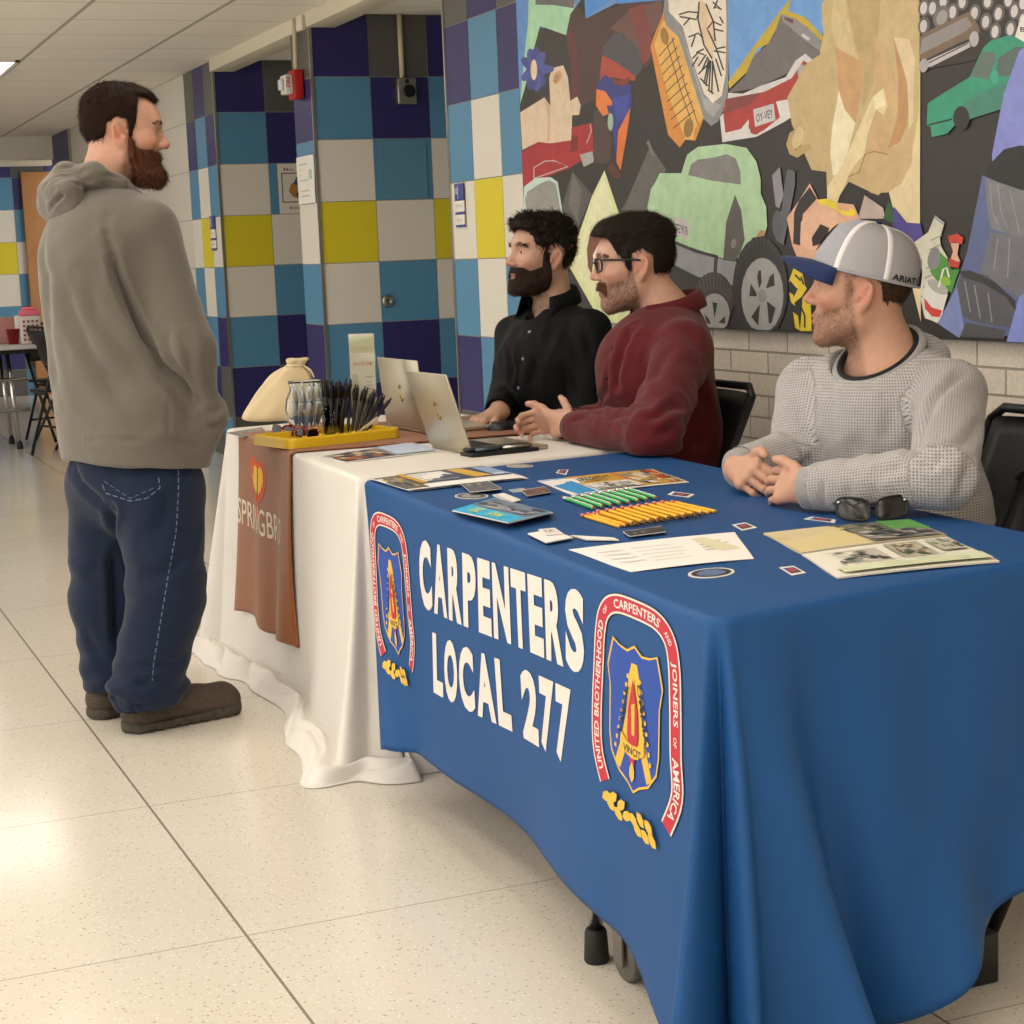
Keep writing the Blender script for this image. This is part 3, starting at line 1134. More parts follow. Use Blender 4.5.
def heavy_line(words, bold=.05):
    """tall heavy capitals, each squeezed to its own width; cap height 1"""
    wd = {'T': .88, 'E': .84, 'L': .80, 'P': .94, '7': .86, 'A': 1.10, 'N': 1.04}
    V, F, x = [], [], 0.
    for ch in words:
        if ch == ' ':
            x += .55
            continue
        v, f = text_shape(ch, bold, 4)
        w = wd.get(ch, 1.)
        o = len(V)
        V += [(x + a / v[:, 0].max() * w, b) for a, b in v]
        F += [tuple(i + o for i in q) for q in f]
        x += w + .13
    V = np.array(V)
    V[:, 0] /= V[:, 0].max()
    return V, F


def big_text(name, body, u_a, u_b, z_bot, z_top):
    """letters between two marks of the front; heights may differ at the ends"""
    V, F = heavy_line(body)
    mb = MB()
    pts = []
    for f, y in V:
        zb = z_bot[0] + (z_bot[1] - z_bot[0]) * f
        zt = z_top[0] + (z_top[1] - z_top[0]) * f
        pts.append(blue_front(u_a + (u_b - u_a) * f, zb + (zt - zb) * y))
    mb.raw(pts, F)
    return mb.build(name, INK_W, BT)


big_text('lettering', 'CARPENTERS', .232, .753, (.4976, .548), (.6514, .6915))
big_text('lettering', 'LOCAL 277', .276, .718, (.325, .372), (.4575, .510))


def fill2d(P, step=.02):
    """outline -> small triangles, so that the shape follows the cloth"""
    bm = bmesh.new()
    vs = [bm.verts.new((p[0], p[1], 0)) for p in P]
    f = bm.faces.new(vs)
    f.normal_update()
    if f.normal.z < 0:
        f.normal_flip()
    bmesh.ops.triangulate(bm, faces=bm.faces[:])
    for _ in range(5):
        es = [e for e in bm.edges if e.calc_length() > step * 1.6]
        if not es:
            break
        bmesh.ops.subdivide_edges(bm, edges=es, cuts=1)
        bmesh.ops.triangulate(bm, faces=bm.faces[:])
    bm.verts.index_update()
    V = [(v.co.x, v.co.y) for v in bm.verts]
    F = [tuple(v.index for v in f.verts) for f in bm.faces]
    bm.free()
    return V, F


def emblem(u0, z0, sx=1.0, sz=1.0):
    """union crest: u0,z0 = middle of its top edge; drawn in metres"""
    W_, H_ = .272 * sx, .40 * sz
    e = MB()
    lay = [0]

    def shape(P, mi, closed=True):
        lay[0] += 1
        V, F = fill2d(resample(P, .03))
        on_front(e, [(x * sx, y * sz) for x, y in V], F, u0, z0, mi, .0012 + .00012 * lay[0])

    def band(C, w0, mi):
        """closed ribbon around a centre line of (x, y, width)"""
        L, R_ = [], []
        for i in range(len(C)):
            a, b = np.array(C[max(i - 1, 0)][:2]), np.array(C[min(i + 1, len(C) - 1)][:2])
            d = unit(b - a)
            n = np.array([-d[1], d[0]])
            L.append(np.array(C[i][:2]) + n * (C[i][2] / 2 + w0))
            R_.append(np.array(C[i][:2]) - n * (C[i][2] / 2 + w0))
        lay[0] += 1
        m = len(C)
        V = [tuple(q * (sx, sz)) for q in L] + [tuple(q * (sx, sz)) for q in R_]
        on_front(e, V, [(i + 1, i, m + i, m + i + 1) for i in range(m - 1)], u0, z0, mi, .0012 + .00012 * lay[0])

    # ribbon: from lower left, over the arch, down to lower right
    ctl = [(-.088, -.335), (-.112, -.285), (-.117, -.22), (-.113, -.14), (-.108, -.075), (-.094, -.038), (-.060, -.018), (0, -.014), (.060, -.018), (.094, -.038), (.108, -.075), (.113, -.14), (.117, -.22), (.124, -.285), (.098, -.345)]
    C = []
    for i in range(len(ctl) - 1):
        p0, p1, p2, p3 = (np.array(ctl[max(0, min(len(ctl) - 1, i + k))]) for k in (-1, 0, 1, 2))
        for t in np.linspace(0, 1, 6)[:-1]:
            C.append(tuple(.5 * (2 * p1 + (p2 - p0) * t + (2 * p0 - 5 * p1 + 4 * p2 - p3) * t * t + (-p0 + 3 * p1 - 3 * p2 + p3) * t ** 3)) + (.026,))
    C.append(ctl[-1] + (.026,))
    band(C, .0055, 3)
    band(C, .0035, 0)
    band(C, .0, 1)
    # words along the ribbon
    S = [0]
    for i in range(1, len(C)):
        S.append(S[-1] + np.linalg.norm(np.array(C[i][:2]) - np.array(C[i - 1][:2])))
    tot = S[-1]

    def along(body, f0, f1, h):
        V, F = text_shape(body, .02, 2)
        w = V[:, 0].max()
        pts = []
        for x, y in V:
            s = (f0 + (f1 - f0) * x / w) * tot
            i = min(max(np.searchsorted(S, s) - 1, 0), len(C) - 2)
            a, b = np.array(C[i][:2]), np.array(C[i + 1][:2])
            d = unit(b - a)
            n = np.array([-d[1], d[0]])
            p = a + d * (s - S[i]) + n * (y - .5) * h
            pts.append((p[0] * sx, p[1] * sz))
        lay[0] += 1
        on_front(e, pts, F, u0, z0, 0, .0012 + .00012 * lay[0])
    along('UNITED BROTHERHOOD', .025, .345, .015)
    along('OF', .365, .385, .009)
    along('CARPENTERS', .415, .58, .016)
    along('AND', .60, .63, .009)
    along('JOINERS', .66, .785, .016)
    along('OF', .805, .825, .009)
    along('AMERICA', .845, .975, .017)
    # shield
    sh = [(-.066, -.075), (-.045, -.083), (-.022, -.086), (0, -.074), (.022, -.086), (.045, -.083), (.066, -.075), (.076, -.105), (.082, -.125), (.074, -.16), (.074, -.24), (.068, -.272), (.045, -.30), (.018, -.312), (0, -.325), (-.018, -.312), (-.045, -.30), (-.068, -.272), (-.074, -.24), (-.074, -.16), (-.082, -.125), (-.076, -.105)]
    shape(sh, 2)
    shape([(x * .955, (y + .2) * .965 - .2) for x, y in sh], 4)
    # compass, square and plane
    shape([(-.008, -.105), (.008, -.105), (.016, -.13), (.022, -.19), (.040, -.25), (.055, -.285), (.040, -.295), (.022, -.255), (0, -.235), (-.022, -.255), (-.040, -.295), (-.055, -.285), (-.040, -.25), (-.022, -.19), (-.016, -.13)], 2)
    for s_ in (-1, 1):
        for k in range(9):
            y = -.125 - .016 * k
            x = s_ * (.016 + .0042 * k)
            shape([(x, y), (x + s_ * .006, y - .003), (x + s_ * .006, y - .008), (x, y - .010)], 2)
    shape([(0, -.13), (.014, -.185), (.016, -.225), (0, -.30), (-.016, -.225), (-.014, -.185)], 1)
    shape([(-.004, -.175), (.006, -.17), (.006, -.225), (-.002, -.225)], 2)
    shape([(-.034, -.228), (-.015, -.240), (0, -.243), (.015, -.240), (.034, -.228), (.036, -.248), (.016, -.262), (0, -.265), (-.016, -.262), (-.036, -.248)], 2)
    shape([(.0, -.27), (.007, -.283), (.007, -.296), (0, -.306), (-.007, -.296), (-.007, -.283)], 2)

    def word(body, x0, y0, x1, y1, h):
        V, F = text_shape(body, .02, 2)
        w = V[:, 0].max()
        d = np.array([x1 - x0, y1 - y0])
        n = unit(np.array([-d[1], d[0]]))
        lay[0] += 1
        on_front(e, [tuple((np.array([x0, y0]) + d * a / w + n * b * h) * (sx, sz)) for a, b in V], F, u0, z0, 3, .0012 + .00012 * lay[0])
    word('VINCIT', -.026, -.259, .026, -.259, .013)
    word('LABOR', -.034, -.232, -.010, -.145, .010)
    word('OMNIA', .012, -.135, .036, -.232, .010)
    # laurel
    for k, (x, y, a) in enumerate(((-.075, -.357, 30), (-.062, -.366, -35), (-.055, -.352, 40), (-.038, -.374, -30), (-.030, -.356, 40), (-.012, -.368, 25), (.008, -.366, -25), (.022, -.378, 150), (.030, -.358, -40), (.046, -.380, 150), (.055, -.360, -30), (.068, -.378, 150))):
        c_, s_ = math.cos(math.radians(a)), math.sin(math.radians(a))
        shape([(x + c_ * p - s_ * q, y + s_ * p + c_ * q) for p, q in ((-.015, 0), (-.006, .008), (.006, .008), (.015, 0), (.006, -.008), (-.006, -.008))], 2)
    o = e.build('emblem', [INK_W, INK_R, INK_Y, INK_K, INK_B], BT)
    return o


emblem(.094, .671, 1.32, .95)
emblem(.868, .712, 1.32, .95)

# table under it: folding frame on castors
tb = empty('folding_table', (1.65, 3.2, 0))
tag(tb, 'folding table hidden under the royal blue cloth, chrome leg and castor showing', 'table')
m_ = MB()
ctr = np.mean(QB, 0)
pl = [tuple(ctr + (q - ctr) * .95) for q in QB]
m_.prism(pl, .03, (0, 0, ZT - .042), (1, 0, 0), (0, 1, 0), (0, 0, 1))
m_.build('tabletop', mat('table_laminate', 'b9ac98', .5), tb)
for x, y in ((1.278, 2.80), (1.50, 3.75), (1.95, 2.85), (1.95, 3.75)):
    MB().tube([(x, y, .05), (x, y, ZT - .036)], .0135, 14).build('leg', STEEL, tb)
    MB().lathe((x, y, 0), [(.021, 0), (.023, .004), (.020, .055), (.017, .062), (.015, .062)], n=18).build('rubber_foot', RUBBER, tb)
MB().tube([(1.278, 2.80, .35), (1.95, 2.85, .35)], .012, 10).build('brace', STEEL, tb)
MB().tube([(1.50, 3.75, .35), (1.95, 3.75, .35)], .012, 10).build('brace', STEEL, tb)
CAST = mat('castor_grey', '5b564f', .5)
for x, y in ((1.292, 2.695), (1.56, 3.65)):
    w_ = MB()
    w_.lathe((x - .012, y, .042), [(.012, 0), (.038, 0), (.042, .004), (.042, .020), (.038, .024), (.012, .024)], axis=(1, 0, 0), n=24)
    w_.box((x - .020, y, .075), (.004, .035, .085), mi=1)
    w_.box((x + .020, y, .075), (.004, .035, .085), mi=1)
    w_.box((x, y, .118), (.044, .05, .006), mi=1)
    w_.tube([(x, y, .12), (x, y, ZT - .042)], .011, 10, mi=1)
    w_.build('castor', [CAST, mat('castor_bracket', '6f6a62', .45, .6)], tb)
bx = MB().box((1.79, 2.47, .045), (.10, .16, .09), bev=.006).build('foot_box', BLACKP, tb)
MB().tube([(1.79, 2.47, .08), (1.79, 2.50, ZT - .036)], .016, 10).build('leg', STEEL, tb)

# ---- white table
WA, WB, WC_, WD = (1.318, 4.19), (1.374, 5.775), (2.165, 5.87), (2.17, 4.32)
quadW = [WA, WD, WC_, WB]


def white_drop(i, t):
    if i == 1.5 or i == 2:
        return .66
    if i == 1:
        return .035 + .625 * smoothstep(.2, 1, t)
    if i == 2.5:
        return .66 - .625 * smoothstep(.0, .25, t)
    return .035


def white_off(i, t, v):
    def front(u):   # u 0 = far corner, 1 = near corner
        a = .02 * v + .018 * v * math.sin(u * 9 + .6) * v + .01 * v * math.sin(u * 23 + 3 * v)
        a += .05 * v ** 1.3 * smoothstep(.80, 1, u) + .04 * v ** 1.3 * (1 - smoothstep(0, .2, u))
        return a
    if i == 3.5:
        return front(t), 0
    if i == 0:
        r1 = math.exp(-((t - .25) / .16) ** 2)
        vl = math.exp(-((t - .58) / .14) ** 2)
        return front(1.0) + v * (.05 * r1 - .03 * vl + .02 * t), v * .03 * r1
    if i == 3:
        return .06 * v + .10 * v * math.sin(PI * t) - .05 * v * math.exp(-((t - .5) / .12) ** 2), 0
    return .03 * v + .015 * v * math.sin(t * 16), 0


def white_puddle(P, N, ID, last):
    """cloth lying on the floor in rolled folds"""
    rows = []
    n = len(P)
    amp = []
    for k, (i, t) in enumerate(ID):
        q = last[k]
        nz = vnoise(np.array([[q[0] * 5, q[1] * 5, 0]]), 1.0, 3)[0]
        a = .10 + .045 * nz
        if i == 3.5:
            a *= 1 - .35 * smoothstep(.35, .6, t) * (1 - smoothstep(.6, .85, t))
        amp.append(max(.04, a))
    for s in np.linspace(.08, 1, 14):
        row = []
        for k in range(n):
            a = amp[k]
            q = last[k]
            ph = vnoise(np.array([[q[0] * 9, q[1] * 9, 2.]]), 1.0, 5)[0]
            hump = (.030 + .022 * ph) * math.sin(PI * min(1, s * 1.02)) ** .8 + .010 * math.sin(s * 9 + ph * 4)
            if q[2] > .045:
                row.append((q[0] - N[k][0] * .004 * s, q[1] - N[k][1] * .004 * s, q[2] + .004 * s))
                continue
            z = max(.003, .035 * (1 - s) ** 2 + hump * smoothstep(0, .25, s) * (1 - smoothstep(.85, 1, s)))
            r_ = a * (s + .10 * math.sin(s * PI * 2 + ph * 3))
            row.append((q[0] + N[k][0] * r_, q[1] + N[k][1] * r_, z))
        rows.append(row)
    return rows


WT = cloth('tablecloth', quadW, ZT - .002, white_drop, white_off, WHITE_CL, puddle=white_puddle)
tag(WT, 'floor-length white tablecloth pooling on the floor beside the standing man', 'tablecloth')
tb2 = empty('banquet_table', (1.75, 5.0, 0))
tag(tb2, 'long table hidden under the white floor-length cloth', 'table')
ctr = np.mean([np.array(q) for q in quadW], 0)
MB().prism([tuple(ctr + (np.array(q) - ctr) * .95) for q in quadW], .03, (0, 0, ZT - .038), (1, 0, 0), (0, 1, 0), (0, 0, 1)).build('tabletop', MATS['table_laminate'], tb2)
for x, y in ((1.46, 4.5), (1.5, 5.45), (2.0, 4.55), (2.0, 5.5)):
    MB().tube([(x, y, 0), (x, y, ZT - .038)], .0135, 12).build('leg', STEEL, tb2)

# ---- brown runner over the white table
def white_front(u, z, out):
    v = np.clip((ZT - .014 - z) / (ZT - .014 - .035), 0, 1)
    o, _ = white_off(3.5, u, v)
    B0, A0 = np.array(WB), np.array(WA)
    d = unit(A0 - B0)
    n = np.array([d[1], -d[0]])
    p = B0 + d * .03 + (A0 - B0 - d * .06) * u + n * (o + out)
    return np.array([p[0], p[1], z])


def build_runner():
    u0, u1 = .135, .585
    nu, nv = 40, 40
    rows = []
    B0, A0 = np.array(WB), np.array(WA)
    d = unit(A0 - B0)
    n = np.array([d[1], -d[0]])
    # on the table: from the far side to the front edge
    for s in np.linspace(0, 1, 14):
        row = []
        for i in range(nu):
            u = u0 + (u1 - u0) * i / (nu - 1)
            p = B0 + d * .03 + (A0 - B0 - d * .06) * u
            q = p - n * (.80 - .792 * s)
            row.append((q[0], q[1], ZT + .0015 + (.001 * math.sin(i * .5 + s * 5) + .001)))
        rows.append(row)
    for j in range(0, nv):
        v = j / (nv - 1)
        row = []
        for i in range(nu):
            f = i / (nu - 1)
            zb = .17 + .0 * f + .012 * math.sin(f * 9)
            z = ZT - .006 - (ZT - .006 - zb) * v
            u = u0 + (u1 - u0) * (f + .02 * v * math.sin(f * 6))
            out = .006 + .006 * math.sin(PI * v * .5) + v * .014 * math.sin(f * 15 + 1.5 * v) + .014 * v * f
            if f > .9:
                out -= .014 * v * (f - .9) / .1
            row.append(white_front(u, z, out))
        rows.append(row)
    V = [p for r_ in rows for p in r_]
    F = [(j * nu + i, j * nu + i + 1, (j + 1) * nu + i + 1, (j + 1) * nu + i) for j in range(len(rows) - 1) for i in range(nu - 1)]
    o = mesh_obj('table_runner', V, F, BROWN, None, tuple(V[0]), smooth=True)
    md = o.modifiers.new('thickness', 'SOLIDIFY')
    md.thickness = .0012
    tag(o, 'brown table runner with an orange tree mark hanging over the white cloth', 'table runner')
    rows_np = np.array(rows[14:])

    def surf(f, z, lift=.0022):
        # point at fraction f across and height z
        fi = f * (nu - 1)
        i0 = int(min(max(fi, 0), nu - 2))
        a = fi - i0
        col = rows_np[:, i0] * (1 - a) + rows_np[:, i0 + 1] * a
        k = np.interp(-z, -col[:, 2], np.arange(len(col)))
        k0 = int(min(k, len(col) - 2))
        return col[k0] * (1 - k + k0) + col[k0 + 1] * (k - k0) + np.array([*n, 0]) * lift
    V2, F2 = text_shape('SPRINGBRO', .004, 3)
    w = V2[:, 0].max()
    mb = MB()
    mb.raw([surf(.0 + x / w * .88, .452 - .0 * x / w + y * .080) for x, y in V2], F2)
    mb.build('lettering', mat('cream_print', 'd9cdb4', .7), o)
    # tree mark
    mk = MB()

    def blob(P, mi, lift):
        P = resample(P, .02)
        A = sum(P[i][0] * P[(i + 1) % len(P)][1] - P[(i + 1) % len(P)][0] * P[i][1] for i in range(len(P)))
        if A < 0:
            P = P[::-1]
        mk.raw([surf(.40 + x * 1.15, .60 + y * 1.05, lift) for x, y in P], [tuple(range(len(P)))], mi)
    blob([(-.14, .055), (-.10, .075), (-.04, .070), (0, .058), (.04, .068), (.10, .066), (.14, .045), (.15, .01), (.10, -.03), (.04, -.05), (.03, -.07), (.06, -.085), (.05, -.10), (0, -.105), (-.02, -.09), (0, -.055), (-.06, -.04), (-.12, -.005)], 0, .0022)
    blob([(-.10, .045), (-.06, .058), (-.015, .045), (-.005, .0), (-.02, -.03), (-.08, -.012), (-.11, .015)], 1, .0026)
    blob([(.015, .045), (.06, .055), (.10, .040), (.11, .015), (.07, -.015), (.02, -.03), (.01, .0)], 1, .0026)
    blob([(-.006, .0), (.008, .012), (.01, -.03), (.0, -.05)], 2, .003)
    mk.build('emblem', [mat('orange_print', 'd0501f', .7), mat('gold_print', 'e2b53a', .7), mat('brown_print', '4a2712', .7)], o)
    return o


RUN = build_runner()
# ============================================================ things on tables
def pmat(col, rough=.45):
    return mat('print_' + col, col, rough)


class Sheet:
    """thin printed sheet; the four pixel corners run round the sheet: c0->c1 is the u side, c0->c3 the v side"""

    def __init__(s, c, z, thick=.0012, px=True, bow=0.):
        s.c = [at(x, y, Z=z) for x, y in c] if px else [np.array(q, float) for q in c]
        s.z, s.t, s.bow = z, thick, bow
        s.mb, s.mats, s.lay = MB(), [], 0
        s.n = unit(np.cross(s.c[1] - s.c[0], s.c[3] - s.c[0]))
        if s.n[2] < 0 or (abs(s.n[2]) < .2 and s.n @ CC > 0 and False):
            s.n = -s.n

    def m(s, col):
        m = pmat(col)
        if m not in s.mats:
            s.mats.append(m)
        return s.mats.index(m)

    def p(s, u, v, h=0.):
        a, b, c, d = s.c
        q = a * (1 - u) * (1 - v) + b * u * (1 - v) + c * u * v + d * (1 - u) * v
        return q + s.n * (h + s.bow * (math.sin(PI * u) + .4 * math.sin(2 * PI * v + u * 3) + .4))

    def base(s, col, nu=10, nv=6, side=None):
        V = [s.p(i / nu, j / nv, h) for h in (0., s.t) for i in range(nu + 1) for j in range(nv + 1)]
        k = (nu + 1) * (nv + 1)
        q = lambda i, j, h: h * k + i * (nv + 1) + j
        F = []
        for i in range(nu):
            for j in range(nv):
                F.append((q(i, j, 1), q(i + 1, j, 1), q(i + 1, j + 1, 1), q(i, j + 1, 1)))
        s.mb.raw(V, F, s.m(col), True)
        F = [(q(i, j, 0), q(i, j + 1, 0), q(i + 1, j + 1, 0), q(i + 1, j, 0)) for i in range(nu) for j in range(nv)]
        for i in range(nu):
            F += [(q(i, 0, 0), q(i + 1, 0, 0), q(i + 1, 0, 1), q(i, 0, 1)), (q(i + 1, nv, 0), q(i, nv, 0), q(i, nv, 1), q(i + 1, nv, 1))]
        for j in range(nv):
            F += [(q(0, j + 1, 0), q(0, j, 0), q(0, j, 1), q(0, j + 1, 1)), (q(nu, j, 0), q(nu, j + 1, 0), q(nu, j + 1, 1), q(nu, j, 1))]
        s.mb.raw(V, F, s.m(side or col))
        return s

    def rect(s, u0, v0, u1, v1, col, n=4):
        s.lay += 1
        h = s.t + .00006 * s.lay
        V = [s.p(u0 + (u1 - u0) * i / n, v0 + (v1 - v0) * j, h) for i in range(n + 1) for j in (0, 1)]
        s.mb.raw(V, [(2 * i, 2 * i + 2, 2 * i + 3, 2 * i + 1) for i in range(n)], s.m(col))
        return s

    def poly(s, P, col):
        s.lay += 1
        s.mb.raw([s.p(u, v, s.t + .00006 * s.lay) for u, v in P], [tuple(range(len(P)))], s.m(col))
        return s

    def ell(s, u, v, ru, rv, col, n=14):
        return s.poly([(u + ru * math.cos(a), v + rv * math.sin(a)) for a in np.linspace(0, 2 * PI, n + 1)[:-1]], col)

    def lines(s, u0, v0, u1, v1, k, col, fill=.4, seed=1):
        rn = random.Random(seed)
        for i in range(k):
            a = v0 + (v1 - v0) * (i + .3) / k
            s.rect(u0, a, u0 + (u1 - u0) * (.75 + .25 * rn.random()), a + (v1 - v0) / k * fill, col, 2)
        return s

    def photo(s, u0, v0, u1, v1, cols, k=14, seed=1):
        """a small printed picture made of patches"""
        rn = random.Random(seed)
        s.rect(u0, v0, u1, v1, cols[0])
        for i in range(k):
            c = cols[1 + i % (len(cols) - 1)]
            w, h = (u1 - u0) * rn.uniform(.08, .3), (v1 - v0) * rn.uniform(.08, .3)
            a, b = rn.uniform(u0, u1 - w), rn.uniform(v0, v1 - h)
            s.poly([(a, b + h * .2), (a + w * .6, b), (a + w, b + h * .7), (a + w * .3, b + h)], c)
        return s

    def text(s, body, u, v, w, h, col, bold=.02):
        """u, v = lower left; text runs along +u with its top towards -v"""
        V, F = text_shape(body, bold, 2)
        s.lay += 1
        s.mb.raw([s.p(u + x / V[:, 0].max() * w, v - y * h, s.t + .00006 * s.lay) for x, y in V], F, s.m(col))
        return s

    def done(s, name, label, cat, group=None):
        o = s.mb.build(name, s.mats, None, tuple(s.c[0]))
        return tag(o, label, cat, group)


def c3(*p):
    return [(350 + x * .3906, 430 + y * .3906) for x, y in p]


def c4(*p):
    return [(674 + x * .3418, 430 + y * .3418) for x, y in p]


def z5(*p):
    return [(420 + x * .1953, 460 + y * .1953) for x, y in p]


T1 = ZT + .0004

# newspaper-like flyers at the far end of the blue cloth
for k, (dx, dy, lab) in enumerate(((7, 3, 'white-edged flyer underneath the gold and navy flyer beside the white table'), (0, 0, 'gold, navy and white printed flyer on the blue cloth beside the white table'))):
    f = Sheet(c3((50 + dx, 125 + dy), (345 + dx, 92 + dy), (450 + dx, 122 + dy), (150 + dx, 155 + dy)), T1 + k * .0052, .001, bow=.001)
    f.base('efece6')
    if k:
        f.rect(.0, .05, .2, .95, '5b5a55').photo(.0, .1, .2, .9, ['6d675c', '2b3342', 'b8974a', '8e8a80'], 22, 4)
        f.rect(.2, .05, .98, .74, '33415f').rect(.26, .12, .62, .70, 'e6e2da').lines(.28, .16, .60, .68, 6, '9b9aa0')
        f.poly([(.62, .1), (.75, .1), (.82, .7), (.66, .72)], 'd0a53c').rect(.84, .1, .97, .72, '8fa8cf').lines(.85, .15, .96, .7, 4, 'e6e2da')
        f.rect(.2, .05, .26, .74, 'c79a3a')
    f.done('flyer', lab, 'flyer')

# small stacks of cards


def card_pile(corners, n, th, top, side, label, group, name='business_card', z=T1, design=None):
    for k in range(n):
        dx, dy = random.uniform(-.5, .5), random.uniform(-.3, .3)
        f = Sheet([(x + dx, y + dy) for x, y in corners], z + k * (th + .0003), th)
        f.base(top if k == n - 1 else side, 2, 2, side)
        if k == n - 1 and design:
            design(f)
        f.done(name, label, 'card', group if n > 1 else None)


card_pile(z5((212, 126), (350, 112), (418, 150), (262, 168)), 4, .0022, '4c4f52', 'cfccc6', 'dark-topped card in the small pile between the gold flyer and the cyan brochures', 'cards piled by the flyer',
          design=lambda f: f.photo(.05, .05, .95, .95, ['5a5c5e', '8b8a86', '33383c', 'b0a99c'], 8, 2))
card_pile(z5((520, 160), (640, 140), (672, 165), (550, 186)), 3, .002, '6b5a50', 'c8c0b8', 'brown-topped card in the little pile behind the cyan brochures', 'cards piled behind the brochures',
          design=lambda f: f.photo(.05, .05, .95, .95, ['6b4a40', '9a8f86', '3f3a38', 'a85a40'], 8, 5))
card_pile(z5((455, 155), (530, 146), (560, 160), (480, 168)), 1, .001, 'b9b2a2', 'cfccc6', 'pale blue and tan card touching the little brown-topped pile', None,
          design=lambda f: f.rect(.05, .1, .5, .9, '8fa9b4'))
card_pile(z5((372, 183), (430, 175), (516, 208), (470, 222)), 2, .0025, 'e4e0da', 'd8d4cc', 'blank white card lying just behind the cyan brochures', 'blank cards behind the brochures',
          design=lambda f: f.rect(.05, .1, .2, .9, 'c9a49c'))
card_pile(z5((553, 382), (672, 362), (780, 403), (648, 428)), 3, .0022, 'ece8e2', 'dedad2', 'white card in the pile nearest the front edge of the blue cloth', 'white cards by the front edge')
card_pile(z5((605, 356), (690, 348), (735, 378), (645, 386)), 1, .001, 'e9e5df', 'dedad2', 'white card with a dark stamp topping the pile near the front edge', None, z=T1 + .0085,
          design=lambda f: f.photo(.15, .15, .85, .85, ['d5d0ca', '4a4644', '7b7674'], 8, 7))
card_pile(z5((772, 390), (990, 402), (1018, 414), (850, 412)), 2, .002, 'ebe7e0', 'd8d2c8', 'long white card strip beside the white card pile at the front edge', 'long card strips at the front edge')
card_pile(c3((700, 263), (798, 248), (808, 262), (716, 274)), 3, .002, '3a3c40', 'c9c5bf', 'black-topped card in the pile touching the yellow pencil ends', 'cards at the pencil ends',
          design=lambda f: f.photo(.05, .1, .95, .9, ['33353a', '8e9298', '5a6068'], 7, 8))


def oval(c, rx, ry, cols, label, z=T1, rot=0.):
    """thin oval sticker"""
    a = math.radians(rot)
    mb = MB()
    for k, (f, h) in enumerate(((1., .0012), (.86, .0013), (.62, .0014))):
        P = []
        for t in np.linspace(0, 2 * PI, 29)[:-1]:
            x, y = rx * f * math.cos(t), ry * f * math.sin(t)
            P.append(at(c[0] + x * math.cos(a) - y * math.sin(a), c[1] + x * math.sin(a) + y * math.cos(a), Z=z) + (0, 0, h))
        P = P[::-1]
        mb.raw(P, [tuple(range(len(P)))], k)
        if k == 0:
            Q = [p - (0, 0, .0012) for p in P]
            n = len(P)
            mb.raw(P + Q, [(i, n + i, n + (i + 1) % n, (i + 1) % n) for i in range(n)], 0)
    tag(mb.build('oval_sticker', [pmat(q) for q in cols], None, tuple(P[0])), label, 'sticker')


oval((471.4, 496.4), 17, 2.9, ('c9c4bb', '3d4348', '8d8f8c'), 'grey oval sticker lying just before the small dark card pile')
oval((520, 466.3), 13.5, 1.5, ('b9b4ac', '8a8680', 'b0aaa2'), 'pale thin oval sticker at the white table side of the blue cloth')
oval((711.3, 573.4), 23.5, 4.8, ('d8d4cc', '20242c', '5c6f93'), 'black and blue oval sticker before the white paper sheet', rot=-4)

# tiny decals scattered on the cloth
for c, lab in ((c3((527, 110), (535, 102), (560, 102), (553, 115)), 'tiny white square decal on the cloth in front of the man in dark red'),
               (c3((812, 166), (826, 158), (882, 165), (868, 173)), 'tiny decal beyond the yellow pencil ends towards the clasped hands'),
               (c3((978, 243), (1012, 237), (1042, 250), (1004, 258)), 'tiny decal halfway between the pencils and the magazine'),
               (c4((307, 403), (350, 398), (386, 418), (345, 426)), 'tiny decal lying alone between magazine and oval sticker'),
               (c4((380, 261), (402, 254), (474, 263), (470, 272)), 'tiny decal tucked beside the black sunglasses')):
    f = Sheet(c, T1, .0006).base('e6e2dc', 2, 2)
    f.rect(.12, .15, .88, .5, '2f3f78').rect(.12, .5, .88, .85, '3a3436').rect(.3, .3, .7, .65, 'b4373e')
    f.done('decal', lab, 'decal')

# cyan brochures
BR = z5((165, 262), (380, 197), (672, 272), (450, 325))
for k in range(6):
    dx, dy = (0, 0) if k == 5 else (random.uniform(0, 2.2), random.uniform(0, .5))
    f = Sheet([(x + dx, y + dy) for x, y in BR], T1 + k * .0029, .0022, bow=.0 if k < 5 else .0)
    f.base('d9d4cc' if k < 5 else '2aa5d0', 8, 4, 'c7bfb4')
    if k == 5:
        f.poly([(0, 0), (.45, 0), (.42, 1), (0, 1)], '2aa9d6')
        f.photo(.43, .02, .99, .98, ['6f7b8c', '4b5568', '8e97a6', 'a09a9a', '39404e', '747e92'], 34, 12)
        f.text('JOIN US', .08, .42, .26, .22, 'd9e04a').text('TODAY', .08, .76, .24, .24, 'd9e04a')
    f.done('brochure', 'cyan and grey-photo brochure on top of its pile' if k == 5 else 'brochure lying under the cyan-topped one in its pile', 'brochure', None if k == 5 else 'brochures in the pile')

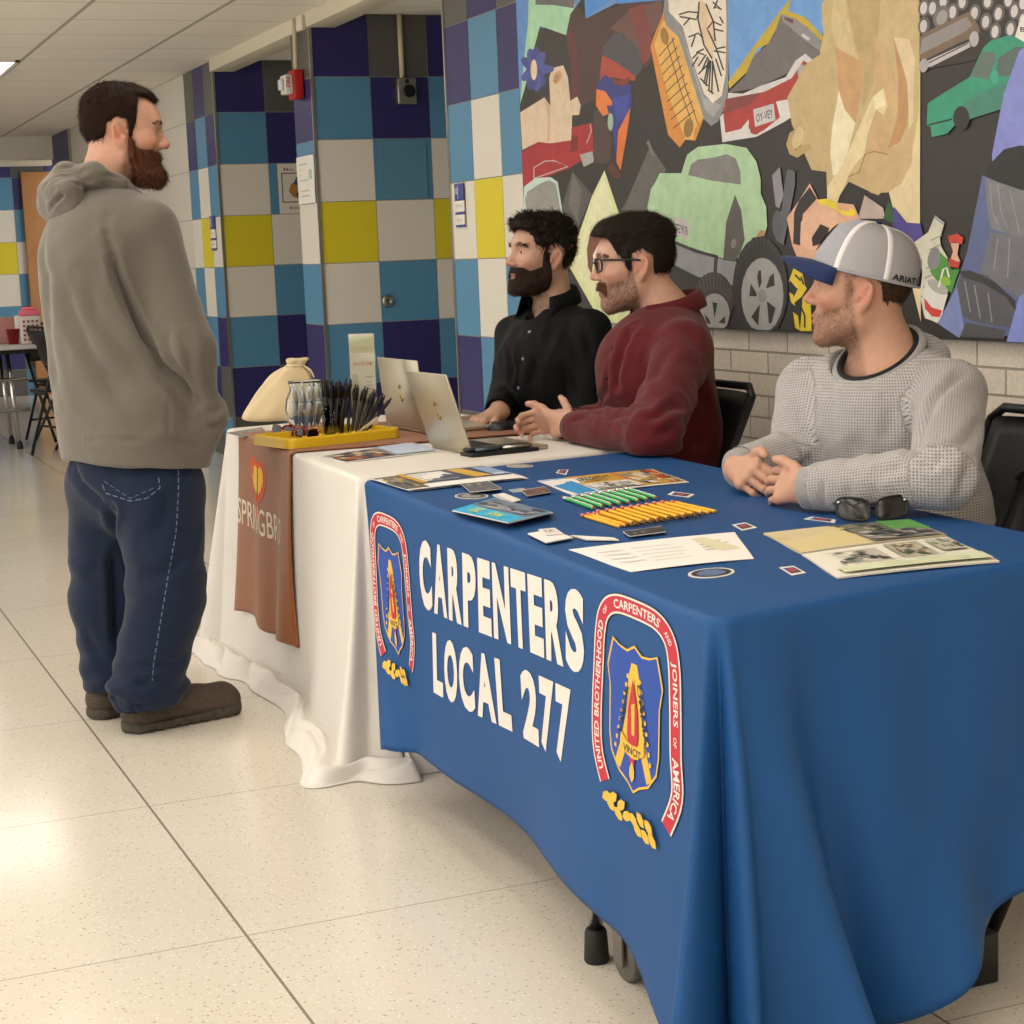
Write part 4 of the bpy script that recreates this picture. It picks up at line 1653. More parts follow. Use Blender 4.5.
# colour newsletter with the gold heading
f = Sheet(c3((480, 132), (775, 102), (868, 135), (570, 168)), T1, .0012, bow=.0012)
f.base('e9e5de').poly([(0, .05), (.22, .0), (.22, 1), (.05, 1)], '2f8fce').rect(.1, .72, .3, 1, 'd9e6ee')
f.rect(.22, .0, .62, .52, 'c99a34').text('APPRENTICE', .26, .42, .3, .3, '33302c').rect(.62, .0, .99, .95, 'b0523f')
f.photo(.64, .0, .99, .95, ['c69a3c', 'b5472f', 'd8b489', '6d4a3a', 'd9cfbf', '7b8a94'], 40, 21)
f.rect(.24, .55, .62, .95, 'd9d5cd').lines(.26, .58, .6, .95, 5, '3b3b3f', .5).photo(.30, .55, .46, .9, ['cfcac4', '2c2b2b', '57524f'], 14, 3)
f.done('newsletter', 'newsletter with a gold heading and red photos under the green pencils', 'newsletter')

# white sheet of paper
f = Sheet(c3((560, 308), (985, 263), (1034, 331), (720, 365)), T1, .0008, bow=.0014)
f.base('eeebe6', 14, 8).lines(.30, .18, .62, .8, 5, 'd7d3ce', .3).poly([(.70, .12), (.80, .10), (.97, .62), (.82, .66)], 'ddd6b4').lines(.72, .2, .92, .6, 4, 'c5bc9a', .4)
f.lines(.08, .2, .26, .75, 4, 'dcd8d2', .25, 5)
f.done('paper_sheet', 'blank-looking white paper sheet with a faint highlighted note', 'paper')

# open magazine
mg = empty('magazine', tuple(at(880, 555, Z=ZT)))
f = Sheet(c4((262, 308), (690, 270), (798, 314), (372, 366)), T1, .0035, bow=.0018)
f.base('cfc19a', 14, 6, 'bfb59a').poly([(0, 0), (.46, .0), (.5, 1), (0.02, 1)], 'd6c690').poly([(.02, .30), (.47, .3), (.48, .42), (.02, .42)], 'c9b87e')
f.photo(.44, .0, .76, .45, ['6b6a60', '2c2d2c', '8f8a78', '4c5348', 'b0a890'], 26, 31).rect(.76, .0, 1, .58, '5b9a4c').lines(.78, .06, .98, .5, 4, '8fc27f', .35)
f.photo(.5, .45, .98, .98, ['7f7d78', '3a3b3c', 'a8a49a', '57595a', '2b3a4a', 'c2beb4'], 40, 33)
o = f.mb.build('page', f.mats, mg)
f = Sheet(c4((374, 369), (800, 318), (953, 389), (478, 437)), T1, .0030, bow=.0014)
f.base('e2dfd0', 14, 6, 'cfcabb').photo(.13, .12, .46, .62, ['b7b2a6', '4a4f55', '8b8e90', '2e3236', 'd2cdc0', '6f7a66'], 30, 41)
f.photo(.52, .08, .75, .60, ['a8a292', '3e4a40', '7f6a4a', 'c0b690', '51624a'], 26, 43).photo(.80, .10, .97, .52, ['b9b5a8', '3a3d36', '6f7f3a', '8c8a7c'], 18, 47)
f.rect(.06, .72, .98, .95, 'd3d9b8').lines(.08, .74, .9, .93, 3, 'b9c09c', .3).lines(.15, .64, .94, .70, 1, 'b5b1a4', .5)
f.mb.build('page', f.mats, mg)
tag(mg, 'open magazine with photos and a green corner on the near end of the blue cloth', 'magazine')

# ------------------------------------------------------------------ pencils
PEN_Y = mat('pencil_yellow', 'f0b01e', .35)
PEN_G = mat('pencil_green', '3fae55', .35)
PEN_W = mat('pencil_white', 'e9ece6', .35)
FERR = mat('pencil_ferrule', 'b9503a', .35, .3)
ERAS = mat('eraser_pink', 'cf8d84', .7)
WOOD = mat('cut_wood', 'd2a874', .7)
LEAD = mat('graphite', '24211f', .5)


def pencil(bodymat, stripe=None):
    e = empty('pencil', (0, 0, 0))
    L, r = .178, .0041
    b = MB()
    b.lathe((0, 0, r), [(r, 0), (r, L - .02)], axis=(1, 0, 0), n=6, cap=False)
    b.build('barrel', bodymat, e)
    MB().lathe((L - .020, 0, r), [(r * 1.03, 0), (r * 1.03, .012), (r * .98, .013)], axis=(1, 0, 0), n=12).build('ferrule', FERR if stripe is None else STEEL, e)
    MB().lathe((L - .008, 0, r), [(r * .98, 0), (r * .98, .007), (r * .7, .009)], axis=(1, 0, 0), n=12).build('eraser', ERAS, e)
    MB().lathe((-.0004, 0, r), [(r * .98, 0), (r * .98, .0006)], axis=(1, 0, 0), n=6).build('cut_end', WOOD, e)
    MB().lathe((-.0010, 0, r), [(r * .36, 0), (r * .36, .0014)], axis=(1, 0, 0), n=10).build('lead', LEAD, e)
    if stripe is not None:
        s_ = MB()
        s_.box((L * .45, 0, 2 * r - .0003), (L * .86, .0034, .0008))
        s_.build('stripe', stripe, e)
    return e


def lay_pencil(proto, used, a, b, z, label, group):
    """a = pixel of the cut end, b = pixel of the eraser end"""
    A, B = at(*a, Z=z), at(*b, Z=z)
    d = B - A
    o = proto if not used else copy_tree(proto)
    o.location = A
    o.rotation_euler = (0, 0, math.atan2(d[1], d[0]))
    tag(o, label, 'pencil', group)


py = pencil(PEN_Y)
pg = pencil(PEN_G, PEN_W)
n = 0
for k in range(16):
    t = k / 15
    a = (350 + (690 + 245 * t) * .3906, 430 + (252 - 38 * t) * .3906)
    b = (350 + (577 + 200 * t) * .3906, 430 + (218 - 40 * t) * .3906)
    j = random.uniform(-.5, .5)
    lay_pencil(py, n > 0, (a[0] + j, a[1] + j * .3), (b[0] - j, b[1]), T1 + .0002, 'yellow pencil lying in the lower layer of the fanned row', 'yellow pencils, lower layer')
    n += 1
for k in range(9):
    t = k / 8
    a = (350 + (722 + 180 * t) * .3906, 430 + (246 - 26 * t) * .3906)
    b = (350 + (612 + 150 * t) * .3906, 430 + (209 - 26 * t) * .3906)
    lay_pencil(py, True, (a[0] + random.uniform(-1, 1), a[1] - 1.5), (b[0] + random.uniform(-1, 1), b[1] - 1.5), T1 + .0086, 'yellow pencil lying on top of the fanned row', 'yellow pencils, upper layer')
n = 0
for k in range(8):
    t = k / 7
    a = (350 + (622 + 160 * t) * .3906, 430 + (204 - 26 * t) * .3906)
    b = (350 + (541 + 150 * t) * .3906, 430 + (176 - 26 * t) * .3906)
    lay_pencil(pg, n > 0, a, b, T1 + .0016, 'green and white striped pencil lying behind the yellow ones', 'green pencils')
    n += 1

# ------------------------------------------------------ black sunglasses
LENS = mat('dark_lens', '0d0d10', .12, spec=.6)


def sunglasses(c, dirx, frame, lens, label, scale=1., group=None):
    """c = point on the table below the nose bridge, dirx = unit vector to the wearer's left; rests on lower rim, temples folded"""
    e = empty('sunglasses', tuple(c))
    X, Z_ = unit(dirx), np.array([0, 0, 1.])
    Y = np.cross(Z_, X)      # towards the temples
    s = scale
    tilt = -.22
    U = unit(Z_ + Y * -tilt)

    def P(x, y, z):
        return np.array(c) + (X * x + U * z + Y * y) * s
    for sd in (-1, 1):
        out = []
        for t in np.linspace(0, 2 * PI, 25)[:-1]:
            x, z = .030 * math.copysign(abs(math.cos(t)) ** .5, math.cos(t)), .0205 * math.copysign(abs(math.sin(t)) ** .55, math.sin(t))
            out.append((sd * (.036 + x * (1.0)), -.002 + .010 * ((abs(.036 + x) / .066) ** 2), .0235 + z + .003 * x / .03))
        ring = [P(*q) for q in out]
        m = MB().tube(ring, .0024 * s, 8, closed=True)
        m.build('rim', frame, e)
        cc = np.mean(ring, 0)
        m = MB()
        n_ = len(ring)
        bul = cc - Y * .004 * s
        m.raw([*ring, bul, *[q + Y * .0015 * s for q in ring], bul + Y * .0015 * s], [(i, (i + 1) % n_, n_) for i in range(n_)] + [(n_ + 1 + (i + 1) % n_, n_ + 1 + i, 2 * n_ + 1) for i in range(n_)], 0, True)
        m.build('lens', lens, e)
        hz = .034
        MB().tube([P(sd * .066, .010, hz), P(sd * .068, .016, hz), P(sd * .060, .022 + .002 * sd, hz - .002), P(sd * .0, .026 + .003 * sd, hz - .012), P(-sd * .045, .026 + .003 * sd, hz - .020), P(-sd * .060, .027 + .003 * sd, hz - .028)],
                  [.0035 * s, .0035 * s, .0034 * s, .003 * s, .003 * s, .0022 * s], 8, flat=(tuple(Y), .6)).build('temple', frame, e)
        MB().lathe(P(sd * .062, .005, .036), [(.0035 * s, 0), (.0035 * s, .001)], axis=tuple(-Y), n=12).build('emblem', STEEL, e)
    MB().tube([P(-.010, -.001, .030), P(0, -.003, .034), P(.010, -.001, .030)], .0026 * s, 8).build('bridge', frame, e)
    tag(e, label, 'sunglasses', group)
    return e


a_, b_ = at(837, 524, Z=ZT), at(910, 521, Z=ZT)
sunglasses((a_ + b_) / 2 + (0, 0, .0028), b_ - a_, BLACKP, LENS, 'black sunglasses lying on the blue cloth by the elbow of the man in the cap', scale=np.linalg.norm(b_ - a_) / .136)

# ==================================================== white table things
ZW = ZT - .002 + .0004
ZR = ZT + .0042

# yellow tray
YEL = mat('yellow_plastic', 'd9b31f', .4)


def build_tray():
    A, B, C_ = at(290, 449.5, Z=ZR), at(403, 437, Z=ZR), at(266, 438, Z=ZR)
    ux, uy = unit(B - A), None
    uy = unit((C_ - A) - ux * ((C_ - A) @ ux))
    W_, D_ = np.linalg.norm(B - A), .235
    o = A + ux * W_ / 2 + uy * D_ / 2

    def outline(w, d, r, n=7):
        P = []
        for cx, cy, a0 in ((w - r, d - r, 0), (-w + r, d - r, 90), (-w + r, -d + r, 180), (w - r, -d + r, 270)):
            for k in range(n):
                a = math.radians(a0 + 90 * k / (n - 1))
                P.append((cx + r * math.cos(a), cy + r * math.sin(a)))
        return P
    rings = [(0, 0, .0), (0, 0, .024), (.002, .002, .028), (.016, .016, .028), (.018, .018, .025), (.020, .020, .010), (.10, .10, .008)]
    V, F = [], []
    for dw, dd, z in rings:
        V += [o + ux * x + uy * y + np.array([0, 0, z]) for x, y in outline(W_ / 2 - dw, D_ / 2 - dd, max(.03 - dw * .5, .01))]
    n = 28
    for j in range(len(rings) - 1):
        for i in range(n):
            F.append((j * n + i, j * n + (i + 1) % n, (j + 1) * n + (i + 1) % n, (j + 1) * n + i))
    F.append(tuple((len(rings) - 1) * n + i for i in range(n)))
    F.append(tuple(range(n - 1, -1, -1)))
    mb = MB().raw(V, F, 0, False)
    # raised pips on the rim
    for k in range(6):
        for s_ in (-1, 1):
            mb.lathe(o + ux * (W_ * (-.36 + .145 * k)) + uy * s_ * (D_ / 2 - .009) + np.array([0, 0, .027]), [(.006, 0), (.006, .004), (.004, .005)], n=12)
    t = mb.build('tray', YEL, None, tuple(o))
    tag(t, 'shallow yellow plastic tray on the brown runner holding pens and sunglasses', 'tray')
    return o, ux, uy


TO, TX, TY = build_tray()
ZTR = ZR + .0095

# glass jar of pens
GLASS = mat('clear_glass', 'f4f8f8', .03, trans=1., ior=1.3)
jc = at(316, 432, Z=ZTR)
jc = jc + TY * .05
jar = MB().lathe(jc, [(.0, .0), (.036, 0), (.050, .012), (.062, .04), (.065, .07), (.060, .10), (.050, .122), (.047, .130), (.050, .148), (.053, .152), (.051, .154), (.045, .148), (.043, .130), (.047, .121), (.057, .10), (.062, .07), (.059, .041), (.048, .015), (.034, .004), (0, .004)], n=32, cap=False)
tag(jar.build('glass_jar', GLASS, None, tuple(jc)), 'round clear glass jar full of pale blue pens on the yellow tray', 'jar')
PBL = mat('pen_pale_blue', '8a9ab8', .35)
PWH = mat('pen_white', 'e6e4df', .35)
PBK = mat('pen_black', '151518', .3)


def pen(mats_, L=.135, r=.0048, clip=True):
    e = empty('pen', (0, 0, 0))
    MB().lathe((0, 0, 0), [(.0012, 0), (r * .7, .012), (r, .02), (r, L - .012)], n=10).build('barrel', mats_[0], e)
    MB().lathe((0, 0, 0), [(r * 1.04, L - .045), (r * 1.04, L - .008), (r * .9, L - .006)], n=10, cap=True).build('cap', mats_[1], e)
    MB().lathe((0, 0, 0), [(r * .5, L - .007), (r * .5, L + .004), (r * .3, L + .005)], n=8).build('push_button', mats_[1], e)
    if clip:
        MB().box((r * 1.5, 0, L - .028), (.0014, .003, .036)).build('clip', mats_[1], e)
    return e


def place_along(o, p, d):
    x, y, z = frame_of(d)
    o.matrix_world = Matrix([[*[float(q) for q in (x[i], y[i], z[i])], float(p[i])] for i in range(3)] + [[0, 0, 0, 1]])


pb = pen((PBL, PWH), .078, .0068, False)
rn = random.Random(3)
k = 0
for ring, (cnt, rr, z0) in enumerate(((3, .012, .012), (9, .034, .018), (3, .012, .066), (8, .031, .062))):
    for i in range(cnt):
        a = 2 * PI * (i + .3 * ring) / cnt
        p = jc + np.array([rr * math.cos(a), rr * math.sin(a), z0])
        d = unit(np.array([.18 * math.cos(a + 1.2), .18 * math.sin(a + 1.2), 1]))
        o = pb if k == 0 else copy_tree(pb)
        place_along(o, p, d)
        tag(o, 'short pale blue pen with a white top inside the glass jar', 'pen', 'pale blue pens in the jar')
        k += 1

# black pens standing in a second clear cup
bc = at(338, 435, Z=ZTR) + TY * .022 + np.array([0, 0, .0006])
cup = MB().lathe(bc, [(.0, .0), (.026, 0), (.030, .004), (.036, .090), (.0345, .090), (.0285, .006), (0, .004)], n=28, cap=False)
tag(cup.build('clear_cup', GLASS, None, tuple(bc)), 'clear cup packed with black pens on the yellow tray', 'cup')
pk = pen((PBK, PBK), .145, .0050)
k = 0
for ring, (cnt, rr) in enumerate(((1, 0), (6, .0105), (11, .0215))):
    for i in range(cnt):
        a = 2 * PI * (i + .5 * ring) / max(cnt, 1)
        rad = np.array([math.cos(a), math.sin(a), 0])
        p = bc + rad * rr + np.array([0, 0, .008 + .010 * rn.random()])
        d = unit(np.array([0, 0, 1]) + rad * (rr * 7) + np.array([.10, -.05, 0]) * (rr / .02))
        o = pk if k == 0 else copy_tree(pk)
        place_along(o, p, d)
        tag(o, 'black click pen standing in the clear cup', 'pen', 'black pens in the cup')
        k += 1
# loose leaning black pens beside the cup
for i in range(10):
    a0 = bc + TX * (.034 + .0060 * i) - TY * (.026 + .013 * (i % 2)) + np.array([0, 0, .004])
    d = unit(np.array([(.20 + .06 * i) * TX[0], (.20 + .06 * i) * TX[1], .92 - .04 * i]) + TY * .22)
    o = copy_tree(pk)
    place_along(o, a0, d)
    tag(o, 'black click pen leaning out over the tray beside the cup', 'pen', 'black pens leaning beside the cup')

# white card leaning by the pens
p0 = bc + TX * .052 - TY * .044
f = Sheet([p0 + (0, 0, .004), p0 + TX * .075 + np.array([0, 0, .045]), p0 + TX * .085 + TY * .012 + np.array([0, 0, .022]), p0 + TX * .02 + TY * .012 - np.array([0, 0, .0])], 0, .001, px=False)
f.base('e6e2de', 2, 2)
f.done('name_card', 'white card tilted against the black pens in the yellow tray', 'card')

# red-framed dark sunglasses on the tray
RED = mat('red_frame', '8e1f1c', .3)
for k, (px, py_, lab) in enumerate(((284, 435, 'red-sided dark sunglasses nearest the canvas bag on the yellow tray'), (297, 437.5, 'second pair of red-sided dark sunglasses from the canvas bag'), (309, 439, 'red-sided dark sunglasses below the black pens on the tray'))):
    c = at(px, py_, Z=ZTR + .001) + TY * .015
    sunglasses(c + (0, 0, .002), unit(TX * .35 - TY * .94), RED, LENS, lab, scale=.62)

# canvas bag
CANVAS = fabric_mat('canvas', 'd3bf98', scale=500, sheen=.1)


def build_bag():
    base = (at(243, 425, Z=ZW) + at(322, 421, Z=ZW)) / 2 + np.array([.02, .10, 0])
    ux = unit(CR * (1, 1, 0))
    uy = np.cross((0, 0, 1.), ux)
    # silhouettes of the slumped bag by height: (z, left, right, half depth)
    prof = [(0, -.125, .120, .070), (.012, -.132, .135, .078), (.04, -.118, .135, .078), (.08, -.090, .130, .066), (.12, -.058, .122, .05), (.155, -.022, .112, .034), (.172, .010, .100, .024), (.182, .036, .088, .017), (.190, .036, .096, .022), (.200, .030, .108, .026), (.207, .034, .106, .020)]
    V, F = [], []
    n = 40
    for j, (z, l, r_, d) in enumerate(prof):
        c, w = (l + r_) / 2, (r_ - l) / 2
        for i in range(n):
            a = 2 * PI * i / n
            k = 1 + .07 * math.sin(a * 5 + z * 30) * (.3 + z * 5) + .045 * math.sin(a * 9 - z * 42) + .03 * math.sin(a * 14 + z * 25) * (z > .05)
            V.append(base + ux * (c + w * math.cos(a) * k) + uy * d * math.sin(a) * k + np.array([0, 0, z + .004 * math.sin(a * 3) * (z > .02)]))
    m = len(prof)
    for j in range(m - 1):
        for i in range(n):
            F.append((j * n + i, j * n + (i + 1) % n, (j + 1) * n + (i + 1) % n, (j + 1) * n + i))
    F.append(tuple((m - 1) * n + i for i in range(n)))
    F.append(tuple(range(n - 1, -1, -1)))
    e = mesh_obj('canvas_bag', V, F, CANVAS, None, tuple(base), smooth=True)
    sd = e.modifiers.new('smooth', 'SUBSURF')
    sd.levels = sd.render_levels = 1
    cd = MB().tube([base + ux * (.062 + .030 * math.cos(a)) + uy * .021 * math.sin(a) + np.array([0, 0, .183]) for a in np.linspace(0, 2 * PI, 22)[:-1]], .0035, 8, closed=True)
    cd.tube([base + ux * .090 + uy * -.012 + np.array([0, 0, .183]), base + ux * .115 - uy * .035 + np.array([0, 0, .168]), base + ux * .128 - uy * .055 + np.array([0, 0, .145])], .003, 8)
    cd.build('drawstring', mat('cotton_cord', 'dccdae', .8), e)
    tag(e, 'slumped cream canvas drawstring bag at the end of the white table', 'bag')


build_bag()

# folder and flyer lying on the white table
f = Sheet([(226, 433.5), (262, 428), (268, 434.5), (243, 437.5)], ZW, .0025)
f.base('6f6a62', 4, 3, 'b5aea4').rect(.1, .1, .9, .9, '8b867c')
f.done('folder', 'thin grey folder under the edge of the canvas bag', 'folder')
f = Sheet([(320, 457), (413, 443), (440, 452), (346, 463)], ZW, .0016, bow=.001)
f.base('cfd0d6', 8, 4, 'e6e2dc').photo(.02, .05, .55, .95, ['5d5a5e', '8a4a3e', 'b7a58a', '4a5a70', 'c9b68c', 'a55a40', '30333a'], 44, 51).rect(.56, .05, .98, .95, 'b9c7dc').lines(.6, .2, .95, .7, 4, '8fa0bc', .4)
f.done('leaflet', 'glossy photo leaflet with a pale blue side between tray and blue cloth', 'leaflet')

# clear sign holder
f0 = at(358, 431, Z=ZTR) + TY * .03
sh = empty('sign_holder', tuple(f0))
sx = unit(CR * (1, 1, 0))
sz = np.array([0, 0, 1.])
sy = np.cross(sz, sx)
W_, H_ = .076, .285
c0 = f0 + np.array([0, 0, .004])
fr = Sheet([c0 + sz * H_ + sy * .03, c0 + sz * H_ + sx * W_ + sy * .03, c0 + sx * W_, c0], 0, .0008, px=False)
fr.n = -sy
fr.base('ddd2b4', 2, 4).rect(.05, .02, .95, .12, 'd5d3a2').rect(.06, .13, .94, .2, 'cfc39a').text('JOIN OUR TEAM', .12, .345, .76, .05, 'b4563c', .01)
fr.rect(.06, .42, .3, .64, 'c9bd9a').text('Apply', .62, .47, .28, .03, 'b4563c').lines(.62, .49, .9, .6, 3, 'c8a287', .3)
fr.rect(.05, .7, .95, .98, 'c4b8a0').photo(.55, .68, .95, .97, ['a89aa0', '6d6470', '8a6a6a', 'c9bca8'], 14, 61)
fr.mb.build('insert', fr.mats, sh)
m = MB()
m.box(c0 + sx * W_ / 2 + sz * H_ / 2 + sy * .0125 - sy * .004, (W_ + .006, .0022, H_ + .006), (sx, unit(sy - sz * .03 / H_), unit(sz + sy * .03 / H_)))
m.box(c0 + sx * W_ / 2 + sy * .03, (W_ + .006, .075, .0025))
m.build('acrylic_stand', GLASS, sh)
tag(sh, 'tall clear sign holder with a cream insert standing on the yellow tray', 'sign')

# laptops
ALU = mat('silver_aluminium', 'c4bba6', .38, .75)
KEYB = mat('keyboard_black', '1b1b1d', .5)
GOLD = mat('logo_mirror', '8a7440', .15, 1.)
SCR = mat('screen_black', '0a0a0c', .1)


def laptop(bl, br, tl, ww, label, ZW=ZW):
    """bl, br = pixels of the hinge edge seen from behind, tl = pixel of the lid's top-left corner; ww = depth of the base"""
    A, B = at(*bl, Z=ZW + .012), at(*br, Z=ZW + .012)
    ux = unit((B - A) * (1, 1, 0))
    w = np.linalg.norm(B - A)
    back = np.array([-ux[1], ux[0], 0])
    if back[0] < 0:
        back = -back
    lid_h = ww * .97
    # lid leans away from the keyboard
    best = None
    for a in np.linspace(-.9, .9, 181):
        q = A - back * math.sin(a) * lid_h + np.array([0, 0, math.cos(a) * lid_h])
        d = q - CC
        p = np.array([512 + FPX * (d @ CR) / (d @ CF), 512 - FPX * (d @ CU) / (d @ CF)])
        er = np.linalg.norm(p - np.array(tl))
        if best is None or er < best[0]:
            best = (er, a)
    a = best[1]
    up = -back * math.sin(a) + np.array([0, 0, math.cos(a)])
    nrm = np.cross(ux, up)
    if nrm @ back > 0:
        nrm = -nrm
    o = empty('laptop', tuple((A + B) / 2 - np.array([0, 0, .012])))
    zz = np.array([0, 0, 1.])
    b = MB().box((A + B) / 2 + back * ww / 2 - zz * .0055, (w, ww, .011), (ux, back, zz), 0, .003)
    b.build('base', ALU, o)
    k = MB()
    for r_ in range(5):
        for c in range(13):
            k.box((A + B) / 2 + ux * (w * .86 * ((c + .5) / 13 - .5)) + back * (ww * (.10 + .095 * r_)) + zz * .0007, (w * .86 / 13 * .86, ww * .08, .0016), (ux, back, zz))
    kb = k.build('keyboard', KEYB, o)
    kb['kind'] = 'stuff'
    MB().box((A + B) / 2 + back * ww * .78 + zz * .0002, (w * .34, ww * .30, .0008), (ux, back, zz), 0).build('trackpad', mat('trackpad', 'a9a294', .3, .6), o)
    l = MB().box((A + B) / 2 + up * lid_h / 2 + nrm * .003, (w, .005, lid_h), (ux, nrm, up), 0, .002).build('lid', ALU, o)
    MB().box((A + B) / 2 + up * lid_h * .52 - nrm * .0001, (w * .94, .0012, lid_h * .86), (ux, nrm, up)).build('screen', SCR, o)
    lg = MB()
    c = (A + B) / 2 + up * lid_h * .52 + nrm * .0060
    lg.tube([c + ux * (.010 * math.cos(t)) + up * (.016 * math.sin(t) + .004) for t in np.linspace(.4, 2.9, 12)], .0018, 6)
    lg.tube([c + ux * (.009 * math.cos(t) + .003) + up * (.022 * math.sin(t) - .006) for t in np.linspace(3.3, 5.6, 12)], .0026, 6)
    lg.build('logo', GOLD, l)
    MB().tube([A + ux * .03 + zz * .001, B - ux * .03 + zz * .001], .005, 10).build('hinge', MATS['trackpad'], o)
    tag(o, label, 'laptop')


laptop((431.5, 443.5), (473, 451.5), (404.5, 366), .225, 'open silver laptop in front of the man in dark red, nearer the blue cloth')
laptop((388, 423), (428, 430.5), (378, 354.5), .215, 'open silver laptop half hidden behind the nearer laptop', ZR + .0008)

# black organiser with pens beside the laptop
A, B = at(470, 457.5, Z=ZW), at(537, 450.5, Z=ZW)
ux = unit(B - A)
uy = np.cross((0, 0, 1.), ux)
w = np.linalg.norm(B - A)
og = empty('phone_case', tuple((A + B) / 2))
MB().box((A + B) / 2 + uy * .022 + np.array([0, 0, .0055]), (w, .07, .010), (ux, uy, (0, 0, 1)), 0, .003).build('folder_cover', BLACKP, og)
MB().box((A + B) / 2 + uy * .034 + np.array([0, 0, .016]), (w * .93, .04, .009), (ux, uy, (0, 0, 1)), 0, .003).build('phone', BLACKP, og)
MB().tube([A + ux * .02 * w / .2 + uy * .004 + np.array([0, 0, .0165]), A + ux * w * .45 + uy * .004 + np.array([0, 0, .0165])], .0045, 10).build('pen', mat('pen_slate', '57636e', .3, .5), og)
MB().tube([A + ux * w * .5 + uy * .004 + np.array([0, 0, .0165]), A + ux * w * .93 + uy * .004 + np.array([0, 0, .0165])], .0045, 10).build('pen', mat('pen_silver', 'c3c0b8', .25, .8), og)
tag(og, 'black organiser case with two pens lying before the nearer laptop', 'organiser')

# computer mouse
c = at(503, 431, Z=ZW)
V, F = [], []
for j in range(9):
    for i in range(20):
        a, b = 2 * PI * i / 20, PI / 2 * j / 8
        V.append(c + np.array([.052 * math.cos(a) * math.cos(b) ** .7, .03 * math.sin(a) * math.cos(b) ** .7, .001 + .030 * math.sin(b)]))
for j in range(8):
    for i in range(20):
        F.append((j * 20 + i, j * 20 + (i + 1) % 20, (j + 1) * 20 + (i + 1) % 20, (j + 1) * 20 + i))
mo = mesh_obj('computer_mouse', V, F, BLACKP, None, tuple(c), smooth=True)
MB().box(c + np.array([-.028, 0, .0285]), (.016, .005, .005), None, 0, .002).build('scroll_wheel', mat('wheel_grey', '4c4c4e', .5), mo)
tag(mo, 'small black computer mouse behind the nearer laptop', 'mouse')

# ==================================================== wall fittings
# room sign on the tiled end of the mural wall


def room_sign(Y0, z1, scale, label):
    x = WX - .0065
    e = empty('room_sign', (x, Y0, z1 - .2))
    w = .105 * scale
    SB = mat('sign_blue', '3b4488', .4)
    SW = mat('sign_white', 'e3ddd2', .4)
    for k, (za, zb, m) in enumerate(((0, -.072, SB), (-.072, -.118, SW), (-.118, -.130, SB), (-.130, -.172, SW), (-.172, -.182, SB))):
        MB().bb((x - .006, Y0 - w, z1 + zb * scale * 1.05), (x, Y0, z1 + za * scale * 1.05), bev=.001).build('panel' if m is SW else 'band', m, e)
    t = MB()
    text_on(t, '12', (x - .0064, Y0 - .01, z1 - .045 * scale), (0, -1, 0), (0, 0, 1), .026 * scale, bold=.02)
    t.bb((x - .0066, Y0 - w * .40, z1 - .070 * scale), (x - .006, Y0 - w * .37, z1 - .008 * scale))
    t.build('number', SW, e)
    t = MB()
    text_on(t, 'Mrs. Petty', (x - .0064, Y0 - w * .2, z1 - .108 * scale), (0, -1, 0), (0, 0, 1), .018 * scale, w * .62)
    text_on(t, 'Room 122', (x - .0064, Y0 - w * .2, z1 - .166 * scale), (0, -1, 0), (0, 0, 1), .018 * scale, w * .64)
    t.build('lettering', mat('sign_grey', 'a79f94', .6), e)
    tag(e, label, 'sign')


room_sign(7.235, 1.552, .95, 'blue and white room sign on the tiled end of the mural wall')
p = at(216, 217, X=WX)
room_sign(p[1] + .13, p[2] + .01, 1.15, 'blue and white room sign on the tiled wall behind the standing man')

# fire alarm strobe with conduit
p = at(297, 82, X=WX)
e = empty('fire_alarm', (WX, 9.47, 2.1))
AR = mat('alarm_red', 'b3201c', .4)
za, zb = 2.105, 2.255
MB().bb((WX - .06, 9.40, za), (WX - .0065, 9.52, zb), bev=.006).build('housing', AR, e)
MB().bb((WX - .105, 9.41, za + .025), (WX - .06, 9.51, zb - .025), bev=.008).build('strobe_plate', mat('alarm_white', 'd9d2c6', .4), e)
MB().bb((WX - .125, 9.43, za + .045), (WX - .105, 9.49, zb - .045), bev=.008).build('strobe_lens', mat('strobe_clear', 'c9ccd4', .1, spec=.8), e)
t = MB()
text_on(t, 'FIRE', (WX - .1, 9.4095, zb - .04), (0, 0, -1), (1, 0, 0), .022, bold=.02)
t.build('lettering', AR, e)
tag(e, 'red fire alarm with white strobe on the edge of the tiled pier', 'fire alarm')
e = MB().tube([(WX - .028, 9.455, zb - .002), (WX - .028, 9.455, zb + .05), (WX - .025, 9.45, ZC - .002)], .012, 10)
tag(e.build('wall_conduit', mat('conduit_cream', 'cabf9e', .5), None, (WX - .028, 9.455, zb)), 'short cream conduit from the fire alarm up to the ceiling', 'conduit')

# box with conduit on the pier
p = at(404, 92, Y=YP0 - .0065)
e = empty('wall_speaker', (p[0], YP0 - .0065, p[2]))
MB().box((p[0], YP0 - .034, p[2]), (.105, .055, .135), None, 0, .006).build('housing', mat('brushed_steel', '9c978c', .35, .9), e)
MB().lathe((p[0] + .01, YP0 - .062, p[2]), [(.034, 0), (.034, .004), (.028, .006), (.010, .004)], axis=(0, -1, 0), n=24).build('speaker_grille', BLACKP, e)
MB().lathe((p[0], YP0 - .062, p[2] + .05), [(.012, 0), (.012, .006), (.008, .009)], axis=(0, -1, 0), n=16).build('sensor', BLACKP, e)
tag(e, 'small steel box with a black round grille on the tiled pier', 'wall box')
e = MB().tube([(p[0] - .012, YP0 - .022, p[2] + .068), (p[0] - .012, YP0 - .022, ZC)], .0135, 12)
tag(e.build('wall_conduit', MATS['conduit_cream'], None, (p[0], YP0 - .02, p[2] + .07)), 'tall cream conduit from the steel box up to the ceiling', 'conduit')

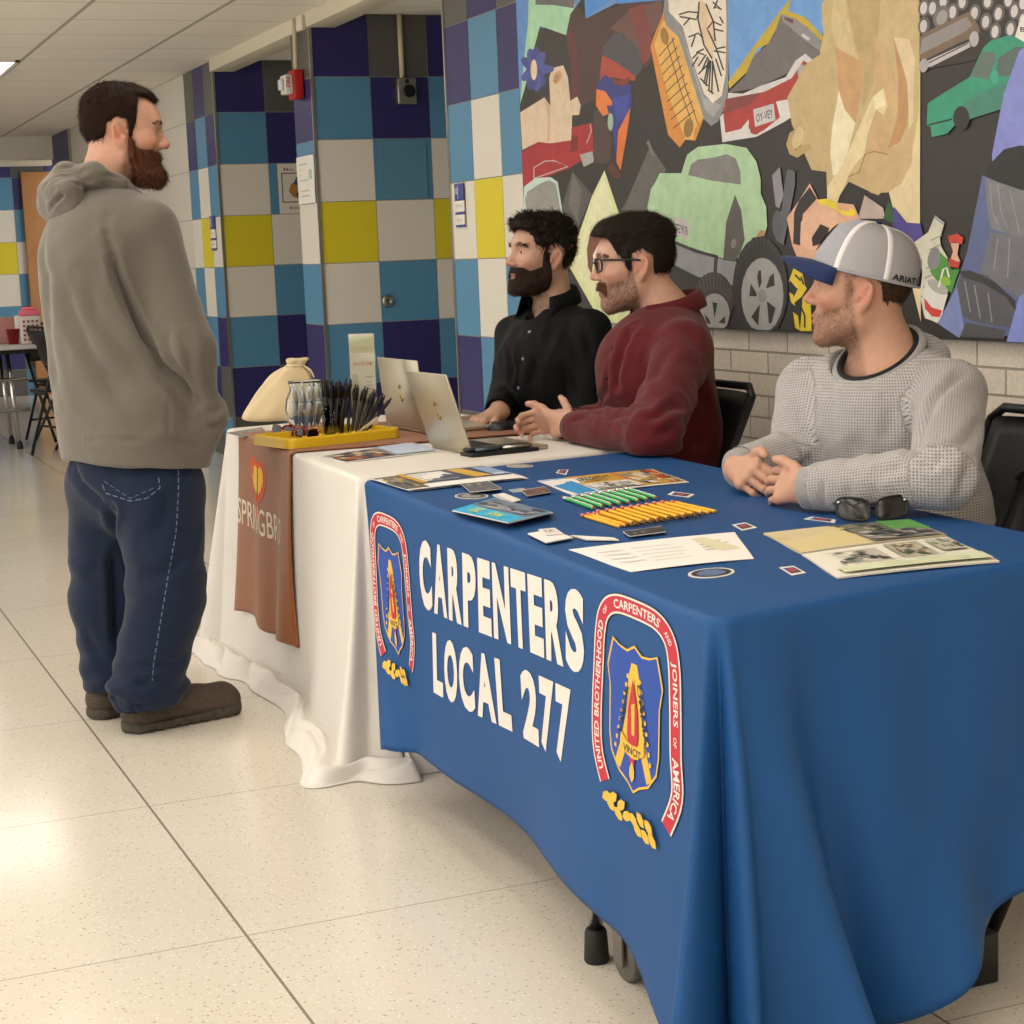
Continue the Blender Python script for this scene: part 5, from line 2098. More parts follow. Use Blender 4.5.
# lock cylinder
p = at(388, 301, Y=YP0 - .0065)
e = MB().lathe((p[0], YP0 - .0067, p[2]), [(.034, 0), (.034, .006), (.026, .012), (.014, .013), (.012, .010)], axis=(0, -1, 0), n=24).build('lock_cylinder', MATS['brushed_steel'], None, (p[0], YP0 - .007, p[2]))
MB().bb((p[0] - .003, YP0 - .020, p[2] - .006), (p[0] + .003, YP0 - .0165, p[2] + .006)).build('keyhole', BLACKP, e)
tag(e, 'round steel lock cylinder set in a teal tile of the pier', 'lock')

# thin grey-blue square over a tile of the pier
a_, b_ = at(377, 141, Y=YP0 - .0065), at(428, 198, Y=YP0 - .0065)
f = Sheet([(a_[0], YP0 - .007, a_[2]), (b_[0], YP0 - .007, a_[2]), (b_[0], YP0 - .007, b_[2]), (a_[0], YP0 - .007, b_[2])], 0, .003, px=False)
f.n = np.array([0, -1., 0])
f.base('57849c', 2, 2).rect(.06, .06, .94, .94, '54809a')
tag(f.mb.build('tile_square', f.mats, None, tuple(f.c[3])), 'grey-blue square over a teal tile high on the pier', 'poster')

# poster on the niche wall
YB = YW1 - .0068
a_, b_ = at(277, 164, Y=YB), at(306, 213, Y=YB)
f = Sheet([(a_[0], YB, a_[2]), (b_[0] + .05, YB, a_[2]), (b_[0] + .05, YB, b_[2]), (a_[0], YB, b_[2])], 0, .002, px=False)
f.n = np.array([0, -1., 0])
f.base('d8d0c4', 2, 2).text('Mrs. R', .18, .14, .5, .055, '6d6660').text('ROOM', .3, .92, .4, .06, '5a544f')
f.rect(.1, .18, .86, .78, '4a4540').rect(.13, .20, .83, .76, 'd5cdc0')
f.poly([(.3, .55), (.38, .4), (.55, .35), (.7, .42), (.72, .6), (.55, .7), (.4, .66)], 'a8743a').poly([(.45, .4), (.55, .26), (.78, .24), (.82, .4), (.65, .36), (.55, .44)], '3a4470').poly([(.5, .6), (.7, .55), (.78, .72), (.6, .74)], '33402c')
tag(f.mb.build('poster', f.mats, None, tuple(f.c[3])), 'white framed notice with a round animal emblem on the niche wall', 'poster')

# paper notice on the pier edge
pa = at(299, 160, X=WX - .0068)
z1, z0 = at(303, 157, X=WX)[2], at(306, 204, X=WX)[2]
f = Sheet([(WX - .0075, 9.60, z1), (WX - .0075, 9.285, z1), (WX - .0075, 9.285, z0), (WX - .0075, 9.60, z0)], 0, .004, px=False, bow=.004)
f.n = np.array([-1., 0, 0])
f.base('e2ddd5', 6, 4).lines(.2, .12, .8, .9, 7, 'b9b4ae', .3).rect(.72, .3, .9, .5, 'a8c0a4')
tag(f.mb.build('paper_notice', f.mats, None, tuple(f.c[3])), 'white paper notice taped to the side of the tiled pier', 'notice')

# wooden door at the far end of the corridor
a_, b_ = at(18, 171, Y=18.97), at(44, 300, Y=18.97)
dx0 = at(20, 172, Y=18.97)[0]
e = MB().bb((dx0, 18.93, 0), (dx0 + .95, 18.985, 2.25), bev=.004).build('door_1', mat('oak_veneer', 'a9794a', .45, noise=(6, '9c6d40')), None, (dx0, 18.93, 0))
MB().tube([(dx0 + .86, 18.90, 1.0), (dx0 + .86, 18.87, 1.0), (dx0 + .75, 18.87, 1.0)], .01, 8).build('door_handle', STEEL, e)
tag(e, 'tan wooden door in the far tiled wall behind the standing man', 'door', kind='structure')

# ==================================================== far table and chairs
CHB = mat('chair_black', '17171a', .45)


def far_table():
    e = empty('folding_table', (1.72, 13.6, 0))
    MB().bb((-.2, 13.15, .715), (1.93, 13.95, .745), bev=.006).build('tabletop', mat('table_white', 'c9c4c0', .4), e)
    MB().bb((-.15, 13.2, .685), (1.90, 13.9, .714)).build('apron', BLACKP, e)
    for x in (1.02, 1.66):
        for y in (13.3, 13.75):
            MB().tube([(x, y, .03), (x - .04, y, .685)], .016, 10).build('leg', STEEL, e)
            MB().lathe((x, y, 0), [(.022, 0), (.024, .005), (.018, .05)], n=12).build('rubber_foot', RUBBER, e)
    for z in (.28, .50):
        MB().tube([(.5, 13.28, z), (1.75, 13.28, z)], .013, 8).build('brace', STEEL, e)
    tag(e, 'white-topped folding table far down the hallway behind the standing man', 'table')


far_table()


def folding_chair(loc, rot, label, group=None, first=None):
    if first is not None:
        o = copy_tree(first, loc, rot)
        tag(o, label, 'chair', group)
        return o
    e = empty('folding_chair', (0, 0, 0))
    sh_ = lambda n: None
    # faces -y; seat 0.45 m
    for s in (-1, 1):
        MB().tube([(s * .20, -.20, .012), (s * .205, .02, .45), (s * .205, .20, .84)], .011, 10).build('frame_tube', CHB, e)
        MB().tube([(s * .185, .24, .012), (s * .19, .0, .43), (s * .19, -.12, .44)], .0105, 10).build('leg', CHB, e)
    MB().tube([(-.205, .20, .84), (-.17, .212, .868), (.17, .212, .868), (.205, .20, .84)], .011, 10).build('top_rail', CHB, e)
    MB().box((0, -.02, .452), (.37, .36, .022), None, 0, .009).build('seat', CHB, e)
    V, F = [], []
    for i in range(13):
        for j in range(7):
            x = -.19 + .38 * i / 12
            z = .60 + .25 * j / 6
            V.append((x, .10 + (z - .60) * .42 + .035 * (1 - (x / .19) ** 2) - .006, z))
    F = grid_faces(13, 7)
    b = mesh_obj('backrest', V, F, CHB, e, None, smooth=True)
    md = b.modifiers.new('thickness', 'SOLIDIFY')
    md.thickness = .014
    MB().tube([(-.195, .16, .16), (.195, .16, .16)], .008, 8).build('brace', CHB, e)
    e.location = loc
    e.rotation_euler = (0, 0, rot)
    tag(e, label, 'chair', group)
    return e


CH0 = folding_chair((2.28, 4.49, 0), -PI / 2, 'black folding chair behind the man in dark red')
folding_chair((2.36, 3.15, 0), -PI / 2, 'black folding chair carrying the man in the grey cap', first=CH0)
folding_chair((2.06, 2.67, 0), -PI / 2, 'empty black folding chair nearest the camera beside the man in the cap', first=CH0).scale = (1, 1, .925)
folding_chair((2.28, 5.25, 0), -PI / 2, 'black folding chair carrying the man in the black shirt', first=CH0)
for k, (x, y, r_) in enumerate(((2.02, 13.1, PI / 2 + .3), (1.93, 12.6, PI + .5), (2.05, 13.75, .4))):
    folding_chair((x, y, 0), r_, ('black folding chair pushed up to the far table', 'black folding chair beside the far table, partly behind the standing man', 'black folding chair beyond the far table')[k], first=CH0)

# things on the far table
def far_thing(name, px, w, h, col, label, cat, z=.746, Y=13.5, depth=.08):
    p = at(*px, Y=Y)
    e = MB().box((p[0], Y, z + h / 2), (w, depth, h), None, 0, min(.008, w * .2)).build(name, mat('far_' + col, col, .5), None, (p[0], Y, z))
    tag(e, label, cat)
    return e


o = far_thing('drink_carton', (30, 325), .14, .20, 'c9c0bb', 'white speckled carton with a pink cap on the far table', 'carton', Y=13.3)
p = at(30, 325, Y=13.3)
MB().bb((p[0] - .07, 13.26, .946), (p[0] + .07, 13.34, .985), bev=.006).bb((p[0] - .05, 13.27, .985), (p[0] + .05, 13.33, 1.01), bev=.006).build('pink_cap', mat('far_pink', 'd96a7c', .5), o)
m = MB()
for i in range(4):
    for j in range(5):
        m.bb((p[0] - .055 + .03 * i, 13.2585, .77 + .032 * j), (p[0] - .037 + .03 * i, 13.2595, .788 + .032 * j))
m.build('dots', mat('far_dots', '8a4a40', .6), o)
far_thing('white_box', (20, 325), .07, .20, 'd8d3cc', 'plain white upright box beside the speckled carton', 'box', Y=13.55)
far_thing('pink_box', (8, 328), .17, .19, 'a8736c', 'dusty pink box at the picture edge on the far table', 'box', Y=13.65)
p = at(13, 333, Y=13.4)
e = MB().lathe((p[0], 13.4, .746), [(.035, 0), (.05, .11), (.052, .11)], n=18).build('red_cup', mat('far_red', '8a2226', .4), None, (p[0], 13.4, .746))
tag(e, 'dark red cup on the far table', 'cup')
# ================================================================ soft bodies
class Field:
    """signed distance on a (possibly uneven) grid; shapes are blended in locally"""

    def __init__(s, xs, ys, zs):
        s.ax = [np.asarray(a, np.float32) for a in (xs, ys, zs)]
        s.d = np.full([len(a) for a in s.ax], 1.0, np.float32)

    def window(s, lo, hi, pad):
        sl = []
        for a, l, h in zip(s.ax, lo, hi):
            i0 = max(int(np.searchsorted(a, l - pad)) - 2, 0)
            i1 = min(int(np.searchsorted(a, h + pad)) + 2, len(a))
            if i1 <= i0:
                return None, None
            sl.append(slice(i0, i1))
        X = s.ax[0][sl[0]][:, None, None]
        Y = s.ax[1][sl[1]][None, :, None]
        Z = s.ax[2][sl[2]][None, None, :]
        return tuple(sl), (X, Y, Z)

    def put(s, f, lo, hi, k, op):
        sl, P = s.window(np.asarray(lo), np.asarray(hi), k + .006)
        if sl is None:
            return
        a = s.d[sl]
        b = f(*P)
        if op == 'sub':
            a, b = -a, b
        if k > 0:
            h = np.maximum(k - np.abs(a - b), 0) / k
            r = np.minimum(a, b) - h * h * k * .25
        else:
            r = np.minimum(a, b)
        s.d[sl] = -r if op == 'sub' else r

    def cone(s, a, b, ra, rb, k=.01, flat=None, op='add'):
        """tapered capsule; flat = (axis, factor) squashes it along axis"""
        a, b = np.asarray(a, float), np.asarray(b, float)
        ab = b - a
        L2 = max(ab @ ab, 1e-9)
        r = max(ra, rb)
        lo, hi = np.minimum(a, b) - r, np.maximum(a, b) + r

        def f(X, Y, Z):
            px, py, pz = X - a[0], Y - a[1], Z - a[2]
            t = np.clip((px * ab[0] + py * ab[1] + pz * ab[2]) / L2, 0, 1)
            qx, qy, qz = px - t * ab[0], py - t * ab[1], pz - t * ab[2]
            if flat is not None:
                n, g = flat
                m = (qx * n[0] + qy * n[1] + qz * n[2]) * (1 / g - 1)
                qx, qy, qz = qx + m * n[0], qy + m * n[1], qz + m * n[2]
                q2 = np.sqrt(qx * qx + qy * qy + qz * qz) + 1e-9
                rr = ra + (rb - ra) * t
                # true metric length of the offset
                m2 = (qx * n[0] + qy * n[1] + qz * n[2]) * (g - 1)
                ux, uy, uz = qx + m2 * n[0], qy + m2 * n[1], qz + m2 * n[2]
                u2 = np.sqrt(ux * ux + uy * uy + uz * uz) + 1e-9
                return (q2 - rr) * (u2 / q2)
            return np.sqrt(qx * qx + qy * qy + qz * qz) - (ra + (rb - ra) * t)
        s.put(f, lo, hi, k, op)

    def ell(s, c, r, A=None, k=.01, op='add'):
        c, r = np.asarray(c, float), np.asarray(r, float)
        A = np.eye(3) if A is None else np.asarray(A, float)
        m = np.sqrt(((A * r[:, None]) ** 2).sum(0))

        def f(X, Y, Z):
            px, py, pz = X - c[0], Y - c[1], Z - c[2]
            k0, k1 = 0, 0
            for i in range(3):
                q = (px * A[i, 0] + py * A[i, 1] + pz * A[i, 2]) / r[i]
                k0 = k0 + q * q
                k1 = k1 + (q / r[i]) ** 2
            k0 = np.sqrt(k0)
            return k0 * (k0 - 1) / (np.sqrt(k1) + 1e-9)
        s.put(f, c - m, c + m, k, op)

    def points(s):
        return np.meshgrid(*s.ax, indexing='ij')

    def mesh(s, smooth=2):
        d = s.d
        sg = d < 0
        n = np.array(d.shape)
        c = np.zeros(n - 1, np.uint8)
        for dx in (0, 1):
            for dy in (0, 1):
                for dz in (0, 1):
                    c += sg[dx:n[0] - 1 + dx, dy:n[1] - 1 + dy, dz:n[2] - 1 + dz]
        I = np.argwhere((c > 0) & (c < 8))
        idm = np.full(n - 1, -1, np.int32)
        idm[tuple(I.T)] = np.arange(len(I))
        acc = np.zeros((len(I), 3))
        cnt = np.zeros(len(I))
        P = [np.stack([s.ax[q][I[:, q] + o] for q in range(3)], 1) if False else None for o in (0, 1)]
        for ax in range(3):
            o1, o2 = [q for q in range(3) if q != ax]
            for u in (0, 1):
                for v in (0, 1):
                    a = I.copy()
                    a[:, o1] += u
                    a[:, o2] += v
                    b = a.copy()
                    b[:, ax] += 1
                    da, db = d[tuple(a.T)], d[tuple(b.T)]
                    m = (da < 0) != (db < 0)
                    t = np.where(m, da / np.where(m, da - db, 1), 0)
                    p = np.stack([s.ax[q][a[:, q]] for q in range(3)], 1).astype(float)
                    p[:, ax] += t * (s.ax[ax][b[:, ax]] - s.ax[ax][a[:, ax]])
                    acc += p * m[:, None]
                    cnt += m
        V = acc / cnt[:, None]
        F = []
        for ax in range(3):
            o1, o2 = (ax + 1) % 3, (ax + 2) % 3
            s0 = [slice(None)] * 3
            s1 = [slice(None)] * 3
            s0[ax], s1[ax] = slice(0, -1), slice(1, None)
            E = np.argwhere(sg[tuple(s0)] != sg[tuple(s1)])
            E = E[(E[:, o1] > 0) & (E[:, o2] > 0) & (E[:, o1] < n[o1] - 1) & (E[:, o2] < n[o2] - 1)]
            q = []
            for u, v in ((1, 1), (0, 1), (0, 0), (1, 0)):
                c_ = E.copy()
                c_[:, o1] -= u
                c_[:, o2] -= v
                q.append(idm[tuple(c_.T)])
            Q = np.stack(q, 1)
            fl = sg[tuple(E.T)]
            Q[~fl] = Q[~fl][:, ::-1]
            F.append(Q)
        F = np.concatenate(F)
        F = F[(F >= 0).all(1)]
        for _ in range(smooth):
            V = relax(V, F, .5)
        return V, F


def relax(V, F, w):
    acc = np.zeros_like(V)
    cnt = np.zeros(len(V))
    for i in range(4):
        a, b = F[:, i], F[:, (i + 1) % 4]
        for q, p in ((a, b), (b, a)):
            for k in range(3):
                acc[:, k] += np.bincount(q, V[p, k], len(V))
            cnt += np.bincount(q, minlength=len(V))
    return V * (1 - w) + w * acc / np.maximum(cnt, 1)[:, None]


def vnormals(V, F):
    n = np.cross(V[F[:, 2]] - V[F[:, 0]], V[F[:, 3]] - V[F[:, 1]])
    N = np.zeros_like(V)
    for i in range(4):
        for k in range(3):
            N[:, k] += np.bincount(F[:, i], n[:, k], len(V))
    return N / np.maximum(np.linalg.norm(N, axis=1), 1e-12)[:, None]


def drop_unused(V, F):
    used = np.unique(F)
    mp = np.full(len(V), -1)
    mp[used] = np.arange(len(used))
    return V[used], mp[F]


def axis_steps(lo, hi, bands):
    """grid coordinates; bands = [(from, to, step)], default step of the last entry elsewhere"""
    out = [lo]
    while out[-1] < hi:
        x = out[-1]
        st = bands[-1][2]
        for a, b, q in bands[:-1]:
            if a <= x < b:
                st = q
                break
        out.append(x + st)
    return np.array(out)


from mathutils.bvhtree import BVHTree


def bvh_of(V, F):
    return BVHTree.FromPolygons([tuple(v) for v in V], [tuple(int(i) for i in f) for f in F])


def hit(bvh, px):
    """first point of a surface on the line of sight through a pixel of the photograph's frame"""
    d = CF + (px[0] - 512) / FPX * CR - (px[1] - 512) / FPX * CU
    p, n, i, t = bvh.ray_cast(Vector(CC), Vector(unit(d)))
    return (np.array(p), np.array(n)) if p is not None else (None, None)


def seg_dist(V, pts):
    best = np.full(len(V), 9.)
    for a, b in zip(pts[:-1], pts[1:]):
        ab = b - a
        t = np.clip(((V - a) @ ab) / max(ab @ ab, 1e-12), 0, 1)
        best = np.minimum(best, np.linalg.norm(V - a - t[:, None] * ab, axis=1))
    return best


def crease(V, N, bvh, lines):
    """press folds into cloth: each line = (pixels, depth, width[, side ridge])"""
    disp = np.zeros(len(V))
    for ln in lines:
        P = [hit(bvh, p)[0] for p in ln[0]]
        P = [p for p in P if p is not None]
        if len(P) < 2:
            continue
        P2 = []
        for a, b in zip(P[:-1], P[1:]):
            P2 += [a, (a + b) / 2]
        P2.append(P[-1])
        d = seg_dist(V, P2)
        # taper towards the ends
        e = np.minimum(np.linalg.norm(V - P[0], axis=1), np.linalg.norm(V - P[-1], axis=1))
        tp = smoothstep(0, ln[2] * 3.5, e)
        w = ln[2]
        disp += tp * (-ln[1] * np.exp(-(d / w) ** 2) + ln[1] * .30 * np.exp(-((d - 2.0 * w) / (1.0 * w)) ** 2))
    return V + N * disp[:, None]


def poly_sdf(x, y, P):
    """signed distance to a closed outline (negative inside), arrays"""
    P = np.asarray(P, float)
    d = np.full(np.shape(x), 1e9)
    s = np.ones(np.shape(x))
    n = len(P)
    for i in range(n):
        a, b = P[i], P[i - 1]
        ex, ey = b[0] - a[0], b[1] - a[1]
        wx, wy = x - a[0], y - a[1]
        t = np.clip((wx * ex + wy * ey) / max(ex * ex + ey * ey, 1e-12), 0, 1)
        bx, by = wx - ex * t, wy - ey * t
        d = np.minimum(d, bx * bx + by * by)
        c1, c2, c3_ = y >= a[1], y < b[1], ex * wy > ey * wx
        fl = (c1 & c2 & c3_) | (~c1 & ~c2 & ~c3_)
        s = np.where(fl, -s, s)
    return s * np.sqrt(d)


class Head:
    """head frame: F forward, L towards the left ear, U up; origin between the ear openings"""

    def __init__(s, c, fwd, sc, pitch=0., roll=0., width=1.):
        F = unit(np.array([fwd[0], fwd[1], 0.]))
        L = np.array([-F[1], F[0], 0])
        U = np.array([0, 0, 1.])
        F, U = F * math.cos(pitch) + U * math.sin(pitch), U * math.cos(pitch) - F * math.sin(pitch)
        L, U = L * math.cos(roll) + U * math.sin(roll), U * math.cos(roll) - L * math.sin(roll)
        s.c, s.R, s.sc, s.w = np.array(c, float), np.array([F, L, U]), sc, width

    def p(s, f, l, u):
        return s.c + s.sc * (np.array([f, l * s.w, u]) @ s.R)

    def local(s, V):
        q = (np.asarray(V) - s.c) @ s.R.T / s.sc
        q[..., 1] /= s.w
        return q

    def skull(s, S, face=True, nose=1., jaw=1., ears=True):
        R, sc, p = s.R, s.sc, s.p
        E = lambda c, r, k=.012, A=None, op='add': S.ell(p(*c), np.array(r) * sc * np.array([1, s.w, 1]), R if A is None else A, k * sc, op)
        C = lambda a, b, ra, rb, k=.01, flat=None, op='add': S.cone(p(*a), p(*b), ra * sc, rb * sc, k * sc, flat, op)
        E((-.006, 0, .042), (.098, .076, .086))
        E((.030, 0, .050), (.066, .066, .066), .02)
        E((.040, 0, -.022), (.055, .058, .085), .03)
        for q in (-1, 1):
            C((.008, q * .050 * jaw, -.052), (.076, q * .016, -.088), .019, .017, .03)
            C((.000, q * .056 * jaw, -.020), (.008, q * .050 * jaw, -.055), .018, .018, .02)
        E((.080, 0, -.088), (.018, .022, .019), .018)
        if not face:
            return
        C((.080, -.036, .044), (.080, .036, .044), .014, .014, .02)
        for q in (-1, 1):
            E((.062, q * .046, -.004), (.026, .020, .020), .022)
            E((.104, q * .034, .022), (.022, .019, .0125), .016, op='sub')
        E((.082, 0, -.050), (.018, .030, .022), .016)
        C((.090, 0, .030), (.110 * (1 + .02 * nose), 0, -.006), .0085, .0105, .012)
        E((.112 + .004 * (nose - 1), 0, -.010), (.0125, .0115, .0105), .008)
        for q in (-1, 1):
            E((.101, q * .0125, -.014), (.0115, .0085, .0085), .006)
            E((.104, q * .0075, -.0225), (.005, .0035, .004), .003, op='sub')
            # lids
            E((.0775, q * .0325, .0225), (.0148, .0150, .0142), .005)
            E((.0945, q * .0335, .0222), (.0115, .0124, .0056), .0025, op='sub')
        E((.100, 0, -.0455), (.0075, .021, .0055), .006)
        E((.0985, 0, -.0580), (.0075, .019, .0062), .006)
        E((.106, 0, -.0515), (.006, .020, .0014), .0025, op='sub')
        if ears:
            for q in (-1, 1):
                a = math.radians(28) * q
                t = math.radians(14)
                ex = np.array([math.cos(a), -math.sin(a) * 1, 0])      # along the ear's width
                el = np.array([math.sin(a), math.cos(a), 0])
                B = np.array([ex, el, [0, 0, 1.]])
                T = np.array([[math.cos(t), 0, math.sin(t)], [0, 1, 0], [-math.sin(t), 0, math.cos(t)]])
                B = (T @ B) @ R
                E((-.012, q * .077, .006), (.0185, .0075, .030), .006, B)
                E((-.004, q * .076, -.020), (.011, .0075, .013), .008, B)
                E((-.007, q * .0875, .003), (.0105, .0085, .0165), .003, B, op='sub')
                E((-.017, q * .0865, .016), (.0045, .0045, .012), .003, B, op='sub')
                E((.006, q * .078, -.004), (.006, .006, .008), .005, B)

    def neck(s, S, base, r0=.056, r1=.062, k=.03):
        S.cone(s.p(-.022, 0, -.045), base, r0 * s.sc, r1 * s.sc, k)

    def grid(s, lo, hi, st):
        """axis-aligned grid that covers the local box lo..hi"""
        P = np.array([s.p(f, l, u) for f in (lo[0], hi[0]) for l in (lo[1], hi[1]) for u in (lo[2], hi[2])])
        a, b = P.min(0), P.max(0)
        return Field(*[np.arange(a[i], b[i] + st, st) for i in range(3)])


def strands(name, V, N, sel, count, length, comb, width, material, parent, seed=0, lift=.5, curl=0., taper=True):
    """short hairs on a surface: each a thin bent ribbon; comb(P) gives the lie of the hair"""
    rg = np.random.default_rng(seed)
    ids = np.flatnonzero(sel)
    if not len(ids):
        return None
    pick = rg.choice(ids, count)
    P = V[pick] + rg.normal(0, .0012, (count, 3))
    n = N[pick]
    D = comb(P)
    D = D - n * (D * n).sum(1)[:, None]
    D = D / np.maximum(np.linalg.norm(D, axis=1), 1e-9)[:, None]
    D = D + rg.normal(0, .25, D.shape)
    ln = length * rg.uniform(.6, 1.2, count)[:, None]
    S_ = np.cross(D, n)
    S_ = S_ / np.maximum(np.linalg.norm(S_, axis=1), 1e-9)[:, None]
    w = width * rg.uniform(.6, 1.3, count)[:, None]
    c = rg.normal(0, 1, (count, 3)) * curl
    p0 = P - n * .001
    p1 = P + D * ln * .5 + n * ln * lift * .45 + c * ln * .5
    p2 = P + D * ln + n * ln * lift * .55 - c * ln
    W = np.stack([p0 - S_ * w, p0 + S_ * w, p1 - S_ * w, p1 + S_ * w, p2 - S_ * w * .3, p2 + S_ * w * .3], 1).reshape(-1, 3)
    b = np.arange(count)[:, None] * 6
    F = np.concatenate([b + np.array([[0, 1, 3, 2]]), b + np.array([[2, 3, 5, 4]])])
    return mesh_obj(name, W, F, material, parent, np.array(parent.location), smooth=True)


def hand(S, W, X, N, T, sc=1., curl=((20, 30, 20),) * 4, spread=.0, thumb=(.6, .75, -.15), thumb_curl=20, tb=(.030, .028)):
    """hand from the wrist W: X along the fingers, N out of the back, T towards the thumb"""
    X = unit(X)
    N = unit(np.asarray(N, float) - X * (np.asarray(N, float) @ X))
    T0 = np.cross(N, X)
    T = T0 if T0 @ np.asarray(T, float) > 0 else -T0
    W = np.asarray(W, float)
    P = lambda x, t, n=0: W + sc * (X * x + T * t + N * n)
    k = .012 * sc
    S.cone(P(-.02, 0), P(.022, 0), .027 * sc, .028 * sc, .02, (N, .72))
    for t0, t1 in ((.014, .029), (.004, .010), (-.006, -.010), (-.014, -.029)):
        S.cone(P(.020, t0), P(.084 if t1 > -.02 else .074, t1), .0155 * sc, .0125 * sc, k, (N, .9))
    tips = []
    L_ = ((.043, .026, .020), (.048, .030, .021), (.044, .028, .020), (.034, .021, .018))
    for i, (t1, x1) in enumerate(((.030, .085), (.0102, .089), (-.0102, .084), (-.029, .074))):
        a = P(x1, t1, -.001)
        S.ell(a + N * .002 * sc, (.011 * sc,) * 3, None, .006 * sc)
        ang = 0
        d = X + T * (spread * (1.5 - i) / 1.5)
        d = unit(d)
        r = (.0093, .0096, .0092, .0080)[i] * sc
        for j in range(3):
            ang += math.radians(curl[i][j])
            v = d * math.cos(ang) - N * math.sin(ang)
            b = a + v * L_[i][j] * sc
            S.cone(a, b, r * (1 - .08 * j), r * (1 - .08 * (j + 1)), .0035)
            a = b
        tips.append((a, v))
    a = P(tb[0], tb[1] * .8, -.004)
    d = unit(X * thumb[0] + T * thumb[1] + N * thumb[2])
    S.cone(P(.012, .012, -.004), a, .017 * sc, .0165 * sc, .012)
    ax = unit(np.cross(d, np.cross(X, d) if abs(d @ X) < .99 else N))
    for j, l in enumerate((.040, .032, .024)):
        b = a + d * l * sc
        S.cone(a, b, (.0142, .0112, .0104)[j] * sc, (.0114, .0106, .0088)[j] * sc, .006)
        a = b
        d = unit(d * math.cos(math.radians(thumb_curl)) + unit(X - d * (X @ d)) * math.sin(math.radians(thumb_curl)))
    return tips
# ==================================================================== people
import time as _t
_T0 = _t.time()


def J(x, y, dep):
    return CC + (CF + (x - 512) / FPX * CR - (y - 512) / FPX * CU) * dep


def skin_mat():
    t = NT('skin')
    a = t.n('ShaderNodeAttribute', attribute_name='col')
    r = t.ramp(t.noise(55, 4, .6), [(.3, (.90, .88, .87)), (.7, (1., 1., 1.))])
    m = t.n('ShaderNodeMixRGB', blend_type='MULTIPLY', _Fac=1.)
    t.l(a.outputs['Color'], m.inputs[1])
    t.l(r, m.inputs[2])
    t.l(m.outputs[0], t.b.inputs['Base Color'])
    t.b.inputs['Roughness'].default_value = .48
    t.b.inputs['Specular IOR Level'].default_value = .35
    t.b.inputs['Subsurface Weight'].default_value = .12
    t.b.inputs['Subsurface Radius'].default_value = (.012, .004, .002)
    t.b.inputs['Subsurface Scale'].default_value = .5
    t.bump(t.noise(420, 3), .12, .0008)
    return t.m


SKIN = skin_mat()
EYEW = mat('eye_white', 'd9d2cc', .15)
IRIS = mat('eye_iris', '4a3a2c', .1)


def hair_mat(name, c1, c2, rough=.6):
    return mat(name, c1, rough, noise=(120, c2), spec=.15)


def body_obj(S, H, skin, origin, label, stubble=None, smooth=2):
    V, F = S.mesh(smooth)
    q = H.local(V)
    f, l, u = q[:, 0], np.abs(q[:, 1]), q[:, 2]
    base = np.array(lin(skin)[:3])
    col = np.tile(base, (len(V), 1))

    def mix(c, w):
        w = np.clip(w, 0, 1)[:, None]
        return col * (1 - w) + np.array(lin(c)[:3]) * w
    near = (np.abs(f) < .2) & (l < .12) & (np.abs(u) < .2)
    g = lambda f0, l0, u0, s, p=1.: np.exp(-(((f - f0) / (s * p)) ** 2 + ((l - l0) / s) ** 2 + ((u - u0) / s) ** 2)) * near
    red = base * np.array([1.0, .66, .60])
    for w in (g(.114, 0, -.012, .016), .7 * g(.07, .05, -.012, .022), .8 * g(-.01, .08, .005, .03)):
        w = np.clip(w * .8, 0, 1)[:, None]
        col = col * (1 - w) + red * w
    if stubble:
        c, amt, pts = stubble
        d = poly_sdf(f, u, pts)
        nz = vnoise(V, 240, 4) * .5 + vnoise(V, 90, 6) * .5
        w = near * (1 - smoothstep(-.010, .006, d)) * amt * (.75 + .35 * nz) * (f > -.03)
        col = mix(c, w)
    lip = near * (f > .085) * np.exp(-(l / .0205) ** 6) * np.exp(-((u + .0515) / .0125) ** 4)
    col = mix('a8625a', lip * .75)
    o = mesh_obj('person', V, F, SKIN, None, origin, smooth=True, attrs={'col': col})
    tag(o, label, 'person')
    # eyes
    m = MB()
    for s in (-1, 1):
        c = H.p(.0765, s * .0325, .0222)
        fw = unit(H.R[0] + H.R[1] * s * .05)
        m.lathe(c - fw * .0128 * H.sc, [(.0128 * H.sc * math.sin(a), .0128 * H.sc * (1 - math.cos(a))) for a in np.linspace(.05, PI - .05, 12)], axis=fw, n=16, mi=0)
        m.lathe(c, [(.0062 * H.sc, .0114 * H.sc), (.0030 * H.sc, .0130 * H.sc), (.0004, .0131 * H.sc)], axis=fw, n=14, mi=1)
    m.build('eyes', [EYEW, IRIS], o, origin)
    return o, V, F, vnormals(V, F), q


HAIRLINE = [(.100, .082), (.16, .09), (.16, .25), (-.25, .25), (-.25, -.078), (-.085, -.078), (-.058, -.062), (-.040, -.035), (-.042, .032), (-.014, .052), (.012, .042), (.016, -.004), (.026, -.004), (.036, .030), (.055, .046), (.064, .066), (.082, .078)]


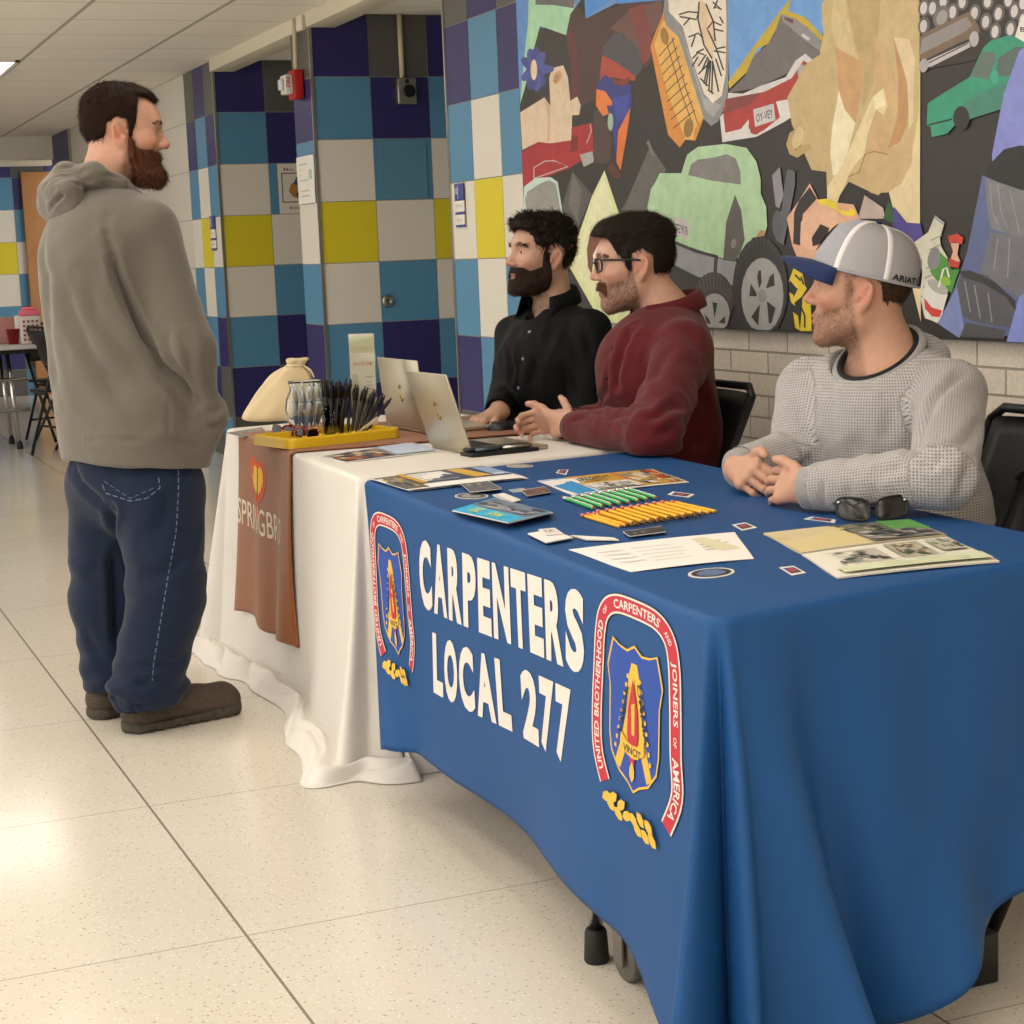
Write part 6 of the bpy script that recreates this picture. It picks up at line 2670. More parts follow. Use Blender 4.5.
def hair_shell(name, H, thick, outline, material, parent, st=.003, noise=(.0035, 60), seed=0, region=None, jaw=1., extra=None):
    S = H.grid((-.14, -.12, -.20), (.15, .12, .19), st)
    H.skull(S, face=False, ears=False, jaw=jaw)
    if extra:
        extra(S)
    X = np.stack(S.points(), -1)
    q = H.local(X)
    f, l, u = q[..., 0], q[..., 1], q[..., 2]
    th = thick(f, l, u) * H.sc
    if noise[0]:
        nz = vnoise(X.reshape(-1, 3), noise[1], seed).reshape(f.shape) + .5 * vnoise(X.reshape(-1, 3), noise[1] * 2.3, seed + 1).reshape(f.shape)
        th = th + nz * noise[0]
    reg = poly_sdf(f, u, outline) * H.sc
    if region is not None:
        reg = np.maximum(reg, region(f, l, u) * H.sc)
    d0 = S.d - th
    k = .006
    h = np.maximum(k - np.abs(d0 - reg), 0) / k
    d = np.maximum(d0, reg) + h * h * k * .25
    S.d = np.maximum(d, -(S.d + .012)).astype(np.float32)
    V, F = S.mesh(1)
    V, F = drop_unused(V, F)
    o = mesh_obj(name, V, F, material, parent, np.array(parent.location), smooth=True)
    return o, V, F, vnormals(V, F), H.local(V)


def brows(H, V, N, q, material, parent, n=260, th=1., seed=1):
    """eyebrows: short hairs over the brow ridge"""
    f, l, u = q[:, 0], np.abs(q[:, 1]), q[:, 2]
    line = .0445 + .05 * (l - .014) - 1.2 * np.maximum(l - .040, 0) ** 1.0 * .35
    sel = (f > .055) & (l > .013) & (l < .056) & (np.abs(u - line) < .0042 * th)
    sgn = np.sign(q[:, 1])

    def comb(P):
        s = np.sign((P - H.c) @ H.R[1])
        return s[:, None] * H.R[1] - .5 * H.R[0] + .35 * H.R[2]
    return strands('eyebrows', V, N, sel, n, .008, comb, .0006, material, parent, seed, lift=.25)


def trouser_leg_seated(S, hip, knee, ank, r=(.095, .08, .062)):
    S.cone(hip, knee, r[0], r[1], .03)
    S.cone(knee, ank, r[1] * .95, r[2], .03)


def shoe(parent, heel, d, material, sole, origin, L=.29, w=.048, h=.095, name='shoe'):
    """low shoe standing at heel, pointing along d"""
    d = unit(np.array([d[0], d[1], 0]))
    t = np.array([-d[1], d[0], 0])
    U = np.array([0, 0, 1.])
    P = lambda a, b, c: np.asarray(heel, float) * (1, 1, 0) + d * a + t * b + U * c
    A = np.array([P(a, b, c) for a in (-.03, L + .03) for b in (-.08, .08) for c in (0, .16)])
    S = Field(*[np.arange(A.min(0)[i] - .01, A.max(0)[i] + .01, .0045) for i in range(3)])
    S.cone(P(.05, 0, .05), P(L - .05, .002, .045), w * .86, w * .92, .02)
    S.cone(P(.045, 0, .055), P(.06, 0, h + .02), w * .80, w * .78, .03)
    S.cone(P(.10, 0, h), P(L * .62, 0, .062), w * .66, w * .60, .03)
    S.ell(P(L - .052, .004, .040), (.055, .055, .036), None, .02)
    Z = S.points()[2]
    S.d = np.maximum(S.d, .022 - Z).astype(np.float32)
    V, F = S.mesh(2)
    V, F = drop_unused(V, F)
    o = mesh_obj(name, V, F, material, parent, origin, smooth=True)
    S = Field(*[np.arange(A.min(0)[i] - .01, A.max(0)[i] + .01, .0045) for i in range(3)])
    S.cone(P(.048, 0, .02), P(L - .05, .003, .02), w * .98, w * 1.06, .01)
    X, Y, Z = S.points()
    al = (X - heel[0]) * d[0] + (Y - heel[1]) * d[1]
    S.d = np.maximum(np.maximum(S.d, .001 + .004 * (np.sin(al * 190) > .3) - Z), Z - .026 - .012 * smoothstep(.16, L, al) - .006 * smoothstep(.08, 0, al)).astype(np.float32)
    V, F = S.mesh(1)
    V, F = drop_unused(V, F)
    mesh_obj('sole', V, F, sole, o, origin, smooth=True)
    sbv = bvh_of(V, F)

    def top(a_, b_):
        q = P(a_, b_, .4)
        r_ = sbv.ray_cast(Vector(q), Vector((0, 0, -1)))[0]
        return (np.array(r_) if r_ is not None else P(a_, b_, .06)) + U * .0015
    lc = MB()
    for k in range(4):
        a = .115 + .022 * k
        lc.tube([top(a, -.024), top(a + .007, 0), top(a + .014, .024)], .0026, 6)
        lc.tube([top(a, .024), top(a + .007, 0) + U * .002, top(a + .014, -.024)], .0026, 6)
    for s_ in (-1, 1):
        lc.tube([top(.115, 0), top(.110, s_ * .015) + U * .012, top(.122, s_ * .032) + U * .004], .0024, 6)
    lc.build('laces', BLACKP, o)
    return o


# cloth materials
def knit_mat(name, col, dark, per=.0062):
    t = NT(name)
    a = t.n('ShaderNodeAttribute', attribute_name='along')
    b = t.n('ShaderNodeAttribute', attribute_name='around')
    w = []
    for n_, p in ((a, per), (b, per * 1.1)):
        m = t.n('ShaderNodeMath', operation='MULTIPLY', _Value_001=2 * PI / p)
        t.l(n_.outputs['Fac'], m.inputs[0])
        s = t.n('ShaderNodeMath', operation='SINE')
        t.l(m.outputs[0], s.inputs[0])
        w.append(s.outputs[0])
    mx = t.n('ShaderNodeMath', operation='MAXIMUM')
    t.l(w[0], mx.inputs[0])
    t.l(w[1], mx.inputs[1])
    sc = t.n('ShaderNodeMath', operation='MULTIPLY_ADD', _Value_001=.5, _Value_002=.5)
    t.l(mx.outputs[0], sc.inputs[0])
    nz = t.noise(160, 3)
    ad = t.n('ShaderNodeMath', operation='MULTIPLY_ADD', _Value_001=.45)
    t.l(nz, ad.inputs[0])
    t.l(sc.outputs[0], ad.inputs[2])
    sb = t.n('ShaderNodeMath', operation='SUBTRACT', _Value_001=.2)
    t.l(ad.outputs[0], sb.inputs[0])
    c = t.ramp(sb.outputs[0], [(.1, dark), (.85, col)])
    t.l(c, t.b.inputs['Base Color'])
    t.b.inputs['Roughness'].default_value = .85
    t.b.inputs['Sheen Weight'].default_value = .25
    t.bump(sc.outputs[0], .7, .0022)
    return t.m


def heather(name, c1, c2, scale=300, sheen=.3, rough=.9, bump=.0012):
    t = NT(name)
    n1 = t.noise(scale, 4, .7)
    c = t.ramp(n1, [(.32, c1), (.68, c2)])
    t.l(c, t.b.inputs['Base Color'])
    t.b.inputs['Roughness'].default_value = rough
    t.b.inputs['Specular IOR Level'].default_value = .2
    t.b.inputs['Sheen Weight'].default_value = sheen
    t.bump(n1, .35, bump)
    return t.m


def garment(name, S, parent, origin, material, lines=(), wob=(.004, 9), seed=0, attrs=None, smooth=3, flow=None):
    V, F = S.mesh(smooth)
    V, F = drop_unused(V, F)
    N = vnormals(V, F)
    V = V + N * (wob[0] * vnoise(V, wob[1], seed) + wob[0] * .5 * vnoise(V, wob[1] * 2.2, seed + 3))[:, None]
    if flow is not None:
        V = V + N * flow(V)[:, None]
    if lines:
        b = bvh_of(V, F)
        V = crease(V, N, b, lines)
        V = relax(V, F, .35)
    at_ = attrs(V) if attrs else None
    o = mesh_obj(name, V, F, material, parent, origin, smooth=True, attrs=at_)
    return o, V, F


def bones_uv(V, bones, torso):
    """along / around coordinates for a knit: each vertex follows its nearest bone"""
    best = np.full(len(V), 9.)
    al, ar = V[:, 2].copy(), np.zeros(len(V))
    c, Fd, Ld, rr = torso
    ar = np.arctan2((V - c) @ Ld, (V - c) @ Fd) * .17
    dt = np.hypot(((V - c) @ Ld) / rr[0], ((V - c) @ Fd) / rr[1])
    for a, b, r in bones:
        ab = b - a
        L = np.linalg.norm(ab)
        z = ab / L
        t = np.clip(((V - a) @ z) / L, 0, 1)
        o = V - a - t[:, None] * ab
        d = np.linalg.norm(o, axis=1) / r
        d = np.where(((V - a) @ z < 0), d * 1.25, d)
        x, y, _ = frame_of(z)
        m = (d < 1.35) & (d < best) & ((dt > .92) | (d < 1.1))
        cap_ = ((V - a) @ z < 0) | ((V - a) @ z > L)
        best = np.where(m, d, best)
        al = np.where(m, np.where(cap_, V[:, 2], (V - a) @ z), al)
        ar = np.where(m, np.where(cap_, V[:, 0] * .8 - V[:, 1] * .6, np.arctan2(o @ y, o @ x) * r), ar)
    return {'along': al, 'around': ar}


# ------------------------------------------------ 1. the standing man
def standing_man():
    d0 = 5.0
    O = np.array([.95, 4.95, 0.])
    Fb = unit((.97, .25, 0))
    Lb = np.array([-Fb[1], Fb[0], 0])
    U = np.array([0, 0, 1.])
    H = Head(J(122, 138, d0 + .02), (.985, -.17), 1.05, pitch=-.11)
    neck = J(98, 192, d0)
    chest = J(112, 268, d0)
    pel = J(133, 455, d0)
    SR = J(147, 226, d0 - .09)
    SL = SR + Lb * .40 + U * .0
    ER, EL = J(188, 352, d0 - .15), None
    WR = J(200, 414, d0 - .09)
    EL = SL + (ER - SR) - Lb * -.03
    WL = WR + Lb * .16
    hipR, kneeR, ankR = J(158, 490, d0 - .08), J(166, 598, d0 - .08), np.array([.885, 4.845, .095])
    off = Lb * .20
    hipL, kneeL, ankL = hipR + off - Fb * .05, J(106, 600, d0 + .12), np.array([.845, 5.075, .095])
    ankR[2] = .095
    ankL[2] = .095
    # body
    lo, hi = np.array([.50, 4.45, 0.]), np.array([1.40, 5.5, 1.83])
    S = Field(axis_steps(lo[0], hi[0], [(.78, 1.10, .003), (0, 9, .006)]), axis_steps(lo[1], hi[1], [(4.93, 5.24, .003), (0, 9, .006)]), axis_steps(lo[2], hi[2], [(1.40, 1.8, .003), (0, 9, .007)]))
    H.skull(S, jaw=1.08)
    H.neck(S, neck - U * .03, .063, .072)
    ft = lambda k: (Fb, k)
    S.cone(pel, chest, .125, .14, .04, ft(.72))
    S.cone(chest, neck - U * .09, .14, .10, .04, ft(.72))
    for s, sh, e, w in ((-1, SR, ER, WR), (1, SL, EL, WL)):
        S.cone(neck - U * .06, sh - U * .02, .060, .058, .03)
        S.cone(sh - U * .01, e, .050, .036, .02)
        S.cone(e, w, .036, .028, .02)
        hand(S, w - Fb * .02, unit(Fb * .05 - Lb * s * .9 + U * -.35), Fb, U, .95, ((25, 30, 20),) * 4)
    for h, k, a in ((hipR, kneeR, ankR), (hipL, kneeL, ankL)):
        S.cone(pel - U * .02 + (h - pel) * .5, h, .10, .085, .04)
        S.cone(h, k, .080, .056, .03)
        S.cone(k, a, .056, .032, .02)
        S.cone(a - U * .03, a + unit((.95, .30, 0)) * .13 - U * .065, .028, .018, .02)
    beard = [(.06, -.030), (.16, -.030), (.16, -.2), (-.02, -.2), (.0, -.075), (.014, -.005), (.030, -.005), (.040, -.022)]
    o, V, F, N, q = body_obj(S, H, 'c4967e', O, 'standing bearded man in a grey hoodie and dark jeans with his hands in his pocket', stubble=('5c3223', .75, beard))
    HM = hair_mat('hair_dark_brown', '1d120c', '2c1c13', .75)
    BM = hair_mat('beard_auburn', '45261a', '6b4330')
    top = lambda f, l, u: .003 + .015 * smoothstep(.03, .11, u) + .004 * smoothstep(0, -.08, f) - .003 * smoothstep(.03, .09, f)
    hl = [(.076, .100), (.16, .125), (.16, .25), (-.25, .25), (-.25, -.085), (-.085, -.085), (-.060, -.068), (-.046, -.04), (-.042, .030), (-.014, .052), (.012, .042), (.016, -.002), (.024, -.002), (.030, .030), (.040, .052), (.038, .076), (.052, .094)]
    h, hv, hf, hn, hq = hair_shell('hair', H, top, hl, HM, o, seed=2, noise=(.0018, 70), jaw=1.08, region=lambda f, l, u: np.minimum(np.minimum(f - .034, .112 - u), np.abs(l) - .030))
    comb = lambda P: np.tile(-H.R[0] * .6 - H.R[2] * .8, (len(P), 1)) + .9 * H.R[0] * (((P - H.c) @ H.R[2])[:, None] > .09)
    strands('hair_strands', hv, hn, np.ones(len(hv), bool), 9000, .013, comb, .0007, HM, h, 3, lift=.35)
    bp = [(.052, -.030), (.092, -.030), (.105, -.035), (.2, -.03), (.2, -.25), (.040, -.25), (.036, -.085), (.020, -.058), (.014, .0), (.024, .0), (.040, -.030)]
    bt = lambda f, l, u: .0012 + .013 * smoothstep(-.055, -.10, u) * smoothstep(.0, .05, f) - .012 * np.exp(-((u + .052) / .008) ** 2) * (np.abs(l) < .022) * (f > .08)
    b, bv, bf, bn, bq = hair_shell('beard', H, bt, bp, BM, o, seed=5, noise=(.003, 90), jaw=1.08, extra=lambda S_: H.skull(S_, jaw=1.08, ears=False), region=lambda f, l, u: np.maximum(-.122 - u, .006 - f))
    strands('beard_strands', bv, bn, np.ones(len(bv), bool), 7000, .014, lambda P: np.tile(-H.R[2] + .25 * H.R[0], (len(P), 1)), .0006, BM, b, 4, lift=.4, curl=.15)
    brows(H, V, N, q, HM, o)
    # hoodie
    HOOD = heather('grey_fleece', '59534a', '686258', 420, .3)
    S = Field(np.arange(.48, 1.42, .0055), np.arange(4.45, 5.55, .0055), np.arange(.62, 1.62, .0055))
    hem_z = .730
    hem = J(130, 455, d0)
    S.cone(hem + (0, 0, -.06), chest - Fb * .012, .216, .212, .05, ft(.83))
    S.cone(hem + Fb * .05 + U * .05, hem + Fb * .02 + U * .25, .19, .19, .05, ft(.78))
    S.cone(hipR * (1, 1, 0) + U * .70, hipR * (1, 1, 0) - Fb * .01 + U * .86, .135, .115, .07)
    S.cone(chest, neck - U * .12, .212, .14, .06, ft(.76))
    S.ell(chest - Fb * .05 + U * .02, (.10, .19, .16), np.array([Fb, Lb, U]), .06)
    for s, sh, e, w in ((-1, SR, ER, WR), (1, SL, EL, WL)):
        S.cone(neck - U * .065, sh - U * .01, .072, .076, .06)
        S.cone(sh - U * .015, e, .083, .072, .022)
        S.cone(e, w - U * .005, .073, .056, .02)
        S.ell(w + Fb * .005, (.062, .075, .055), np.array([Fb, Lb, U]), .02)
    # pouch bulge
    S.cone(WR + Fb * .005 - U * .01, WL + Fb * .005 - U * .01, .066, .066, .03)
    S.cone(WR - U * .07 - Fb * .02, WL - U * .07 - Fb * .02, .055, .055, .05)
    # neck opening and open hem
    S.cone(neck + U * .00, neck + U * .16, .070, .085, .01, op='sub')
    X, Y, Z = S.points()
    hemcut = hem_z - (X * Fb[0] + Y * Fb[1] - hem @ Fb) * .10
    S.d = np.maximum(S.d, hemcut - .005 - Z).astype(np.float32)
    inner = Field(*S.ax)
    inner.cone(hem + (0, 0, -.2), hem + U * .10, .185, .180, .02, ft(.80))
    S.d = np.maximum(S.d, -np.maximum(inner.d, Z - hemcut - .06)).astype(np.float32)
    c5 = lambda s_: [(float(a.split(',')[0]) * .293, 200 + float(a.split(',')[1]) * .293) for a in s_.split()]
    ln = [(c5('385,200 400,260 430,330 490,450 560,560 620,625 672,690'), .024, .010), (c5('362,85 372,140 388,210'), .007, .008), (c5('300,560 400,680 500,760'), .009, .022), (c5('250,420 320,560 400,640'), .008, .018),
          (c5('370,130 400,260 450,380 530,520'), .014, .014),
          (c5('280,260 330,400 430,520 520,600'), .012, .022), (c5('200,250 260,420 380,600 520,720'), .010, .030),
          (c5('420,300 500,500 600,640 700,770'), .013, .020), (c5('560,440 600,560 660,660'), .014, .014), (c5('640,470 650,580 680,680'), .012, .014),
          (c5('690,760 740,770 775,720'), .014, .010), (c5('700,740 760,700 770,650'), .014, .010), (c5('160,300 170,500 200,700'), .008, .03), (c5('150,120 160,260 165,400'), .008, .020),
          (c5('190,815 300,820 450,820 600,822 690,838'), .007, .008), (c5('575,690 573,820'), .004, .007), (c5('380,20 365,90'), .004, .012), (c5('700,600 730,680 750,740'), .007, .012)]
    ho, hV, hF = garment('hoodie', S, o, O, HOOD, ln, (.005, 7), 3)
    # hood bunched behind the neck
    S = Field(np.arange(.50, 1.22, .005), np.arange(4.65, 5.42, .005), np.arange(1.30, 1.66, .005))
    K = lambda f, l, u: neck + Fb * (f + .014) + Lb * l + U * (u + .020)
    chain = [((.080, -.045, -.085), .020), ((.055, -.080, -.045), .026), ((.0, -.095, -.005), .030), ((-.06, -.085, .018), .034), ((-.10, 0, .022), .036), ((-.06, .085, .018), .034), ((.0, .095, -.005), .030), ((.055, .080, -.045), .026), ((.080, .045, -.085), .020)]
    for (a, ra), (b_, rb) in zip(chain[:-1], chain[1:]):
        S.cone(K(*a), K(*b_), ra, rb, .02)
    S.ell(K(-.125, 0, -.045), (.045, .115, .070), np.array([Fb, Lb, U]), .03)
    S.ell(K(-.135, -.02, -.015), (.040, .090, .036), np.array([Fb, Lb, U]), .02)
    S.cone(neck - U * .05, neck + U * .2, .074, .080, .012, op='sub')
    c1 = lambda s_: [(float(a.split(',')[0]) * .293, float(a.split(',')[1]) * .293) for a in s_.split()]
    ln = [(c1('170,715 210,670 270,630 310,612'), .012, .006), (c1('150,640 220,600 300,580 420,590'), .006, .006), (c1('145,600 200,575 260,565'), .006, .005), (c1('320,600 380,600 450,635'), .006, .006), (c1('230,545 300,560 380,560'), .005, .005), (c1('180,650 250,625 330,618'), .006, .005)]
    garment('hood', S, ho, O, HOOD, ln, (.005, 14), 6)
    # jeans
    DEN = heather('dark_denim', '0e1728', '192640', 420, .1, .8)
    S = Field(np.arange(.55, 1.35, .006), np.arange(4.40, 5.50, .006), np.arange(.0, .93, .006))
    S.cone(pel - U * .05, pel + U * .12, .172, .160, .03, ft(.78))
    S.ell(pel - Fb * .065 - U * .06, (.10, .155, .13), np.array([Fb, Lb, U]), .05)
    for h, k, a, w in ((hipR, kneeR, ankR, 1.0), (hipL, kneeL, ankL, .95)):
        S.cone(pel - U * .06 + (h - pel) * .5, h, .118, .115, .04)
        S.cone(h, k, .122 * w, .104 * w, .03)
        S.cone(k, a + U * .02, .104 * w, .094 * w, .03)
        S.ell(a + U * .03 + Fb * .015, (.115 * w, .096 * w, .05), np.array([Fb, Lb, U]), .02)
        S.cone(a + U * .0, a - U * .2, .078, .078, .008, op='sub')
    X, Y, Z = S.points()
    S.d = np.maximum(np.maximum(S.d, .034 - Z), Z - .81).astype(np.float32)
    cl = lambda s_: [(float(a.split(',')[0]) * .3417, 430 + float(a.split(',')[1]) * .3418) for a in s_.split()]

    def bunch(V):
        z = V[:, 2]
        w = smoothstep(.34, .10, z)
        return w * (.0045 * np.sin(z * 85 + 3 * np.sin(V[:, 0] * 22) + 2 * V[:, 1] * 9)) + .004 * smoothstep(.5, .45, z) * smoothstep(.30, .42, z) * np.sin(z * 60 + V[:, 0] * 25)
    ln = [(cl('330,230 335,400 345,600 352,800'), .022, .014), (cl('215,110 260,180 330,230'), .012, .014), (cl('500,150 480,260 430,330'), .010, .020), (cl('560,330 520,400 440,430'), .010, .016),
          (cl('350,780 420,740 520,720 570,740'), .008, .010), (cl('345,700 430,690 530,680'), .007, .010), (cl('350,820 430,800 540,775'), .006, .008), (cl('285,760 320,770 345,790'), .006, .008), (cl('240,560 280,650 330,720'), .006, .014), (cl('590,250 570,300 520,330'), .004, .014), (cl('225,400 260,420 320,400'), .005, .014)]
    jo, jV, jF = garment('jeans', S, o, O, DEN, ln, (.005, 8), 8, flow=bunch)
    jb = bvh_of(jV, jF)
    ST = mat('pale_stitching', '5f7088', .8)

    def stitch(path, n=60, dash=True, r=.0016):
        m = MB()
        P = []
        pts = cl(path)
        for a, b_ in zip(pts[:-1], pts[1:]):
            for t in np.linspace(0, 1, max(3, int(math.hypot(b_[0] - a[0], b_[1] - a[1]) / 2.2)))[:-1]:
                p, nn = hit(jb, (a[0] + (b_[0] - a[0]) * t, a[1] + (b_[1] - a[1]) * t))
                if p is not None:
                    P.append(p + nn * .0006)
        for i in range(0, len(P) - 1, 1):
            if dash and i % 3 == 2:
                continue
            if np.linalg.norm(P[i] - P[i + 1]) < .03:
                m.tube([P[i], P[i + 1]], r, 5)
        m.build('stitching', ST, jo)
    stitch('522,118 522,190 515,300 490,440 470,560 450,680 445,740')
    stitch('300,160 310,185 380,208 430,200 468,170 462,125')
    stitch('305,150 380,200 455,168', r=.001)
    HEMC = mat('denim_hem', '56677d', .85)
    for a, w in ((ankR, 1.), (ankL, .95)):
        m = MB()
        ring = []
        for t in np.linspace(0, 2 * PI, 41)[:-1]:
            # hem follows the opening of the leg
            dirv = Fb * math.cos(t) + Lb * math.sin(t)
            hit_ = jb.ray_cast(Vector(a * (1, 1, 0) + np.array([0, 0, .050]) + dirv * .4), Vector(-dirv))
            if hit_[0] is not None:
                ring.append(np.array(hit_[0]) + dirv * .0015)
        if len(ring) > 8:
            m.tube(ring, .006, 6, closed=True)
            m.build('turned_hem', HEMC, jo)
    SHOE = heather('shoe_brown_grey', '3d352e', '57493d', 160, .0, .7)
    SOLE = mat('shoe_sole', '4d443a', .8, noise=(60, '2e2924'))
    hp = at(124, 739, Z=0)
    tp = at(240, 716, Z=0)
    shoe(o, hp + np.array([.012, .058, 0]), tp - hp, SHOE, SOLE, O, L=.345, w=.054)
    shoe(o, np.array([.765, 5.05, 0]), Fb * (1, 1, 0) + Lb * .25, SHOE, SOLE, O, L=.33, w=.052)
    return o




# ---------------------------------------------- shared parts of the seated men
def seated_base(S, P):
    """torso, arms and legs under the clothes"""
    U = np.array([0, 0, 1.])
    F, L = P['F'], P['L']
    ft = (F, .72)
    S.cone(P['pel'], P['chest'], .13, .145, .04, ft)
    S.cone(P['chest'], P['neck'] - U * .09, .145, .10, .04, ft)
    for k in 'LR':
        sh, e, w = P['S' + k], P['E' + k], P['W' + k]
        S.cone(P['neck'] - U * .075, sh - U * .02, .054, .054, .03)
        S.cone(sh - U * .01, e, .052, .042, .02)
        S.cone(e, w, .042, .0285, .02)
    for s in (-1, 1):
        h = P['hip'] + L * s * .09
        kn = h + F * .40 + U * .01
        S.cone(P['pel'], h, .10, .085, .04)
        S.cone(h, kn, .078, .056, .03)
        S.cone(kn, kn * (1, 1, 0) - F * .03 + U * .09, .055, .036, .02)
        S.cone(kn * (1, 1, 0) - F * .03 + U * .07, kn * (1, 1, 0) + F * .10 + U * .035, .034, .024, .02)


def seated_extras(o, P, O, trouser):
    """trousers and shoes"""
    U = np.array([0, 0, 1.])
    F, L = P['F'], P['L']
    c = P['hip']
    lo, hi = np.minimum(c, c + F * .6) - .38, np.maximum(c, c + F * .6) + .38
    S = Field(np.arange(lo[0], hi[0], .009), np.arange(lo[1], hi[1], .009), np.arange(0, .78, .009))
    S.cone(c + U * .0, P['pel'] + U * .02, .17, .165, .04, (F, .75))
    for s in (-1, 1):
        h = c + L * s * .09
        kn = h + F * .40 + U * .01
        S.cone(h - F * .03, kn, .096, .078, .03)
        S.cone(kn, kn * (1, 1, 0) - F * .03 + U * .08, .078, .062, .02)
    garment('trousers', S, o, O, trouser, (), (.004, 9), 2)
    for s in (-1, 1):
        kn = c + L * s * .09 + F * .40
        shoe(o, kn * (1, 1, 0) - F * .10, F, MATS['shoe_black'], MATS['shoe_sole'], O, L=.29)


mat('shoe_black', '1c1a19', .5)


def pose(pel, chest, neck, SL, SR, EL, ER, WL, WR, F):
    F = unit((F[0], F[1], 0))
    L = np.array([-F[1], F[0], 0])
    hip = np.array([pel[0], pel[1], .54])
    return dict(pel=np.array(pel), chest=np.array(chest), neck=np.array(neck), SL=SL, SR=SR, EL=EL, ER=ER, WL=WL, WR=WR, F=F, L=L, hip=hip)


def bounds(P, pad=.14):
    Q = np.array([P[k] for k in ('pel', 'chest', 'neck', 'SL', 'SR', 'EL', 'ER', 'WL', 'WR')])
    for k in 'LR':
        print('  bones', k, round(np.linalg.norm(P['S' + k] - P['E' + k]), 3), round(np.linalg.norm(P['E' + k] - P['W' + k]), 3), P['S' + k].round(2), P['E' + k].round(2), P['W' + k].round(2))
    return Q.min(0) - pad, Q.max(0) + pad


def shirt_field(P, z0, z1, st=.0055):
    lo, hi = bounds(P)
    return Field(np.arange(lo[0] - .03, hi[0] + .03, st), np.arange(lo[1] - .03, hi[1] + .03, st), np.arange(z0, z1, st))


def body_field(P, H, hands, ztop):
    lo, hi = bounds(P, .20)
    fk = P['hip'] + P['F'] * .62
    lo, hi = np.minimum(lo, np.minimum(fk - .14, P['hip'] - .20)), np.maximum(hi, np.maximum(fk + .14, P['hip'] + .20))
    fine = []
    hd = [H.c - .135, H.c + .135]
    hs = [np.array(hands).min(0) - .12, np.array(hands).max(0) + .12]
    ax = []
    for i in range(2):
        a, b = min(hd[0][i], hs[0][i]), max(hd[1][i], hs[1][i])
        ax.append(axis_steps(lo[i], hi[i], [(a, b, .003), (0, 9, .006)]))
    ax.append(axis_steps(0., ztop, [(.70, .87, .003), (H.c[2] - .15, ztop, .003), (0, 9, .007)]))
    return Field(*ax)


def sleeves(S, P, r, k=.022, side='LR', trap=.065):
    U = np.array([0, 0, 1.])
    for q in side:
        sh, e, w = P['S' + q], P['E' + q], P['W' + q]
        S.cone(P['neck'] - U * trap, sh - U * .015, r[0] * .88, r[0] * .95, .05)
        S.cone(sh - U * .015, e, r[0], r[1], k)
        S.cone(e, w, r[1], r[2], k)


def collar(name, base, F, L, r, h, material, parent, O, open_=.5, lean=.25):
    """folded shirt collar round the neck, open at the front"""
    U = np.array([0, 0, 1.])
    V, Fc = [], []
    n = 36
    prof = [(0, .0), (.002, h * .6), (.004, h), (.012, h * 1.02), (.022, h * .6), (.030, h * .05)]
    for i in range(n + 1):
        a = open_ + (2 * PI - 2 * open_) * i / n
        e = smoothstep(.75, 1, abs(i / n - .5) * 2)
        for j, (o, z) in enumerate(prof):
            rr = r + o + e * .012 * (j > 2)
            zz = z - .030 * (1 + math.cos(a)) * .7 - e * .020 * (j > 3)
            V.append(np.array(base) + F * (math.cos(a) * rr * 1.08 + e * .012) + L * math.sin(a) * rr + U * zz + F * -lean * zz * .3)
    for i in range(n):
        for j in range(len(prof) - 1):
            b = i * len(prof) + j
            Fc.append((b, b + len(prof), b + len(prof) + 1, b + 1))
    o = mesh_obj(name, V, Fc, material, parent, O, smooth=True)
    md = o.modifiers.new('thickness', 'SOLIDIFY')
    md.thickness = .003
    return o


